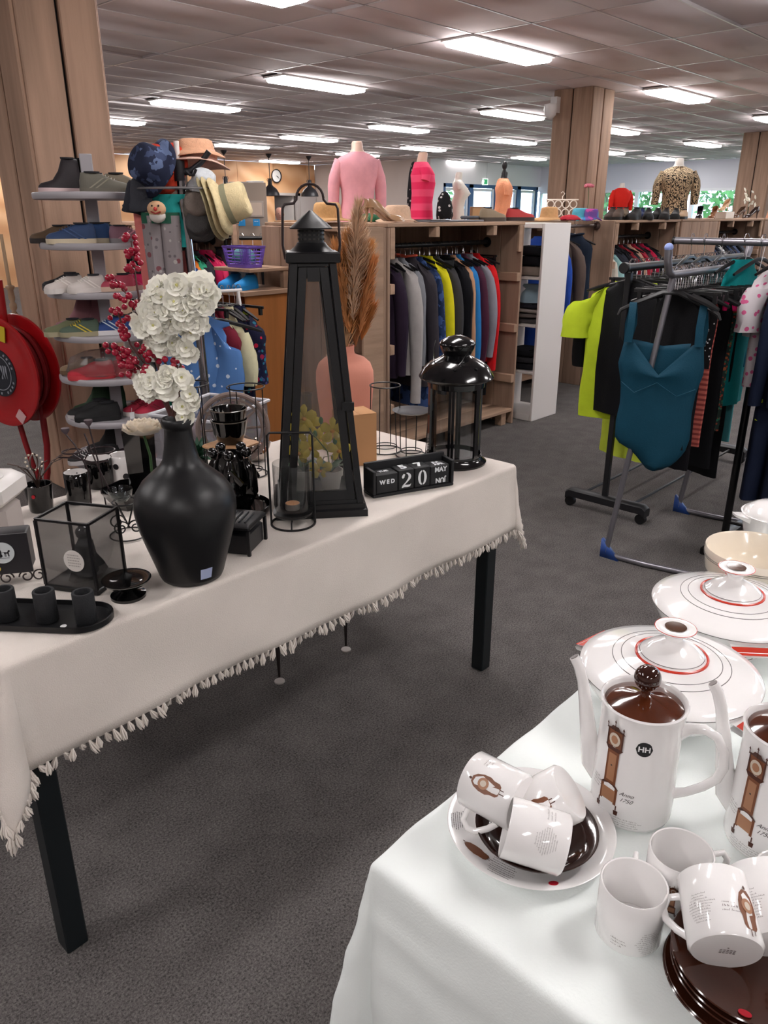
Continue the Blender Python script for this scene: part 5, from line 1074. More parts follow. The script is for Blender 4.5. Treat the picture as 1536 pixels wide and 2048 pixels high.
# ---- mugs
MR, MH = .0358, .071
MM = mug_mesh(MR, MH, PORC, PORC)
MHD = G().tube([(MR - .002, 0, MH * .86), (MR + .014, 0, MH * .88), (MR + .021, 0, MH * .74), (MR + .02, 0, MH * .58), (MR + .010, 0, MH * .4), (MR - .001, 0, MH * .27)], .0031, 10, flat=1.3).mesh('handle', PORC)
FOOT = G().lathe([(.030, -.0002), (.0345, .0012)], 30).mesh('foot_ring', PORC)
def mug(label, p, ax=None, hd=0, art='long', aa=0, ta=None, sa=None, stamp=False):
    """upright unless ax is given: ax = direction of the mug's axis from foot to rim; p = centre of the foot"""
    if ax is None: rot = (0, 0, hd)
    else:
        z = Vector(ax).normalized(); q = z.to_track_quat('Z', 'Y'); rot = (q @ Matrix.Rotation(hd, 3, 'Z').to_quaternion()).to_euler()
    t = thing('mug', label, 'mug', tuple(p), 0, None, rot); put(MM, 'body', t); put(MHD, 'handle', t)
    if art == 'long': decal(t, MR, clock_art(), aa, .008, .045, wide=1.2)
    elif art == 'round': decal(t, MR, short_art(), aa, .014, .042, wide=1.1)
    if ta is not None: script_block(t, MR, ta, .034 if ax is None else .045, .032, 11, .0028, int(aa * 10) + 3, taper=.7)
    if sa is not None: script_block(t, MR, sa, .02, .012, 3, .004, int(aa * 10) + 5)
    if stamp:
        g = G()
        for r_ in range(3):
            for k in range(5): g.add([(-.008 + k * .0032, -.003 + r_ * .003, -.0006), (-.0058 + k * .0032, -.003 + r_ * .003, -.0006), (-.0058 + k * .0032, -.0015 + r_ * .003, -.0006), (-.008 + k * .0032, -.0015 + r_ * .003, -.0006)], [(3, 2, 1, 0)])
        g.add([(.001 * math.cos(q), .008 + .001 * math.sin(q), -.0006) for q in [-2 * PI * k / 8 for k in range(8)]], [tuple(range(8))]); g.obj('maker_stamp', M('77706e', .5), t, ang=None)
    return t
ca = NORM_L
mug('white mug standing alone at the front, fine print low on its side', (.648, .232, TZ), None, ca + PI - .35, 'long', ca + R(72), ca - R(8), ca - R(62))
mug('white mug with longcase clock print standing behind the lone front mug', (.727, .213, TZ), None, R(318), 'long', ca + R(14), None, ca - R(30))
mug('white mug standing at the right picture edge before the second coffee pot', (.775, .112, TZ), None, R(300), 'long', ca + R(20), None, None)
# plate, brown bowl and three lying mugs
pc = at(1060, 1658, .765)
t = thing('plate', 'large white plate with clock print, fine print and a red dot', 'plate', (pc.x, pc.y, TZ), 0)
G().lathe([(.06, 0), (.062, .002), (.09, .011), (.1045, .019), (.106, .0205), (.1045, .0215), (.088, .0135), (.062, .0055), (.002, .0045)], 72).obj('dish', PORC, t, ang=60)
def on_plate(t, base, art, ang_, r0, h, rot=0, m_=ART, nm='clock_print'):
    g = G(); c, s_ = math.cos(ang_), math.sin(ang_)
    for k, (poly, m) in enumerate(art):
        pts = []
        for u, v in poly:
            u, v = (u * math.cos(rot) - (v - .5) * math.sin(rot)) * h, (u * math.sin(rot) + (v - .5) * math.cos(rot)) * h; r = math.hypot(r0 + v, u); z = interp([(.0, .005), (.062, .0055), (.088, .0135), (.1045, .0215)], r) + .0006 + .00012 * k
            pts.append(((r0 + v) * c - u * s_, (r0 + v) * s_ + u * c, z))
        g.k = m; g.add(pts, [tuple(range(len(pts)))])
    return g.obj(nm, m_, t, ang=None)
im = lambda px, py: math.atan2((at(px, py, .77) - pc).y, (at(px, py, .77) - pc).x)
on_plate(t, None, short_art(), im(945, 1700), .083, .04, R(70))
def plate_lines(px, py, r0, n, wd, seed):
    a = im(px, py); art = []; rr = random.Random(seed)
    for k in range(n):
        u = -wd / 2 * rr.uniform(.6, 1)
        while u < wd / 2: w_ = rr.uniform(.03, .09); art.append(([(u, .1 * k), (u + w_, .1 * k), (u + w_, .1 * k + .045), (u, .1 * k + .045)], 3)); u += w_ + .03
    on_plate(t, None, art, a, r0, .026, PI, nm='fine_print')
plate_lines(1000, 1755, .085, 8, 1.2, 3); plate_lines(930, 1650, .088, 8, 1.1, 4)
a = im(1113, 1783); g = G(); g.X = Matrix.Translation((.092 * math.cos(a), .092 * math.sin(a), .0158)) @ Matrix.Rotation(a, 4, 'Z') @ Matrix.Rotation(-R(26), 4, 'Y'); g.lathe([(.0058, 0), (.0058, .0006)], 22); g.obj('red_dot', M('b5172b', .4), t)
bc = at(1072, 1660, .78); t = thing('bowl', 'dark brown saucer bowl on the white plate holding three mugs', 'bowl', (bc.x, bc.y, TZ + .006), 0)
G().lathe([(.035, 0), (.04, .002), (.06, .012), (.0755, .026), (.076, .0275), (.0745, .028), (.058, .016), (.038, .007), (.002, .006)], 64).obj('dish', M('2c1610', .1, coat=.6), t, ang=60)
zc = TZ + .0545
b = at(1130, 1690, zc); a_ = at(1020, 1655, zc + .012); mug('lying mug in front on the plate, foot ring turned right, fine print', b + (a_ - b) * -.0, (a_ - b), R(150), None, 0, 0 + R(0), None, True)
# print on the upper side of the front lying mug
b = at(958, 1563, TZ + .075); a_ = at(1042, 1607, TZ + .075); d = (b - a_).normalized(); t = mug('lying mug at the left rear of the plate with a clock print upwards', a_ , d, 0, None)
M2 = t
b = at(1140, 1583, TZ + .085); a_ = at(1083, 1612, TZ + .058); t = mug('leaning mug at the right rear of the plate, opening down on the saucer', b, (a_ - b), 0, None); M3 = t
def up_angle(t, v=(0, 0, 1)):
    """angle around the mug's own axis that faces direction v"""
    bpy.context.view_layer.update(); l = t.matrix_world.to_3x3().inverted() @ Vector(v); return math.atan2(l.y, l.x)
toC = lambda t: (E0 - Vector(t.location)).normalized()
for m_, art, off in ((M2, short_art(), 0), (M3, short_art(), 0)):
    a = up_angle(m_, toC(m_)); decal(m_, MR, art, a + off, .014, .046, wide=1.2, rot=0 if m_ is M2 else PI if False else 0)
M1 = [o for o in bpy.data.objects if o.get('label', '').startswith('lying mug in front')][0]
a = up_angle(M1, toC(M1)); [bpy.data.objects.remove(c) for c in list(M1.children) if c.name.startswith('fine_print')]
script_block(M1, MR, a - .1, .038, .034, 10, .0026, 5, taper=.7); script_block(M1, MR, a + .75, .028, .01, 3, .004, 6)
hA = up_angle(M2, (-.35, -.75, -.5)); [setattr(c, 'rotation_euler', (0, 0, hA)) for c in M2.children if c.name.startswith('handle')]
hA = up_angle(M1, (.5, .8, -.4)); [setattr(c, 'rotation_euler', (0, 0, hA)) for c in M1.children if c.name.startswith('handle')]
hA = up_angle(M3, (.8, .3, -.2)); [setattr(c, 'rotation_euler', (0, 0, hA)) for c in M3.children if c.name.startswith('handle')]
script_block(M2, MR, up_angle(M2, toC(M2)) + .75, .05, .012, 3, .004, 9)
# stack of brown saucers with two mugs
sc0 = at(1492, 1935, .79)
SAU = G().lathe([(.034, 0), (.04, .0015), (.058, .006), (.074, .014), (.0752, .0155), (.0742, .0165), (.056, .009), (.038, .0055), (.002, .005)], 64).mesh('dish', BR)
for i in range(5):
    t = thing('saucer', 'dark brown saucer, %s of the stack at the bottom right corner' % ['lowest', 'second from below', 'middle one', 'second from above', 'topmost with the red dot'][i], 'saucer', (sc0.x + rnd.uniform(-.004, .004), sc0.y + rnd.uniform(-.004, .004), TZ + .0095 * i), 0); put(SAU, 'dish', t)
q = at(1492, 2005, TZ + .052) ; lc = q - Vector(t.location); a = math.atan2(lc.y, lc.x)
g = G(); g.X = Matrix.Translation((.064 * math.cos(a), .064 * math.sin(a), .0132)) @ Matrix.Rotation(a, 4, 'Z') @ Matrix.Rotation(-R(24), 4, 'Y'); g.lathe([(.006, 0), (.006, .0006)], 22); g.obj('red_dot', M('b5172b', .4), t)
zs = TZ + .03 + .016
def leaning(label, pf, pr__, hd_dir, art, aoff=0, sa=None, stamp=True):
    t = mug(label, pf, (pr__ - pf), 0, None, 0, None, None, stamp); a = up_angle(t, toC(t))
    if art: decal(t, MR, art, a + aoff, .006, .046, wide=1.1)
    script_block(t, MR, a - .5, .04, .03, 11, .0027, 7, taper=.6); script_block(t, MR, a + .3, .03, .014, 3, .004, 8)
    hA = up_angle(t, hd_dir); [setattr(c, 'rotation_euler', (0, 0, hA)) for c in t.children if c.name.startswith('handle')]; return t
leaning('white mug lying on the brown saucers with its foot towards the viewer, armchair print', at(1453, 1903, TZ + .074), at(1432, 1797, TZ + .088), (.4, .8, -.1), short_art(), .85)
leaning('white mug lying on the brown saucers, cut by the right picture edge', at(1562, 1888, TZ + .074), at(1535, 1800, TZ + .088), (.8, -.3, 0), short_art(), 1.6)
# ---------------------------------------------------------------- swimwear racks
t = thing('clothes_rack', 'black wheeled clothes rack with T-shirts and swimwear in front of the jackets', 'clothes rack', (3.62, 1.76, 0))
RB_ = M('17171a', .45)
for i, x in enumerate((0, 1.42)):
    g = G(); g.loft([[(x + .03 * a, y, z + dz) for a, dz in ((-1, 0), (1, 0), (1, .035), (.6, .045), (-.6, .045), (-1, .035))] for y, z in ((-.24, .045), (-.22, .06), (.2, .06), (.22, .045))]); b = g.obj('base_beam', RB_, t)
    for y in (-.21, .2):
        G().box((x, y, .052), (.012, .02, .03)).obj('caster_fork', RB_, b); G(X=Matrix.Translation((x, y, .028)) @ Matrix.Rotation(PI / 2, 4, 'Y')).lathe([(.027, -.014), (.028, -.006), (.028, .006), (.027, .014)], 18).obj('wheel', M('0e0e10', .5), b)
    G().rbox(x - .014, x + .014, -.014, .014, .09, 1.24, .003).obj('upright', RB_, t)
for y in (-.14, .14): G().tube([(0, y, .08), (1.42, y, .08)], .008, 8).obj('lower_bar', RB_, t)
G().tube([(-.05, 0, 1.262), (1.5, 0, 1.262)], .019, 14).obj('top_rail', RB_, t)
for x in (-.055, 1.505): G(X=Matrix.Translation((x, 0, 1.262)) @ Matrix.Rotation(PI / 2, 4, 'Y')).lathe([(.024, -.014), (.026, -.008), (.026, .008), (.024, .014)], 20).obj('end_cap', RB_, t)
g = G()
def rack_item(i, x, y, z, kind, lab, nm, rz=0, hk=0, **k):
    hanger((x, y, z + .019 if hk == 0 else z), R(rz), 'hanger holding the ' + lab[0], None, 0 if kind == 's' else 1)
    f = shirt if kind == 's' else trousers; mat = k.pop('mat'); return f(nm, lab[0] + ' ' + lab[1], (x, y, z), R(rz), mat, seed=i, **k)
rack_item(1, 3.715, 1.79, 1.262, 's', ('lime yellow T-shirt', 'at the left end of the wheeled rack'), 't_shirt', 24, mat=cloth('b9cf2e'), l=.66, slv=.2, w=.42)
rack_item(2, 3.655, 1.76, 1.262, 's', ('shiny black rash shirt', 'over the lime T-shirt on the wheeled rack'), 'rash_shirt', -6, mat=cloth('101114', rough=.45), l=.62, slv=.36, w=.44)
rack_item(3, 3.80, 1.76, 1.262, 's', ('second lime T-shirt', 'peeking out below the black shirt'), 't_shirt', -14, mat=cloth('c9db4a'), l=.88, slv=.2, w=.36)
cs = [('16171b', 'black'), ('1c2230', 'navy'), ('121214', 'jet black'), ('2a1c24', 'plum'), ('17191f', 'midnight'), ('1f2328', 'graphite')]
for i in range(12):
    c, n_ = cs[i % 6]; x = 3.9 + i * .088; kd = ('sports top', 'wetsuit vest')[i // 6]
    rack_item(10 + i, x, 1.76, 1.262, 's', (n_ + ' ' + kd, 'hanging on the wheeled rack behind the teal swimsuit, %s half' % ('near' if i < 6 else 'far')), 'sports_top', rnd.uniform(-15, 15), mat=cloth(c, rough=.7), l=.5 + .3 * rnd.random(), slv=.0 if i % 2 else .2, w=.34)
for i in range(26): hanger((3.70 + i * .05, 1.76, 1.281), R(rnd.uniform(-25, 25)), 'empty black hanger crowded on the black wheeled rack', 'empty hangers on the wheeled rack', i % 2)
# silver folding rack
SX, SY = 3.12, 1.3; SV2 = M('85838a', .35, metal=.7)
t = thing('folding_rack', 'grey folding rack with blue feet carrying the teal swimsuit', 'clothes rack', (0, 0, 0))
P_ = [(3.17, 1.30, 1.36), (3.155, 1.315, 1.30), (3.17, 1.33, 1.27)]
BF = M('2a4a8e', .4)
for i, x in enumerate((3.12, 3.93)):
    G().tube([(x + .05, 1.352, 1.262), (x + .0, 1.478, .06), (x - .0, 1.478, .03), (x + .004, 1.455, .013), (x + .02, 1.30, .012), (x + .07, 1.06, .012)], .0125, 10).obj('leg', SV2, t)
    for yy, s in ((1.485, 1),): G().add([(x - .012, yy + .02 * s, 0), (x + .012, yy + .02 * s, 0), (x + .012, yy - .07 * s, 0), (x - .012, yy - .07 * s, 0), (x - .012, yy + .02 * s, .09), (x + .012, yy + .02 * s, .09)], [(0, 1, 2, 3), (0, 4, 5, 1), (4, 3, 2, 5), (0, 3, 4), (1, 5, 2)] if s > 0 else [(3, 2, 1, 0), (1, 5, 4, 0), (5, 2, 3, 4), (4, 3, 0), (2, 5, 1)]).obj('blue_foot', BF, t, ang=None)
for k, yy in enumerate((1.35,)):
    G().tube([(3.09, yy, 1.38), (3.095, yy, 1.33), (3.12, yy, 1.285), (3.15, yy, 1.272), (3.90, yy, 1.272), (3.95, yy, 1.29), (3.985, yy, 1.34), (3.99, yy, 1.375)], .0155, 12).obj('top_rail', SV2, t)
    for x in (3.09, 3.99): G().ball((x, yy, 1.378), .0175, 10).obj('end_cap', M('8fa0d8', .4), t)
for i in range(30): hanger((3.20 + i * .024, 1.35, 1.288), R(rnd.uniform(-30, 30)), 'empty black clip hanger crowded on the grey folding rack', 'empty hangers on the folding rack', 1 if i % 3 else 0)
# teal swimsuit : built as a thin double sheet with cups and straps
TEAL = cloth('123f52', rough=.6, var=.04)
def swimsuit(label, p, rz, mat, scale=1., name='swimsuit'):
    t = thing(name, label, 'swimwear', (p[0], p[1], p[2]), rz)
    out = [(-.115, .0), (-.105, -.10), (-.13, -.16), (-.142, -.25), (-.125, -.34), (-.122, -.42), (-.128, -.52), (-.118, -.58), (-.09, -.64), (-.045, -.675), (.0, -.66), (.03, -.62), (.06, -.60), (.10, -.585), (.125, -.55), (.128, -.48), (.12, -.40), (.125, -.32), (.142, -.24), (.13, -.15), (.105, -.09), (.12, .0)]
    def sheet(top, ys, nm, flip):
        g = G(); rows_ = []; N = 22
        for j in range(N + 1):
            f = j / N; z0 = -.14 - f * .53; L_ = interp([(-.14, -.128), (-.25, -.142), (-.34, -.125), (-.42, -.122), (-.52, -.128), (-.58, -.118), (-.64, -.085), (-.68, -.03)], z0); Rr = interp([(-.14, .128), (-.24, .142), (-.32, .125), (-.40, .12), (-.48, .128), (-.55, .125), (-.585, .10), (-.60, .06), (-.65, .02), (-.68, -.005)], z0)
            row = []
            for i in range(17):
                u = L_ + (Rr - L_) * i / 16; zt = z0
                if j < 6: # neckline V
                    v = max(0, 1 - abs(u) / .1); zt = z0 - (1 - j / 6) * top * v
                d = ys + (.022 * math.exp(-((abs(u) - .065) ** 2 + (z0 + .24) ** 2) / .0035) if flip < 0 else 0) * -1 * (1 if flip < 0 else 0) + .004 * math.sin(u * 40 + z0 * 9) * (1 if abs(u) > .02 else .5) * math.cos(PI * .5 * abs(2 * i / 16 - 1)); e = math.cos(PI / 2 * (2 * i / 16 - 1)); row.append((flip * -1 * 0 + (d * e), u, zt))
            rows_.append(row)
        g.loft(rows_, closed=False, cap=(False, False)); o = g.obj(nm, mat, t, ang=None); md = o.modifiers.new('s', 'SOLIDIFY'); md.thickness = .002; return o
    sheet(.13, -.022, 'front_panel', -1); sheet(.02, .018, 'back_panel', 1)
    for s in (-1, 1): G().loft([[(x_ - .004, s * u - w_, z), (x_ - .004, s * u + w_, z), (x_, s * u + w_, z), (x_, s * u - w_, z)] for x_, u, w_, z in ((-.012, .115, .014, -.15), (-.012, .11, .012, -.08), (-.006, .112, .012, .0), (0, .112, .012, .006), (.008, .112, .012, 0), (.015, .115, .02, -.08), (.016, .12, .012, -.15))]).obj('strap', mat, t, ang=60)
    G().tube([(-.024, -.125, -.315), (-.045, -.07, -.345), (-.032, 0, -.30), (-.045, .07, -.345), (-.024, .12, -.31)], .0025, 6).obj('under_bust_seam', mat, t)
    return t
hp_ = (3.165, 1.35, 1.288)
def big_hanger(label, p, rz, clips=True):
    t = thing('clothes_hanger', label, 'hanger', p, rz); put(HM_HOOK, 'hook', t)
    G().tube([(0, -.2, -.15), (0, -.19, -.128), (0, -.13, -.095), (0, -.03, -.05), (0, .03, -.05), (0, .13, -.095), (0, .19, -.128), (0, .2, -.15)], [.007, .01, .011, .012, .012, .011, .01, .007], 8, flat=.6).obj('shoulder_bar', BLKM, t)
    return t
big_hanger('wide black hanger carrying the teal swimsuit', (hp_[0], hp_[1], hp_[2] - .035), R(16))
swimsuit('teal blue swimsuit with moulded cups hanging at the front of the folding rack', (hp_[0] - .012, hp_[1] + .0, hp_[2] - .135), R(16), TEAL).scale = (1.1, 1.22, 1.04)
items = [('s', 'black swim dress', 'right behind the teal swimsuit', cloth('0d0d10'), .62, .3), ('s', 'black halter swimsuit', 'with thin white cord ties', cloth('111015'), .74, .26), ('s', 'black and white polka dot bikini top', 'under the bright pink bandeau', fancy('141214', ['d8d4d4'], 60, .22), .3, .26),
         ('s', 'coral striped swimsuit', 'showing a narrow strip in the middle of the folding rack', fancy('c4685c', ['8a3e3c'], 14, .55, 'wave'), .66, .26), ('s', 'black tankini', 'behind the coral stripes', cloth('0e0f12'), .78, .3), ('s', 'green and orange patterned swimsuit', 'near the right end of the folding rack', fancy('31403c', ['b8643e', '3f7f62', 'b05040'], 40, .32), .62, .26),
         ('s', 'long black beach dress', 'reaching low behind the patterned swimsuits', cloth('0f0f12'), .86, .3), ('s', 'petrol blue swim top', 'at the far end of the folding rack', cloth('155a78'), .34, .3), ('s', 'aqua blue swim dress', 'with a narrow green cord at the rack end', cloth('5db0b8'), .72, .24)]
for i, (kd, a, b, m, l, w_) in enumerate(items): rack_item(40 + i, 3.25 + i * .078, 1.35, 1.272, kd, (a, b), 'swimwear', rnd.uniform(-30, -10), mat=m, l=l, slv=0, w=w_, th=.03, cat='swimwear')
def banner(nm, label, cat, p, rz, wd, h, mat, th=.004, wav=.006):
    t = thing(nm, label, cat, p, rz); g = G(); N = 10
    g.loft([[(wav * math.sin(i * 1.3 + z * 9), -wd / 2 + wd * i / N, z) for i in range(N + 1)] for z in [-h * k / 6 for k in range(7)]], closed=False, cap=(False, False)); o = g.obj('sheet', mat, t, ang=None); md = o.modifiers.new('s', 'SOLIDIFY'); md.thickness = th; return t
p = Vector((3.52, 1.22, 1.165)); banner('bandeau', 'bright pink bandeau top clipped on the folding rack', 'swimwear', (p.x, p.y, p.z), R(10), .085, .055, cloth('e0246e'), .012)
if 0: banner('bandeau', 'small pink band visible behind the teal swimsuit', 'swimwear', (p.x, p.y, p.z + .02), R(-35), .12, .03, cloth('d81f70'), .012)
# third rack at the right edge
t = thing('clothes_rack', 'black and silver telescopic rack cut by the right picture edge', 'clothes rack', (3.70, 1.15, 0))
G().tube([(0, 0, .03), (0, 0, .95)], .0175, 12).obj('lower_pole', M('121214', .4), t); G().tube([(0, 0, .9), (0, 0, 1.37)], .0125, 12).obj('upper_pole', SV2, t); G().lathe([(.02, 0), (.023, .01), (.023, .05), (.02, .06)], 16, (0, 0, .9)).obj('clamp', BLKM, t)
G().tube([(0, .44, 1.385), (0, -.9, 1.385)], .0155, 12).obj('top_rail', SV2, t); G(X=Matrix.Translation((0, .445, 1.385)) @ Matrix.Rotation(PI / 2, 4, 'X')).lathe([(.0165, -.006), (.018, 0), (.0165, .006)], 16).obj('end_cap', BLKM, t)
G().rbox(-.25, .25, -.022, .022, .0, .035, .004).obj('base_beam', BLKM, t); G().tube([(.0, 0, .1), (.0, -1.2, .1)], .01, 8).obj('lower_bar', BLKM, t)
for y in (.36, .3, .22, .05, -.1): hanger((3.70, 1.15 + y, 1.4005), PI / 2 + R(rnd.uniform(-20, 20)), 'single wire hook hanger on the silver top rail of the telescopic rack', 'hangers on the telescopic rack')
for i, (y, a, b, m, l, w_, sl) in enumerate([(.12, 'turquoise beach dress', 'hanging left of the right edge pole', cloth('0f8a8c'), .62, .3, 0), (-.06, 'white and pink printed sports top', 'behind the silver pole', fancy('c8c0c4', ['c85a86'], 30, .3), .5, .34, .2), (-.14, 'navy work jacket with lime bands', 'right of the silver pole', cloth('141c30'), 1.0, .4, .5), (-.24, 'dark navy overall', 'lowest hanging on the telescopic rack', cloth('121828'), 1.1, .4, .5)]):
    p = (3.70, 1.15 + y, 1.385); rack_item(70 + i, p[0], p[1], p[2], 's', (a, b), 'garment', 90 + rnd.uniform(-25, 0), mat=m, l=l, slv=sl, w=w_)
    if i == 2: shirt('lime_band_layer', 'lime yellow reflective band around the navy jacket on the telescopic rack', (p[0], p[1], p[2] - .56), R(80), cloth('bfd22a'), w=.42, l=.07, slv=0, th=.055, neck=.2)
p = onx(1500, 630, 3.672); t = banner('paper_sheet', 'white paper sheet hanging in front of the turquoise dress', 'paper', (p.x, p.y, p.z + .105), R(-30), .085, .2, M('d6d2d4', .7), .001, .002); G().tube([(0, 0, 0), (.02, 0, 1.37 - p.z - .105)], .0015, 5).obj('string', M('d6d2d4', .7), t)
p = onx(1475, 588, 3.672); t = thing('price_ticket', 'small white price ticket on the hangers left of the paper sheet', 'ticket', tuple(p), R(-25)); G().box((0, 0, 0), (.002, .06, .022), rx=R(35)).obj('card', M('e6e2e2', .6), t); G().tube([(0, 0, 0), (.02, 0, 1.37 - p.z)], .001, 4).obj('string', M('d6d2d4', .7), t)
# ---------------------------------------------------------------- shoes, hats, torsos
def shoe_meshes(L=.27, W=.09, hi=.1, low=True):
    boot = hi > .12
    st = [(-.48, .32, .5), (-.44, .62, .95), (-.3, .72, 1.0), (-.12, .72, .95), (.02, .78, .78), (.15, .9, .58), (.3, 1.0, .45), (.42, .8, .36), (.485, .35, .2)]
    if boot: st = [(x, w, h if x < -.1 else h * .5) for x, w, h in st]; st[3] = (-.1, .74, .98); st[4] = (0, .78, .6)
    rings = []
    for x, w_, h in st:
        rings.append([(x * L, (w_ * W / 2) * math.copysign(abs(math.cos(a)) ** .8, math.cos(a)), .022 + max(0, math.sin(a)) * h * hi * .82 if a < PI + .01 else .022) for a in [PI * q / 10 for q in range(11)]] + [(x * L, 0, .02)])
    up = G().loft(rings).mesh('upper', BLK, 70)
    so = G().loft([[(x * L * (1.02 if k else 1), (s * w_ * W / 2 * 1.04), z) for x, w_, s in [(a, b, 1) for a, b, _ in st] + [(a, b, -1) for a, b, _ in st[::-1]]] for k, z in enumerate((0, .006, .024, .026))]).mesh('sole', BLK, 50)
    op = G().loft([[(-.22 * L + .15 * L * math.cos(a) * e, .2 * W * math.sin(a) * e * 1.3, .022 + hi * .80 + dz) for a in [2 * PI * q / 14 for q in range(14)]] for e, dz in ((1.0, -.004), (1.04, .004), (.85, .004), (.8, -.002))]).mesh('collar', BLK, 60)
    g = G()
    for k in range(5): x = (-.03 + .055 * k) * L; z = .024 + hi * .82 * interp([(-.12, .95), (.02, .78), (.15, .58), (.3, .45)], x / L) ; g.tube([(x, -.02, z - .006), (x + .005, 0, z + .002), (x, .02, z - .006)], .0026, 5)
    la = g.mesh('laces', BLK, 60); g = G()
    for sd in (-1, 1):
        for x0, x1 in ((-.3, -.02), (-.18, .1)): q = [(x0 * L, .024), (x0 * L + .012, .024), (x1 * L + .012, .024 + hi * .5), (x1 * L, .024 + hi * .5)]; g.add([(x, sd * (W / 2 * interp([(-.48, .32), (-.3, .74), (.02, .80), (.3, 1.0)], x / L) * (1 - .32 * max(0, (z - .024) / (hi * .8)) ** 2) + .0015), z) for x, z in q], [(0, 1, 2, 3)])
    st_ = g.mesh('side_stripe', BLK, None)
    return up, so, op, la, st_
SM = {'s': shoe_meshes(.235, .085, .085), 'h': shoe_meshes(.25, .095, .19), 'l': shoe_meshes(.28, .1, .1)}
def recol(me, mat):
    m = me.copy(); m.materials.clear(); m.materials.append(mat); return m
_rc = {}
def rc(me, mat):
    k = (me.name, mat.name)
    if k not in _rc: _rc[k] = recol(me, mat)
    return _rc[k]
def sneaker(label, p, rz, upc, soc, lac=None, inner='2a2a2e', size='l', group=None, name='sneaker'):
    t = thing(name, label, 'shoe', p, rz, group); a, b, c, d, e_ = SM[size]
    mu = upc if not isinstance(upc, str) else M(upc, .7, bump=.1, bs=150)
    put(rc(a, mu), 'upper', t); put(rc(b, M(soc, .6)), 'sole', t); put(rc(c, M(inner, .9)), 'collar', t)
    if lac: put(rc(d, M(lac, .7)), 'laces', t); put(rc(e_, M(lac, .7)), 'side_stripe', t)['kind'] = 'stuff'
    return t
def pair(name, label, p, rz, upc, soc, lac=None, gap=.1, skew=4, **k):
    c, s = math.cos(rz), math.sin(rz)
    for i, sd in enumerate((-1, 1)):
        sneaker(label, (p[0] - s * sd * gap / 2, p[1] + c * sd * gap / 2, p[2]), rz + R(skew * sd), upc, soc, lac, name=name, group=label + ' pair', **k)
def heel_shoe(label, p, rz, colr, group=None, hz=.075, inner='6a5040'):
    t = thing('high_heel', label, 'shoe', p, rz, group); m = M(colr, .25, coat=.3); L = .22
    prof = [(-.5, .055, hz + .01), (-.35, .06, hz + .004), (-.15, .052, hz * .75), (.05, .05, hz * .3), (.2, .072, .008), (.35, .07, .006), (.48, .03, .006)]
    G().loft([[(x * L, -w / 2, z), (x * L, w / 2, z), (x * L, w / 2, z + .006), (x * L, -w / 2, z + .006)] for x, w, z in prof]).obj('sole', m, t, ang=60)
    G().loft([[(x * L, w / 2 * 1.04 * math.cos(a), z + .004 + h * max(0, math.sin(a))) for a in [PI * q / 8 for q in range(9)]] for (x, w, z), h in zip(prof[3:], (.022, .035, .03, .012))]).obj('toe_upper', m, t, ang=70)
    G().loft([[(x * L, w / 2 * 1.04 * s_, z + .004), (x * L, w / 2 * 1.04 * s_, z + h), (x * L + .001, w / 2 * .98 * s_, z + h)] for s_, (x, w, z), h in [(-1, prof[3], .02), (-1, prof[2], .03), (-1, prof[1], .045), (0, (-.52, .06, hz + .01), .05), (1, prof[1], .045), (1, prof[2], .03), (1, prof[3], .02)]], cap=(False, False)).obj('counter', m, t, ang=70)
    G().tube([(-.46 * L, 0, hz + .01), (-.44 * L, 0, hz * .5), (-.47 * L, 0, .0)], [.016, .007, .005], 10).obj('heel', m, t); return t
def pump_pair(label, p, rz, colr, gap=.085, **k):
    c, s = math.cos(rz), math.sin(rz)
    for sd in (-1, 1): heel_shoe(label, (p[0] - s * sd * gap / 2, p[1] + c * sd * gap / 2, p[2]), rz + R(5 * sd), colr, group=label + ' pair', **k)
def loafer(name, label, p, rz, colr, sole='1a1614', size='l', group=None): return sneaker(label, p, rz, colr, sole, None, size=size, name=name, group=group)
def hat(label, p, rz, colr, R0=.085, h=.1, brim=.07, band=None, rot=None, wave=.006, name='sun_hat', crease=.0, mat=None):
    t = thing(name, label, 'hat', p, rz, None, rot); mt = mat or M(colr, .85, bump=.7, bs=260, var=.08, vs=60); n = 40; rings = []
    for r, z in ((R0 + brim, -.012), (R0 + brim * .5, .0), (R0 + .004, .006), (R0, .015), (R0 * .97, h * .5), (R0 * .9, h * .88), (R0 * .75, h), (R0 * .4, h * (1.02 - crease)), (.002, h * (1.0 - crease * 1.6))):
        rings.append([((r * (1.12 if True else 1)) * math.cos(a), r * math.sin(a), z + (wave * math.sin(3 * a + 1) * (r - R0) / max(.01, brim) if r > R0 else 0) + (crease * h * .5 * abs(math.cos(a)) if z > h * .8 else 0)) for a in [2 * PI * q / n for q in range(n)]])
    g = G(); g.loft(rings, cap=(False, True)); o = g.obj('crown_and_brim', mt, t, ang=70); md = o.modifiers.new('s', 'SOLIDIFY'); md.thickness = .003
    if band: G().loft([[((R0 + .002) * 1.12 * math.cos(a), (R0 + .002) * math.sin(a), z) for a in [2 * PI * q / 32 for q in range(32)]] for z in (.014, .038)], cap=(False, False)).obj('band', M(band, .7), t, ang=70)
    return t
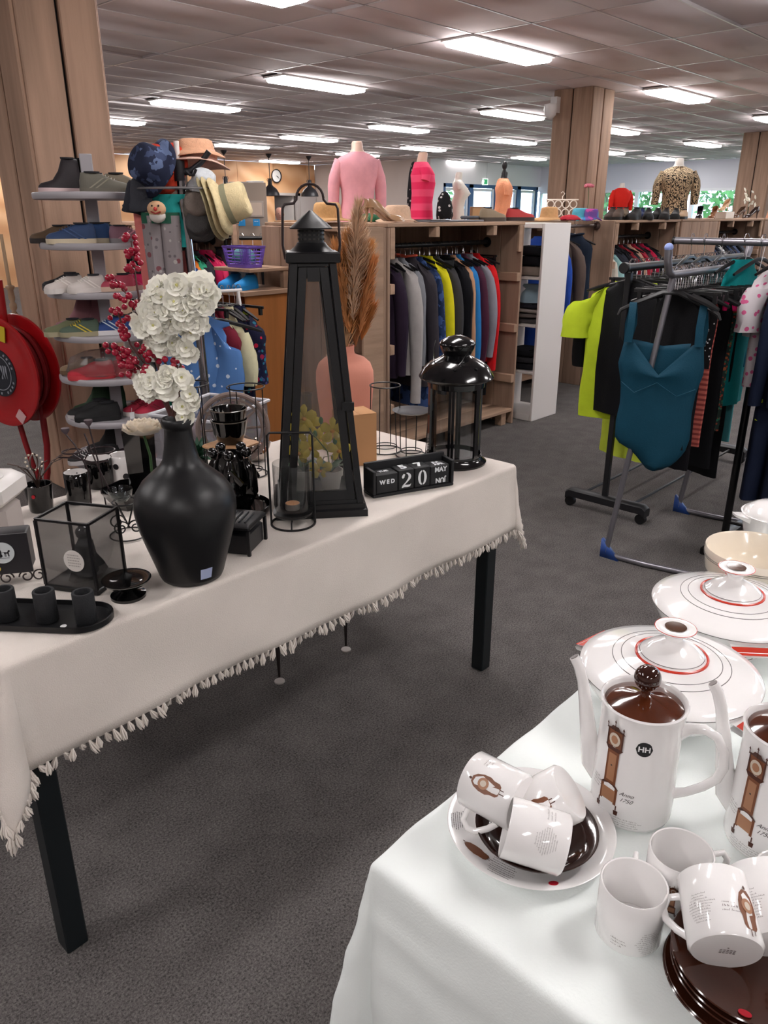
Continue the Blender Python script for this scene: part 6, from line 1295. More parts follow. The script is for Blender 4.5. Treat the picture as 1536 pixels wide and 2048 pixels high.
def torso(label, p, rz, skin, h=.5, sc_=1., neck=True, sleeves=0, shirt_mat=None, sname='shirt', trims=None, arms=False, cap_=False, bust=.0, open_neck=0.0):
    """shop torso facing local +X"""
    t = thing('torso_mannequin', label, 'mannequin', p, rz); S = sc_; mk = M(skin, .4)
    prof = [(0, .135, .09, 0), (.06, .13, .088, 0), (.16, .115, .082, .0), (.24, .122, .088, .004), (.32, .148, .1, .01 + bust), (.39, .165, .095, .006 + bust * .4), (.44, .16, .075, -.004), (.475, .11, .055, -.008), (.495, .06, .048, -.006), (.52, .045, .045, -.002), (.56, .042, .043, .004), (.575, .036, .036, .006)]
    def rg(off, z, a_, b_, c): return [((c + (b_ + off) * math.cos(a) + (bust * .7 * math.exp(-((abs(math.sin(a)) - .45) ** 2) / .03) * math.exp(-((z - .33) ** 2) / .002) if math.cos(a) > 0 else 0)) * S, (a_ + off) * math.sin(a) * S, z * S) for a in [2 * PI * q / 28 for q in range(28)]]
    G().loft([rg(0, z, a_, b_, c) for z, a_, b_, c in prof]).obj('torso_form', mk, t, ang=60)
    if cap_: G().lathe([(.02, 0), (.012, .02), (.02, .035), (.024, .055), (.018, .075), (.006, .085)], 18, (0, 0, .575 * S)).obj('finial', mk, t, ang=60)
    for sd in (-1, 1):
        if not shirt_mat: G().ball((0, sd * .165 * S, .405 * S), .035 * S, 12, (1, .5, 1.3)).obj('arm_socket', mk, t)
    if shirt_mat:
        g = G(); rings = []
        for z, a_, b_, c in prof[:10]:
            if z > .50 - open_neck: break
            rings.append([(x + .004 * math.sin(z * 60 + y * 30), y, zz - (.0)) for x, y, zz in rg(.012 if z > .02 else .02, z - (.015 if z == 0 else 0), a_, b_, c)])
        g.loft(rings, cap=(False, False)); g.obj(sname, shirt_mat, t, ang=60)
        if sleeves:
            for sd in (-1, 1):
                n = 8; pts = []; rr_ = []
                for i in range(n): f = i / (n - 1); pts.append(((.0 + .01 * math.sin(f * 3)) * S, sd * (.13 + .055 * min(1, f * 3) + .012 * f) * S, (.425 - f * sleeves + .01) * S)); rr_.append((.052 - .014 * f) * S)
                G().tube(pts, rr_, 12).obj('sleeve', shirt_mat, t, ang=60)
        if trims: G().torus((-.004 * S, 0, .492 * S), .055 * S, .008 * S, 24, 6).obj('collar', trims, t)
    return t
TOPZ = 1.4515
def onroof(px, y): q = ony(px, 434, y); return (q.x, y, TOPZ)
FACE = YAW + PI
torso('pink cardigan torso seen from behind on the wooden wardrobe', onroof(716, 4.05), R(60), 'd9b7a6', sc_=.88, sleeves=.42, shirt_mat=cloth('dfa0aa'), sname='cardigan', trims=cloth('d8949e'))
torso('torso in a bright striped pink T-shirt turned to the right', onroof(843, 4.1), R(-42), 'd4b09c', sc_=.83, sleeves=.1, shirt_mat=fancy('ee5076', ['e2305e'], 3.2, .5, 'wave'), sname='t_shirt')
torso('bare white female torso between the pink and orange torsos', onroof(915, 4.1), R(-50), 'd9d5cb', sc_=.62, bust=.035)
torso('black form torso wearing a short-sleeved apricot lace blouse', onroof(1004, 4.1), R(-42), '18181a', sc_=.66, sleeves=.14, shirt_mat=cloth('e49c78', bump=.9, bs=90), sname='blouse', cap_=True, trims=cloth('e49c78'))
torso('torso in a leopard print blouse with a white neck', onroof(1345, 4.2), R(-150), 'e2ded8', sc_=1.14, sleeves=.3, shirt_mat=fancy('b5a184', ['1d1a18'], 26, .56, 'zebra'), sname='blouse', trims=fancy('b5a184', ['1d1a18'], 26, .56, 'zebra'))
torso('small torso in a bright red blouse right of the wooden column', onroof(1238, 4.2), R(-120), 'd8d2cc', sc_=.62, sleeves=.3, shirt_mat=cloth('cf2a22'), sname='blouse')
torso('apricot covered torso cut by the right picture edge', onroof(1545, 4.2), R(-120), 'd8d2cc', sc_=.7, shirt_mat=cloth('d99a7e'), sname='blouse')
# things on the roof of the wardrobes
p = onroof(655, 3.75); hat('straw sun hat with a wide drooping brim left of the pink cardigan torso', (p[0], p[1], TOPZ + .02), 0, 'c79a66', .085, .095, .085)
p = onroof(795, 3.55); hat('pale beige felt hat behind the bronze sandals', (p[0], p[1], TOPZ + .016), 0, 'd2b298', .082, .085, .055)
p = onroof(1098, 3.55); hat('woven straw hat right of the apricot torso', (p[0], p[1], TOPZ + .016), 0, 'c79c6c', .07, .085, .075)
p = onroof(1160, 3.6); hat('turquoise sun hat next to the wooden column', (p[0], p[1], TOPZ + .014), 0, '4fa3b8', .07, .08, .03)
p = onroof(1182, 3.5); hat('purple and blue tie-dye hat next to the wooden column', (p[0], p[1], TOPZ + .014), 0, '6a4a8e', .06, .075, .03, mat=fancy('6a4a8e', ['3a7ab0', 'b04a8e'], 12, .55, 'noise'))
pump_pair('bronze slingback sandal at the front of the wardrobe roof', onroof(768, 3.34)[:2] + (TOPZ,), R(-20), 'a88464')
c_ = onroof(1040, 3.5); loafer('loafer', 'red shoe beside the apricot torso', c_, R(-30), 'a83232', 's' if False else '2a1a18', 's')
p = onroof(985, 3.36); loafer('slipper', 'taupe slipper right of the folded mats', p, R(-10), '8a7a64', '4a4038', 's')
t = thing('folded_mat', 'thin grey folded mat lying at the wardrobe roof edge', 'mat', onroof(900, 3.4), R(2)); G().rbox(-.3, .3, -.07, .07, 0, .012, .003).obj('mat', M('77787e', .6), t); G().rbox(-.3, -.1, -.075, .075, .012, .016, .002).obj('strap', BLKM, t)
t = thing('folded_cloth', 'small grey folded cloth on the folded mat', 'cloth', (onroof(945, 3.4)[0], 3.42, TOPZ + .017), R(20)); G().rbox(-.07, .07, -.05, .05, 0, .02, .006).obj('cloth', cloth('5a5c62'), t)
t = thing('wooden_frame', 'small open wooden box behind the folded mat', 'box', onroof(955, 3.75), R(-30)); G().rbox(-.06, .06, -.015, .015, 0, .1, .003).obj('panel', M('8c6a4c', .6), t); G().rbox(-.05, .05, -.018, -.014, .01, .09, .002).obj('inlay', M('b58c62', .6), t)
t = thing('ring_hanger', 'white scarf hanger with eight rings leaning against the wooden column', 'hanger', onroof(1122, 4.3), YAW - PI / 2)
RM = M('d8cfc4', .5)
for k in range(8): G().torus(((k % 4 - 1.5) * .075 if k >= 0 else 0, 0, .06 + .078 * (k // 4) + (0.0)), .034, .005, 24, 6, 'Y').obj('ring', RM, t)
G().tube([(-.16, 0, .18), (.16, 0, .18)], .006, 8).obj('bar', RM, t); G().tube([(0, 0, .18), (0, 0, .21), (.02, 0, .235), (0, 0, .255), (-.018, 0, .24)], .004, 6).obj('hook', RM, t)
t = thing('rose', 'pink artificial rose fixed to the wooden column', 'flower', onroof(1172, 4.2), 0); FL = M('cf7486', .6)
G().tube([(0, 0, 0), (.02, 0, .15), (0, 0, .3)], .003, 5).obj('stem', M('3c5a34', .7), t)
for k in range(12): a = k * 2.4; r_ = .012 + .0025 * k; G().ball((r_ * math.cos(a), r_ * math.sin(a), .32 - .001 * k), .02, 8, (1, 1, .8)).obj('petal', FL, t)
for i, (px, y, rz, c, kind, lab) in enumerate([(1222, 3.5, 200, '3a2c26', 'l', 'dark brown loafer first in the shoe row right of the column'), (1235, 3.45, 195, '4a3a30', 'l', 'brown slip-on shoe with camouflage behind it'), (1250, 3.5, 205, '6a5c4c', 'l', 'grey olive shoe in the row before the leopard torso'), (1268, 3.4, 190, '1c1a1c', 'l', 'black lace shoe left of the blue ribbon shoe'), (1282, 3.5, 200, '20305e', 'l', 'navy blue ribbon shoe in the middle of the row'), (1296, 3.4, 205, '17171a', 'l', 'black flat shoe fifth in the shoe row'), (1312, 3.5, 195, '121214', 'l', 'black shoe leaning before the leopard torso'), (1330, 3.4, 200, '1a1718', 'l', 'black shoe under the leopard torso left side'), (1350, 3.45, 200, '141416', 'l', 'black shoe lying flat under the leopard torso'), (1365, 3.4, 190, 'c0a080', 's', 'cream flat shoe right of the leopard torso')]):
    o = loafer('dress_shoe', lab, onroof(px, y), R(rz), c, '1a1614', kind)
for i, (px, c, lab) in enumerate([(1398, '1b1a22', 'black stiletto at the left of the high heel group'), (1425, '8a5a38', 'tan brown pump between the black and beige heels'), (1445, 'c9a884', 'beige high heel on the small white box'), (1475, '5a4436', 'brown heel right of the white box'), (1500, '3a2c2a', 'dark heel near the orchid flower')]): heel_shoe(lab, (onroof(px, 3.5)[0], 3.5, TOPZ + (.075 if i == 2 else 0)), R(200 - 12 * i), c)
t = thing('display_box', 'small white display box under the beige high heel', 'box', onroof(1447, 3.5), R(0)); G().rbox(-.12, .12, -.07, .07, 0, .073, .003).obj('box_body', M('d9cfc2', .6), t)
t = thing('orchid', 'white artificial orchid stem at the far right of the wardrobe roof', 'flower', onroof(1493, 3.9), 0); G().tube([(0, 0, 0), (.02, 0, .2), (-.05, .03, .34)], .003, 5).obj('stem', M('4a5a3c', .7), t)
for k in range(12): put(BL[k % 4], 'bloom', t, (rnd.uniform(-.1, .1), rnd.uniform(-.08, .08), .16 + .03 * (k % 7)), (rnd.uniform(.8, 2), rnd.uniform(-1, 1), 0), (1.6,) * 3)
def crumple(name, label, cat, p, mat, w=.1, d=.07, h=.06, rz=0, seed=1):
    t = thing(name, label, cat, p, rz); rr = random.Random(seed); s1 = rr.random() * 9
    G().loft([[((w * f) * math.cos(a) * (1 + .14 * math.sin(3 * a + s1 + k)), (d * f) * math.sin(a) * (1 + .12 * math.sin(4 * a + s1)), z * h + .004 * math.sin(5 * a + k)) for a in [2 * PI * q / 22 for q in range(22)]] for k, (f, z) in enumerate(((.9, .07), (1.02, .2), (.95, .5), (.75, .8), (.4, .97), (.1, 1.0)))]).obj('cloth', mat, t, ang=60)
    G().tube([(-w * .8, -d * .6, h * .2), (-w * .1, -d * .98, h * .3), (w * .8, -d * .5, h * .2)], .006, 6).obj('hem', mat, t); return t
crumple('scarf', 'bright red crumpled scarf under the turquoise sun hat', 'scarf', onroof(1140, 3.42), cloth('b8303c'), .14, .05, .04, 0, 2); crumple('scarf', 'dark green crumpled cloth under the bronze sandals', 'scarf', onroof(737, 3.7), cloth('2c6a4c'), .09, .06, .05, 0, 3); crumple('shawl', 'black and white spotted shawl beside the bare white torso', 'scarf', onroof(888, 3.85), fancy('17171a', ['c8c4c4'], 26, .25), .07, .06, .2, 0, 4)
crumple('scarf', 'dark floral scarf hung behind the striped pink torso', 'scarf', onroof(826, 4.22), fancy('1c1a1e', ['a89a9a'], 30, .25), .05, .04, .42, 0, 5)
p = onx(742, 562, 3.36); crumple('sandal', 'red strappy sandal on the end shelf of the wardrobe', 'shoe', (p.x, 3.33, 1.051), M('b0202c', .4), .06, .04, .045, 0, 6); crumple('sandal', 'yellow slipper next to the red sandal on the end shelf', 'shoe', (p.x - .0, 3.47, 1.051), M('c9b04a', .5), .06, .04, .03, 0, 7)
# ---------------------------------------------------------------- shoe carousel
CX_, CY_ = 1.785, 3.405; GREYP = M('a09ca0', .45)
hd = math.atan2(-CY_, -CX_); IR = Vector((math.cos(hd + PI / 2), math.sin(hd + PI / 2), 0)); IC = Vector((math.cos(hd), math.sin(hd), 0)); IRA = hd + PI / 2
t = thing('shoe_carousel', 'grey revolving shoe carousel with round discs beside the fire hose reel', 'shoe rack', (CX_, CY_, 0), 0)
G().rbox(-.026, .026, -.018, .018, 0, 1.74, .003).obj('pole', GREYP, t, None, (0, 0, IRA))
DZ = [1.585, 1.385, 1.185, 1.0, .81, .615, .415, .2]
DM = G().lathe([(.03, -.028), (.225, -.028), (.233, -.026), (.236, -.018), (.236, -.004), (.233, 0), (.226, .001), (.222, -.004), (.03, -.004)], 56).mesh('disc', GREYP, 50)
for z in DZ: put(DM, 'disc', t, (0, 0, z))
G().lathe([(.2, 0), (.21, .01), (.2, .03), (.03, .04)], 40).obj('base', GREYP, t)
def cs(u, v, z): p = Vector((CX_, CY_, 0)) + IR * u + IC * v; return (p.x, p.y, z)
def put_shoe(disc, px, v, toe, label, c, sole, lac=None, size='l', nm='sneaker', **k):
    u = (px - 180 - (disc - 1) * 9) * .00215; o = sneaker(label, cs(u, v, DZ[disc] - .003), IRA + R(toe), c, sole, lac, size=size, name=nm, **k); o.scale = (.74, .8, .8); return o
for d, px, v, toe, lab, c, so, la, sz in [
    (0, 118, .02, 200, 'black ankle boot on the top disc at the left', '221c20', 'd0b8b8', None, 'h'), (0, 138, -.03, 190, 'black ankle boot on the top disc behind the pole', '26201f', 'cbb0b0', None, 'h'), (0, 205, -.02, 10, 'dark grey sneaker behind the olive one on the top disc', '3a3a38', '6a6258', 'aaa49a', 'l'), (0, 200, .11, -5, 'olive green sneaker in front on the top disc', '67645a', '6c675c', '8c8878', 'l'), (0, 245, .05, -14, 'olive grey slipper at the right of the top disc', '7a7060', '8c8272', None, 'l'),
    (1, 95, .03, 170, 'brown strappy sandal at the left of the second disc', '5a4632', '2a2220', None, 's'), (1, 112, -.03, 175, 'gold trimmed dark sandal behind on the second disc', '6a5638', '2a2420', None, 's'), (1, 135, .13, 178, 'navy sneaker with cream sole, left front of the second disc', '2a3f63', 'cdbfa4', '3a5078', 'l'), (1, 165, .07, 176, 'blue fabric sneaker behind the navy one on the second disc', '2f4c7c', 'cdbfa4', None, 'l'), (1, 218, .02, 5, 'dark teal sneaker at the right of the second disc', '23404a', '8c8a88', None, 'l'), (1, 245, .12, 4, 'pink and grey striped trainer on the second disc', '8a6472', '8a8688', 'c48a98', 's'),
    (2, 118, .13, 205, 'white lace-up sneaker at the left of the third disc', 'cdc4be', 'd6d0cb', 'e6e0da', 's'), (2, 160, .15, 210, 'white lace-up sneaker next to it on the third disc', 'c9c1bb', 'd4cdc7', 'e6e0da', 's'), (2, 112, -.02, 190, 'black shoe behind the white sneakers on the third disc', '1c1a1c', '3a3634', None, 's'), (2, 215, .12, 172, 'coral pink trainer on the third disc', 'b0465a', 'd3b6a2', 'd77a8c', 's'), (2, 252, .06, 168, 'neon pink trainer at the right of the third disc', 'd42a6a', 'd3c0b6', 'e25a90', 's'), (2, 235, -.03, 175, 'black and pink trainer behind on the third disc', '2a2228', 'b03a5a', None, 's'),
    (3, 115, .11, 178, 'olive sandal with yellow edging at the left of the fourth disc', '66694c', 'a49c80', None, 's'), (3, 145, .14, 180, 'green and yellow sandal in the middle of the fourth disc', '4a5a4c', '9c9478', 'c9b43e', 's'), (3, 205, .13, 172, 'blue running shoe with white sole on the fourth disc', '23407c', 'd4d2d4', 'c4d0dc', 'l'), (3, 240, .07, 170, 'light blue running shoe at the right of the fourth disc', '2f78ae', 'd4d2d4', None, 'l'), (3, 135, -.06, 190, 'pink patterned boot at the back of the fourth disc', '8a5a60', '6a4a4a', None, 'h'), (3, 165, -.07, 190, 'second pink patterned boot at the back of the fourth disc', '86565e', '6a4a4a', None, 'h'),
    (4, 140, .0, 175, 'tan sandal at the back of the fifth disc', '8a7258', '6a5440', None, 's'), (4, 165, .14, 178, 'glittery red shoe in clear plastic on the fifth disc', 'b02030', 'c03a42', None, 'l'), (4, 215, .1, 176, 'second glittery red shoe in clear plastic on the fifth disc', 'ae2434', 'c03a42', None, 'l'),
    (5, 165, -.02, 185, 'dark green boot on the sixth disc', '1f3a22', '1a2a1c', None, 'h'), (5, 195, -.03, 180, 'second dark green boot on the sixth disc', '23402a', '1a2a1c', None, 'h'), (5, 175, .13, 178, 'black flat shoe with a white price tag on the sixth disc', '141416', '18181a', None, 'l'), (5, 160, .06, 176, 'black shoe with white sole edge on the sixth disc', '18181a', 'c4c0c0', None, 'l'), (5, 285, .1, 215, 'red sneaker with white sole at the right of the sixth disc', 'b22640', 'd4ccc8', '8a2a36', 's'), (5, 262, .05, 215, 'second red sneaker behind it on the sixth disc', 'a82a40', 'd4ccc8', '8a2a36', 's'),
    (6, 150, .13, 178, 'black sneaker with white sole on the seventh disc', '1a181a', 'b8b4b4', 'c8c4c4', 's'), (6, 180, .12, 182, 'second black sneaker with white sole on the seventh disc', '1c1a1c', 'b8b4b4', None, 's'), (6, 190, -.03, 180, 'furry black boot at the back of the seventh disc', '131113', '1a1818', None, 'h'), (6, 225, -.02, 180, 'second furry black boot at the back of the seventh disc', '151315', '1a1818', None, 'h'), (6, 250, .12, 172, 'plum and salmon trainer on the seventh disc', '3a2a34', 'c48478', 'd4706a', 'l')]: put_shoe(d, px, v, toe, lab, c, so, la, sz)
t = thing('gift_box', 'small red box with white crosses at the back of the fifth disc', 'box', cs(.0, -.05, DZ[4] + .001), IRA); G().rbox(-.045, .045, -.03, .03, 0, .1, .002).obj('box_body', M('b01c30', .5), t)
g = G()
for a in range(4):
    for b in range(4): u, z = -.034 + a * .022, .016 + b * .023; g.bb(u - .005, u + .005, -.0308, -.0302, z - .0008, z + .0008); g.bb(u - .0008, u + .0008, -.0309, -.0303, z - .005, z + .005)
g.obj('white_cross_print', M('dcd4d4', .5), t, ang=None)
t = thing('plastic_bag', 'crinkled clear plastic bag around the glittery red shoes', 'bag', cs(-.02, .12, DZ[4] + .001), IRA + PI)
rr = random.Random(3); G().loft([[((.17 * f) * math.cos(a) * rr.uniform(.92, 1.08), .075 * f * math.sin(a) * rr.uniform(.85, 1.15), z + rr.uniform(-.004, .004) + .004) for a in [2 * PI * q / 30 for q in range(30)]] for f, z in ((.92, .004), (1.0, .03), (.98, .06), (.85, .09), (.5, .112), (.1, .118))]).obj('bag', glassmat('e8e4e4', .96, .25, .05), t, ang=5)
t = thing('price_tag', 'small white price tag on the black flat shoe', 'tag', cs(.06, .19, DZ[5] + .02), IRA); G().box((0, 0, .0), (.02, .002, .03)).obj('card', M('dcdcdc', .6), t); G().tube([(0, 0, .015), (.002, 0, .035)], .0008, 4).obj('string', M('dcdcdc', .6), t)
# ---------------------------------------------------------------- fire hose reel on the column
RD = M('a5141a', .28, coat=.4); RDh = M('8f1c22', .45)
hx, hy = 1.50, 3.99; hz = bk(3, 745, hx, hy).z
t = thing('fire_hose_reel', 'large red fire hose reel mounted on the wooden column at the left', 'hose reel', (hx, hy, hz), R(14.9))
XA = Matrix.Rotation(PI / 2, 4, 'Y')
fl_ = [(.06, -.004), (.12, -.004), (.13, .004), (.24, .0), (.262, -.006), (.27, -.004), (.272, .004), (.266, .012), (.24, .010), (.06, .010)]
G(X=XA).lathe(fl_, 60).obj('front_flange', RD, t, ang=50); G(X=Matrix.Translation((.125, 0, 0)) @ XA).lathe(fl_, 60).obj('back_flange', RD, t, ang=50)
G(X=XA).lathe([(.13, .01), (.13, .12)], 40).obj('drum', RD, t)
for k in range(5): G().torus((.03 + .02 * k, 0, 0), .2 + .012 * (k % 2), .0115, 48, 8, 'X').obj('hose_coil', RDh, t)
G(X=Matrix.Translation((-.007, 0, 0)) @ XA).lathe([(.002, -.002), (.118, -.002), (.118, .002)], 44).obj('centre_label', M('23262e', .5), t)
g = G(X=Matrix.Translation((-.010, 0, 0)) @ XA); g.lathe([(.088, -.001), (.084, -.001), (.084, 0), (.088, 0)], 44, cap=(False, False)); g.obj('label_ring', M('8c9098', .5), t)
g = G(X=Matrix.Translation((-.010, 0, 0)) @ Matrix.Rotation(-PI / 2, 4, 'Z') @ Matrix.Rotation(PI / 2, 4, 'X'))
rr = random.Random(9)
for k in range(26): a = k * 2 * PI / 26; g.add([((.098 + q) * math.cos(a + e), (.098 + q) * math.sin(a + e), 0) for q, e in ((0, 0), (.012, 0), (.012, .09), (0, .12))], [(0, 1, 2, 3)]) if k % 5 else None
for k in range(7): g.add([(-.05 + .016 * k, -.03 + .05 * rr.random(), 0), (-.04 + .016 * k, -.03, 0), (-.038 + .016 * k, .035, 0), (-.048 + .016 * k, .04, 0)], [(0, 1, 2, 3)])
o = g.obj('label_print', M('8c9098', .5), t, ang=None); o['kind'] = 'stuff'
G(X=XA).lathe([(.002, -.02), (.02, -.018), (.022, .0)], 20).obj('hub', M('3a3a40', .4), t)
G().box((-.008, -.06, .195), (.004, .06, .075), rx=R(12)).obj('yellow_label', M('c9b22a', .5), t); G().box((-.008, -.105, -.21), (.004, .055, .055), rx=R(40)).obj('pale_label', M('cfa6a6', .5), t)
G().bb(.13, .2, -.03, .03, -.03, .03).obj('wall_bracket', RD, t)
p0 = Vector((hx, hy, hz)); inv = Matrix.Rotation(R(-14.9), 3, 'Z')
def loc_(px, py, dx=.05): q = bk(px, py, hx + .1, hy); return inv @ (q - p0)
g = G().tube([loc_(62, 690), loc_(72, 760), loc_(85, 830), loc_(94, 890), loc_(95, 945), loc_(90, 985)], .0165, 10).obj('hanging_hose', RDh, t)
G().tube([loc_(40, 850), loc_(52, 890), loc_(66, 930), loc_(84, 968)], .014, 10).obj('hanging_hose', RDh, t)
G().tube([loc_(-4, 560), loc_(2, 600), loc_(8, 645)], .02, 10).obj('feed_pipe', RD, t)
t = thing('turned_rod', 'short turned wooden rod hanging on the column above the hose reel', 'rod', tuple(bk(31, 640, 1.78, 4.1)), 0); G().lathe([(.006, 0), (.014, .01), (.018, .03), (.01, .045), (.018, .06), (.018, .08), (.01, .09), (.016, .11), (.014, .15), (.022, .16), (.022, .17), (.009, .175), (.008, .42)], 18).obj('rod', M('a88e72', .6), t, ang=60)
# ---------------------------------------------------------------- coat stand with hats
qx, qy = 1.94, 2.94
CK = lambda px, py, dk=0: (lambda d, n: E0 + d * (((qx * n.x + qy * n.y) + dk) / d.dot(n)))(ray(px, py), Vector((math.cos(YAW), math.sin(YAW), 0)))
t = thing('coat_stand', 'chrome coat stand with black curved arms holding hats', 'coat stand', (0, 0, 0)); DK = M('1c1b20', .4)
top = CK(352, 282); hub = CK(358, 345); bot = CK(396, 640); base = Vector((bot.x + (bot.x - hub.x) * .95, bot.y + (bot.y - hub.y) * .95, .03))
G().tube([hub, bot, base], .019, 16).obj('pole', M('9c9a9e', .15, metal=1.), t); G().tube([top, CK(355, 325)], [.0115, .012], 12).obj('white_tip', M('dcd8d4', .5), t); G().tube([CK(354, 322), CK(360, 362)], [.03, .024], 12).obj('hub', DK, t)
for pts in ([(358, 345), (382, 342), (402, 325), (418, 303)], [(354, 345), (335, 338), (318, 330), (300, 318)]): G().tube([CK(*q) for q in pts], [.016, .014, .011, .012], 10).obj('arm', DK, t)
for pts, d in (([(372, 342), (380, 350), (388, 350), (392, 338)], -.05), ([(345, 345), (338, 356), (330, 352), (328, 342)], -.06)): G().tube([CK(a, b, d) for a, b in pts], .006, 8).obj('hook', DK, t)
c = CK(362, 378); g = G(); g.torus(tuple(c), .17, .0045, 44, 6); g.obj('hook_ring', M('8c8a8c', .3, metal=.8), t)
for k in range(6): a = k * PI / 3 + .3; q = Vector((c.x + .17 * math.cos(a), c.y + .17 * math.sin(a), c.z)); G().tube([c, q], .003, 6).obj('ring_spoke', M('8c8a8c', .3, metal=.8), t)
for k in range(4): a = k * PI / 2 + .5; G().tube([base + Vector((0, 0, .05)), base + Vector((.22 * math.cos(a), .22 * math.sin(a), -.01))], .014, 8).obj('leg', DK, t)
ydir = YAW - PI / 2
def khat(label, px, py, dk, rot, **kw): p = CK(px, py, dk); return hat(label, tuple(p), 0, rot=rot, **kw)
khat('dark blue patterned bucket hat hanging on the left arm', 308, 335, -.04, (R(50), R(-60), ydir), colr='2a3148', R0=.07, h=.085, brim=.035, name='bucket_hat', mat=fancy('23283c', ['5a6888', '3a4460'], 16, .56, 'noise'))
khat('orange red cap behind the blue bucket hat', 326, 340, .03, (R(60), R(-50), ydir), colr='c2381e', R0=.075, h=.09, brim=.03, name='cap')
khat('cream fedora hat with a dented crown hanging at the right', 446, 412, -.06, (R(20), R(72), ydir + .35), colr='d2c096', R0=.068, h=.1, brim=.035, band='8c8a70', crease=.12, name='fedora_hat')
khat('beige fedora hat stacked behind the cream one', 436, 414, -.045, (R(20), R(72), ydir + .35), colr='bfae86', R0=.07, h=.06, brim=.042, name='fedora_hat')
khat('green beige fedora hat, innermost of the stacked hats', 428, 416, -.03, (R(20), R(72), ydir + .35), colr='a69a78', R0=.07, h=.05, brim=.046, name='fedora_hat')
khat('grey mesh cap hanging left of the fedoras', 398, 412, -.02, (R(80), R(10), ydir), colr='7c7068', R0=.05, h=.06, brim=.022, name='mesh_cap'); khat('dark grey cap below the mesh cap', 400, 448, -.01, (R(80), R(5), ydir), colr='4c4a4a', R0=.05, h=.06, brim=.02, name='mesh_cap')
khat('peach coloured sun hat lying behind the right arm', 392, 305, .1, (0, 0, 0), colr='d9a584', R0=.07, h=.05, brim=.04); khat('pale pink floppy hat under the peach one', 398, 322, .1, (0, R(8), 0), colr='d4b0a0', R0=.07, h=.05, brim=.05)
khat('white net cap below the right hooks', 406, 372, .0, (R(30), R(20), ydir), colr='c4c8cc', R0=.045, h=.06, brim=.015, name='net_cap'); khat('grey pointed felt hat at the left of the ring', 285, 415, 0, (R(10), 0, 0), colr='3a3c44', R0=.045, h=.11, brim=.005, name='pointed_hat'); khat('dark pointed hat left of the grey pointed one', 268, 420, .02, (R(10), R(10), 0), colr='2c2e38', R0=.04, h=.11, brim=.004, name='pointed_hat')
p = CK(313, 418, -.08); t = thing('clown_mask', 'small plush clown face with white beard hanging above the pyjama trousers', 'toy', tuple(p), ydir); G().ball((0, 0, 0), .035, 16, (1.1, .5, .9)).obj('face', M('c9a07c', .7), t); G().ball((0, .004, -.026), .034, 12, (1, .5, .8)).obj('beard', M('cfc8c0', .9), t); G().ball((0, -.018, 0), .008, 8).obj('nose', M('b83a34', .5), t)
for s in (-1, 1): G().ball((s * .013, -.017, .012), .004, 6).obj('eye', BLK, t)
G().tube([(-.02, -.015, -.01), (0, -.02, -.018), (.02, -.015, -.01)], .003, 6).obj('mouth', M('8c2a24', .5), t)
p = CK(336, 378, .0); shirt('hooded_top', 'turquoise hooded top hanging behind the coat stand pole', (p.x, p.y, p.z + .05), ydir + PI / 2, cloth('2c9c98'), w=.14, l=.18, slv=.0, th=.05)
p = CK(318, 405, -.03); trousers('pyjama_trousers', 'grey pyjama trousers printed with red squares, hanging on the coat stand', (p.x, p.y, p.z + .06), ydir + PI / 2, fancy('8c8486', ['7c4a50', 'b0a8a6', '6a6266'], 18, .2), w=.16, l=.4, taper=.85, waist=cloth('2c5a48'))
p = CK(322, 405, .04); trousers('pink_trousers', 'salmon pink trousers hanging behind the printed pyjama trousers', (p.x, p.y, p.z + .06), ydir + PI / 2, cloth('d97a74'), w=.24, l=.43, taper=.9)
p = CK(352, 402, .05); shirt('beach_bag', 'small dark green cloth behind the clown toy', (p.x - .03, p.y, p.z), ydir + PI / 2, cloth('1f4a3c'), w=.1, l=.1, slv=0)
# ---------------------------------------------------------------- children's clothes rack
A_ = onk(262, 590, 3.62); B_ = onk(483, 584, 3.98); kz = (A_.z + B_.z) / 2; ka = math.atan2(B_.y - A_.y, B_.x - A_.x)
t = thing('clothes_rack', "low white children's clothes rack behind the blossom branches", 'clothes rack', (A_.x, A_.y, 0), ka); Lk = (B_ - A_).length
G().tube([(0, 0, kz), (Lk, 0, kz)], .008, 8).obj('top_rail', WHITE, t)
for x in (.02, Lk - .02):
    for s in (-1, 1): G().tube([(x, 0, kz - .005), (x, s * .2, .012)], .008, 8).obj('leg', WHITE, t)
    G().tube([(x, -.2, .012), (x, .2, .012)], .008, 8).obj('foot_bar', WHITE, t)
KD = [(.03, 's', 'white', 'd4d0cc', .42), (.10, 's', 'emerald green', '1c8a72', .5), (.17, 's', 'denim blue', '4a6a9a', .4), (.23, 't', 'cream with black side stripes', None, .62), (.30, 's', 'grey', '7c7a80', .45), (.36, 't', 'navy floral', None, .56), (.42, 's', 'dark red', '6a1c2c', .5), (.455, 's', 'cream yellow', 'c9c4a2', .5), (.49, 's', 'navy cherry print', None, .6), (.52, 's', 'dark blue flower print', None, .62), (.545, 't', 'black and lime striped', None, .66)]
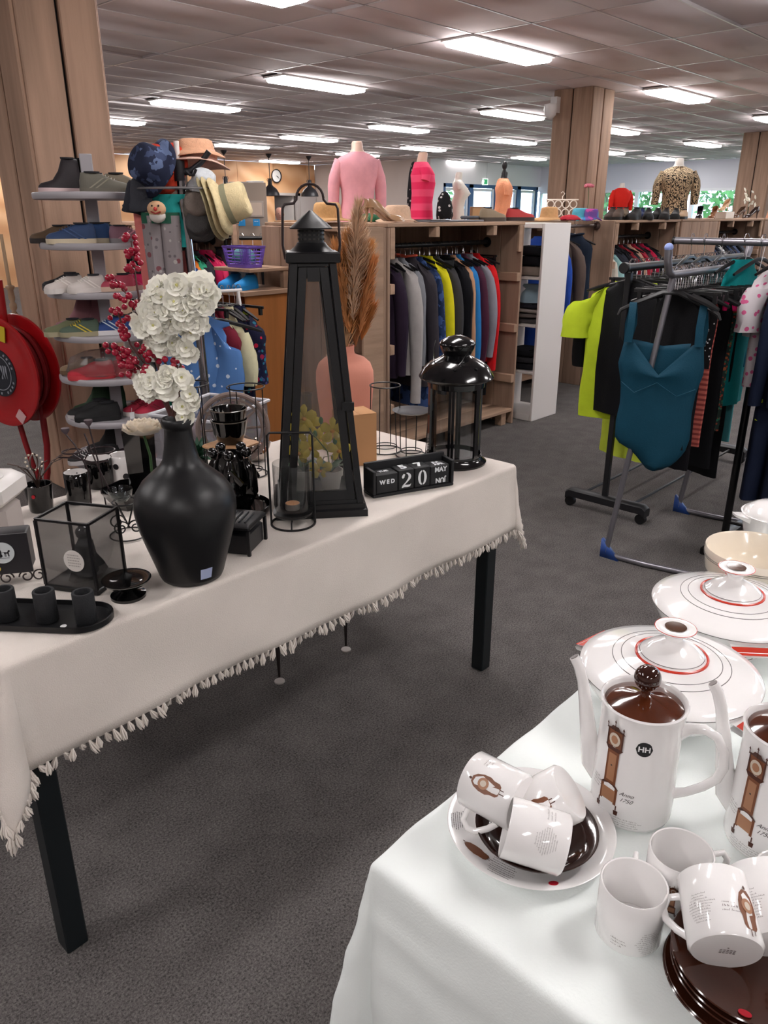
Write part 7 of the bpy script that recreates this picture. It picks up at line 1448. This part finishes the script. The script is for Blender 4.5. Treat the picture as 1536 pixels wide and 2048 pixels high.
for i, (x, kd, n_, c, l) in enumerate(KD):
    p = Vector((A_.x, A_.y, kz)) + (B_ - A_).normalized() * x * Lk / .56; p.z = kz
    m = cloth(c) if c else {'cream with black side stripes': fancy('b0aa98', ['1a1a1c'], 9, .86, 'wave'), 'navy floral': fancy('20284a', ['a03a58', 'c8c8d0'], 34, .24), 'navy cherry print': fancy('14162e', ['b01c38', '2a7a8a'], 22, .26), 'dark blue flower print': fancy('111530', ['8a1c3c', '1f6a80', '3c3c6a'], 20, .27), 'black and lime striped': fancy('16181a', ['9cb02e'], 7, .6, 'wave')}[n_]
    hanger((p.x, p.y, p.z + .011), ka + R(rnd.uniform(-14, 14)), "small hanger holding the %s children's garment" % n_, None, 0 if kd == 's' else 1)
    if kd == 's': shirt('childrens_shirt', n_ + " children's top on the low white rack", tuple(p), ka + R(rnd.uniform(-14, 14)), m, w=.27, l=l, slv=.3 if i % 2 else .12, seed=i, th=.04)
    else: trousers('childrens_trousers', n_ + " children's trousers on the low white rack", tuple(p), ka + R(rnd.uniform(-14, 14)), m, w=.2, l=l, seed=i)
p = onk(428, 618, 3.5); hz_ = p.z; hanger(tuple(p + Vector((0, 0, .035))), ydir + PI / 2 + .2, 'white hanger on which the star dress hangs askew', None)
o = shirt('star_dress', 'light blue dress printed with white stars, hanging askew in front of the low rack', (p.x, p.y, p.z + .03), ydir + PI / 2 + .15, fancy('4f76ac', ['c4d0de'], 22, .2), w=.18, l=.44, slv=.26, th=.05); o.rotation_euler = (R(16), 0, ydir + PI / 2 + .15)
G().tube([(-.05, -.0, -.3), (-.06, .02, -.33), (-.055, .03, -.38), (-.05, .0, -.35), (-.055, -.03, -.4)], .004, 6).obj('white_bow', M('d8d6d2', .7), o)
# ---------------------------------------------------------------- wardrobe, skirts and cabinet further left
wardrobe('wooden wardrobe with bright shirts behind the coat stand', 2.5, 3.78, 5.0, 5.56, rail=(1.31,), nback=6)
LC_ = [('15151a', 'black'), ('4a3c58', 'dark violet'), ('c46a8a', 'rose'), ('5c7088', 'faded denim'), ('6e8196', 'pale denim'), ('3c4656', 'slate blue'), ('1c2236', 'navy'), ('223c78', 'royal blue'), ('c8702c', 'orange'), ('2f8a6a', 'green'), ('2c2c34', 'anthracite'), ('b31c4c', 'crimson'), ('cf3a62', 'hot pink')]
for i, (c, n_) in enumerate(LC_):
    x = 2.95 + i * .06; hanger((x, 5.29, 1.31), R(rnd.uniform(-8, 8)), 'hanger holding the %s shirt behind the coat stand' % n_, None); shirt('shirt', n_ + ' shirt in the wooden wardrobe behind the coat stand', (x, 5.29, 1.31), R(rnd.uniform(-8, 8)), cloth(c), l=.62, slv=(.58, .25)[i % 3 == 1], seed=i)
c = onk(512, 600, 6.0); t = thing('clothes_rack', 'black clothes rack holding long black skirts behind the tall lantern', 'clothes rack', (c.x, c.y, 0), ydir + .1)
G().tube([(-.22, 0, 1.33), (.24, 0, 1.33)], .014, 10).obj('top_rail', BLKM, t); G().ball((.24, 0, 1.35), .03, 10).obj('end_knob', BLKM, t)
for x in (-.2, .2): G().tube([(x, 0, 1.33), (x, 0, .03)], .013, 8).obj('upright', BLKM, t); G().rbox(x - .02, x + .02, -.22, .22, 0, .04, .003).obj('foot', BLKM, t)
G().tube([(-.2, 0, .18), (.2, 0, .18)], .009, 8).obj('lower_bar', BLKM, t)
for i, (u, l, c_, n_) in enumerate([(-.16, .95, '3a3c40', 'dark grey skirt'), (-.08, 1.0, '5a4a40', 'brown skirt'), (0, .96, '0f0f11', 'black skirt'), (.07, .98, '111113', 'long black skirt'), (.14, .95, '131315', 'pleated black skirt')]):
    q = Vector((c.x, c.y, 1.33)) + Vector((math.cos(ydir + .1), math.sin(ydir + .1), 0)) * u; rz = ydir + .1 + PI / 2 - .7
    hanger((q.x, q.y, q.z + .016), rz, 'clip hanger holding the ' + n_, None, 1); tt = thing('skirt', n_ + ' on the rack behind the tall lantern', 'garment', (q.x, q.y, q.z - .035), rz)
    G().loft([[(.035 * f * math.cos(a) * (1 + .2 * math.sin(7 * a)), .17 * f * math.sin(a) * (1 + .03 * math.sin(9 * a)), z) for a in [2 * PI * k / 30 for k in range(30)]] for f, z in ((.95, -.06), (1.0, -.12), (1.06, -.4), (1.12, -l))], cap=(False, False)).obj('skirt', cloth(c_), tt, ang=60); G().loft([[(.036 * math.cos(a), .165 * math.sin(a), z) for a in [2 * PI * k / 24 for k in range(24)]] for z in (-.052, -.085)], cap=(False, False)).obj('waistband', cloth(c_), tt, ang=60)
OW = M('b4743f', .6, var=.14, vs=3, stretch=(6, 6, .5))
t = thing('shoe_cabinet', 'orange brown wooden cabinet with blue clogs on its ledge behind the lantern', 'cabinet', (3.06, 4.02, 0)); zz = bk(548, 590, 3.1, 4.1).z
G().rbox(0, .38, 0, .02, 0, zz, .002).obj('side_panel', OW, t); G().rbox(0, .38, .36, .38, 0, zz, .002).obj('side_panel', OW, t); G().rbox(.36, .38, .022, .358, 0, zz, .002).obj('back_panel', OW, t)
for z in (.08, .35, .64): G().rbox(.01, .355, .022, .358, z, z + .02, .002).obj('shelf_board', OW, t)
G().rbox(-.04, .385, -.03, .4, zz, zz + .03, .003).obj('ledge_board', WOODH, t)
for i, (y, l) in enumerate(((4.12, 'left'), (4.28, 'right'))): sneaker('bright blue rubber clog on the ledge, %s one' % l, (3.14, y, zz + .031), R(200), '1f8ad0', '1f8ad0', None, '12466a', 's', name='clog')
bz = zz + .16
t = thing('wall_shelf', 'wooden shelf board carrying the purple basket', 'shelf', (3.1, 4.02, bz)); G().rbox(0, .33, 0, .38, -.022, 0, .003).obj('board', WOODH, t); G().rbox(.28, .32, .01, .05, -.16 + .03, -.022, .002).obj('support', WOODH, t); G().rbox(.28, .32, .33, .37, -.16 + .03, -.022, .002).obj('support', WOODH, t)
t = thing('basket', 'purple perforated plastic basket on the wooden shelf', 'basket', (3.2, 4.2, bz + .001), R(90)); PU = M('7a5cc0', .4)
def bring(s, z): return [(s * .13 * math.copysign(abs(math.cos(a)) ** .3, math.cos(a)), s * .085 * math.copysign(abs(math.sin(a)) ** .3, math.sin(a)), z) for a in [2 * PI * q / 44 for q in range(44)]]
G().loft([bring(.82, 0), bring(.84, .02)]).obj('bottom', PU, t, ang=50); g = G(); g.loft([bring(1.0, .115), bring(1.05, .12), bring(1.05, .13), bring(.98, .13)], cap=(False, False)); g.obj('rim', PU, t, ang=50)
g = G()
for z in (.035, .055, .075, .095): s = .84 + (z - .02) * 1.6; g.tube([Vector(q) for q in bring(s, z)], .0028, 5, closed=True)
for k in range(0, 44): a, b = bring(.84, .02)[k], bring(1.0, .115)[k]; g.tube([a, b], .0028, 4)
o = g.obj('lattice', PU, t); o['kind'] = 'stuff'
crumple('scarf', 'teal and pink scarf filling the purple basket', 'scarf', (3.2, 4.2, bz + .022), cloth('5a8a8c'), .09, .06, .1, R(90), 12)
# clear storage box beside the table
c = onk(400, 862, 2.95); t = thing('stool', 'low grey stool under the clear storage box', 'stool', (c.x + .1, c.y + .06, 0), R(20)); zt = onk(400, 826, 2.95).z - .172; G().rbox(-.2, .2, -.15, .15, zt - .03, zt, .004).obj('seat', GREYP, t)
for a in (-1, 1):
    for b in (-1, 1): G().tube([(a * .17, b * .12, zt - .03), (a * .19, b * .14, 0)], .014, 8).obj('leg', GREYP, t)
t = thing('storage_box', 'clear plastic storage box with grey balls beyond the black vase', 'box', (c.x + .1, c.y + .06, zt + .001), R(20)); gm2 = glassmat('e8e8ee', .9, .1, .12)
for q in ((-.19, .19, -.14, -.137), (-.19, .19, .137, .14), (-.19, -.187, -.137, .137), (.187, .19, -.137, .137)): G().bb(*q, 0, .17).obj('wall', gm2, t)
G().bb(-.187, .187, -.137, .137, 0, .003).obj('bottom', gm2, t); G().torus((0, 0, .172), .2, .006, 4, 6, a0=PI / 4) if False else G().tube([(-.195, -.145, .172), (.195, -.145, .172), (.195, .145, .172), (-.195, .145, .172)], .007, 6, closed=True).obj('rim', M('c8c8ce', .3), t)
for k in range(9): tt = thing('ball', 'greyish pink ball inside the clear storage box', 'ball', (c.x + .1 + rnd.uniform(-.08, .08) * 1.2, c.y + .06 + (k % 3 - 1) * .075, zt + .035 + .055 * (k // 5)), 0, 'balls in the storage box'); G().ball((0, 0, 0), .032, 14).obj('ball', M('9a8488', .5), tt)
# ---------------------------------------------------------------- far left : pendants, clock, posters, man
for i, (px, py, ps, lab) in enumerate([(447, 300, 'left', ''), (537, 307, 'middle', ''), (617, 312, 'right', '')]):
    q = at(px, py, 2.8); t = thing('pendant_lamp', '%s one of the three dark pendant lamps in front of the plywood wall' % ps, 'pendant lamp', (q.x, q.y, 2.8)); PD = M('2a2a2e', .4)
    G().lathe([(.075, 0), (.06, -.04), (.02, -.09), (.008, -.1)], 20).obj('canopy', PD, t); G().tube([(0, 0, -.09), (0, 0, -.55)], .009, 6).obj('cord', PD, t)
    s = G().lathe([(.03, -.53), (.045, -.56), (.05, -.66), (.07, -.69), (.15, -.75), (.205, -.84), (.215, -.9), (.2, -.9), (.14, -.77), (.05, -.7), (.002, -.7)], 32).obj('shade', PD, t, ang=60)
    for k in range(3): a = k * 2.1; G().torus((.045 * math.cos(a), .045 * math.sin(a), -.56), .03, .005, 16, 5, 'Y').obj('shackle', PD, s)
q = ony(552, 352, 17.87); t = thing('wall_clock', 'round wall clock with a dark rim on the plywood wall', 'clock', (q.x, 17.865, q.z), 0)
X = Matrix.Rotation(PI / 2, 4, 'X'); G(X=X).lathe([(.15, 0), (.17, .0), (.175, .03), (.16, .035), (.155, .02), (.15, .015)], 40, cap=(False, False)).obj('rim', BLK, t); G(X=X).lathe([(.15, .002), (.15, .012), (.002, .012)], 36).obj('face', M('dcdcda', .5), t)
G().box((.03, -.016, -.012), (.08, .004, .012), ry=R(25)).obj('hour_hand', BLK, t); G().box((.045, -.018, -.03), (.12, .004, .008), ry=R(35)).obj('minute_hand', BLK, t)
def poster(nm, lab, px0, py0, px1, py1, k, mat, cat='poster', th=.03):
    a, b = onk(px0, py0, k), onk(px1, py1, k); w_ = (Vector((b.x, b.y)) - Vector((a.x, a.y))).length; c = (a + b) / 2; h = abs(a.z - b.z)
    t = thing(nm, lab, cat, (c.x, c.y, c.z - h / 2), ydir); G().rbox(-w_ / 2, w_ / 2, -th / 2, th / 2, 0, h, .003).obj('panel', mat, t); return t, w_, h
def at_k(px0, px1, py1, k): pass
K1 = 15.2
t, w_, h = poster('partition_screen', 'pale partition screen behind the posters at the counter', 462, 366, 529, 475, K1 + .15, M('9c8c80', .8), 'partition')
G().rbox(-w_ / 2, w_ / 2, -.02, .02, -1.2, 0, .003).obj('lower_panel', M('b07c50', .7), t)
t, w_, h = poster('fashion_poster', 'dark poster of a long-haired woman in a black dress', 464, 364, 494, 434, K1 + .11, M('8c8684', .6))
g = G(); g.lathe([(.06, 0), (.055, .1), (.03, .14)], 4) if False else None
def fl(poly, m, z=-.018, nm='print'): g = G(); g.add([(a, z, b) for a, b in poly], [tuple(range(len(poly)))]); return g.obj(nm, m, t, ang=None)
fl([(-.13, .02), (.13, .02), (.1, .3), (.07, .44), (-.07, .44), (-.1, .3)], M('1c1a1c', .7), nm='dress_print'); fl([(.05 * math.cos(a) , .52 + .065 * math.sin(a)) for a in [2 * PI * k / 14 for k in range(14)]], M('c49a84', .7), -.02, 'face_print'); fl([(-.075, .42), (-.05, .6), (0, .625), (.05, .6), (.075, .42), (.05, .45), (.045, .55), (-.045, .55), (-.05, .45)], M('3a2a24', .7), -.021, 'hair_print')
for i, (a, b, c_, d, m) in enumerate([(497, 362, 508, 398, 'd2d0ce'), (509, 362, 526, 400, 'c8c6c4'), (496, 402, 526, 434, 'a89a90')]):
    t, w_, h = poster('framed_print', ['narrow white picture frame right of the woman poster', 'white picture frame with a small portrait', 'lower picture print with beige boxes'][i], a, b, c_, d, K1 + .11, M(m, .5), 'picture'); g = G(); g.bb(-w_ / 2 + .03, w_ / 2 - .03, -.02, -.0155, .03, h - .03); g.obj('picture_print', M(['b8b4b4', '8c8684', 'c4b0a0'][i], .6), t)
for i, (a, b, c_, d) in enumerate([(466, 436, 490, 452), (507, 438, 519, 452)]):
    t, w_, h = poster('blue_sign', ['wide bright blue sign below the woman poster', 'small bright blue sign right of the wide one'][i], a, b, c_, d, K1 + .11, M('1f86c4', .5), 'sign')
    g = G()
    for k in range(4): g.bb(-w_ * .3 + k * w_ * .16, -w_ * .3 + k * w_ * .16 + w_ * .1, -.018, -.0155, h * .6, h * .72)
    g.obj('white_print', M('c8d8e6', .5), t)
q = ony(540, 432, 20.46); t = thing('blue_notice', 'blue notice on the grey corridor wall beyond the door', 'sign', (q.x, 20.47, q.z)); G().bb(-.14, .14, -.01, .01, -.1, .1).obj('panel', M('2a7ab4', .5), t)
t = thing('counter', 'wooden counter in front of the doorway by the plywood wall', 'counter', (10.9, 13.4, 0), ydir); G().rbox(-1.1, 1.1, -.3, .3, 0, .95, .01).obj('body', M('a87448', .6, var=.1), t); G().rbox(-1.15, 1.15, -.35, .35, .951, .99, .01).obj('worktop', M('6a5446', .5), t)
t = thing('cardboard_box', 'brown cardboard box standing behind the arch of the lantern handle', 'box', tuple(onk(590, 445, 8.2) - Vector((0, 0, .3))), ydir); G().rbox(-.2, .2, -.15, .15, 0, .32, .004).obj('box_body', KR, t)
q = onk(590, 445, 8.2); t = thing('packing_table', 'plain packing table beneath the far cardboard box', 'table', (q.x, q.y, 0), ydir); G().rbox(-.5, .5, -.3, .3, q.z - .34, q.z - .302, .004).obj('tabletop', M('8c7866', .6), t)
for a in (-1, 1):
    for b in (-1, 1): G().rbox(a * .45 - .02, a * .45 + .02, b * .25 - .02, b * .25 + .02, 0, q.z - .34, .002).obj('leg', BLKM, t)
# man seen from behind
q = onk(561, 470, 14.6); SK = M('b08070', .55); Hm = 1.57 + .0
t = thing('person', 'bald man in a grey polo shirt seen from behind near the doorway', 'person', (q.x, q.y, 0), ydir + .25)
sk = [(0, 0, .86), (0, 0, 1.0), (0, .01, 1.18), (0, .02, 1.30), (0, .0, 1.375), (0, -.01, 1.43), (-.17, .02, 1.29), (-.21, .0, 1.06), (-.2, -.1, .88), (.17, .02, 1.29), (.21, 0, 1.06), (.2, -.1, .88), (-.09, 0, .82), (-.1, -.02, .45), (-.1, .02, .07), (-.1, -.12, .03), (.09, 0, .82), (.1, -.02, .45), (.1, .02, .07), (.1, -.12, .03), (-.2, -.16, .83), (.2, -.16, .83)]
rad_ = [.14, .15, .165, .15, .055, .06, .07, .048, .032, .07, .048, .032, .09, .065, .045, .035, .09, .065, .045, .035, .028, .028]
ed = [(0, 1), (1, 2), (2, 3), (3, 4), (4, 5), (3, 6), (6, 7), (7, 8), (8, 20), (3, 9), (9, 10), (10, 11), (11, 21), (0, 12), (12, 13), (13, 14), (14, 15), (0, 16), (16, 17), (17, 18), (18, 19)]
me = bpy.data.meshes.new('body'); me.from_pydata(sk, ed, []); me.materials.append(M('80848c', .85)); o = put(me, 'body', t); o.modifiers.new('skin', 'SKIN').use_smooth_shade = True
for i, v in enumerate(me.skin_vertices[0].data): v.radius = (rad_[i], rad_[i] * (.72 if i < 4 else 1)); v.use_root = i == 0
o.modifiers.new('sub', 'SUBSURF').levels = 2; o.modifiers['sub'].render_levels = 2
hd_ = G().loft([[(.078 * f * math.cos(a), dy + .095 * f * math.sin(a), z) for a in [2 * PI * k / 18 for k in range(18)]] for f, dy, z in ((.55, -.02, 1.36), (.75, -.02, 1.40), (.92, -.02, 1.45), (1.0, -.012, 1.5), (.98, -.005, 1.54), (.8, 0, 1.585), (.45, 0, 1.61), (.05, 0, 1.618))]).obj('head', SK, t, ang=80)
for s in (-1, 1): G().ball((s * .08, -.01, 1.49), .018, 8, (.4, .8, 1.2)).obj('ear', SK, hd_); G().ball((s * .03, -.1, 1.505), .012, 8, (1, .5, .6)).obj('eye', M('2a2020', .4), hd_)
G().ball((0, -.115, 1.48), .017, 8, (.7, 1, 1.2)).obj('nose', SK, hd_); G().ball((0, -.1, 1.44), .02, 8, (1.2, .4, .3)).obj('mouth', M('8c4a44', .5), hd_)
G().loft([[((r_) * math.cos(a), .005 + r_ * math.sin(a), z) for a in [2 * PI * k / 18 for k in range(18)]] for r_, z in ((.072, 1.345), (.066, 1.375), (.06, 1.385))], cap=(False, False)).obj('collar', M('3c4048', .8), t)
for s in (-1, 1):
    for k in range(5): G().tube([(s * .2 + (k - 2) * .012, -.165, .83), (s * .2 + (k - 2) * .014, -.195, .81 - (.004 if k in (0, 4) else 0)), (s * .2 + (k - 2) * .014, -.2, .785)], [.008, .0075, .006], 6).obj('finger' if k else 'thumb', SK, t)
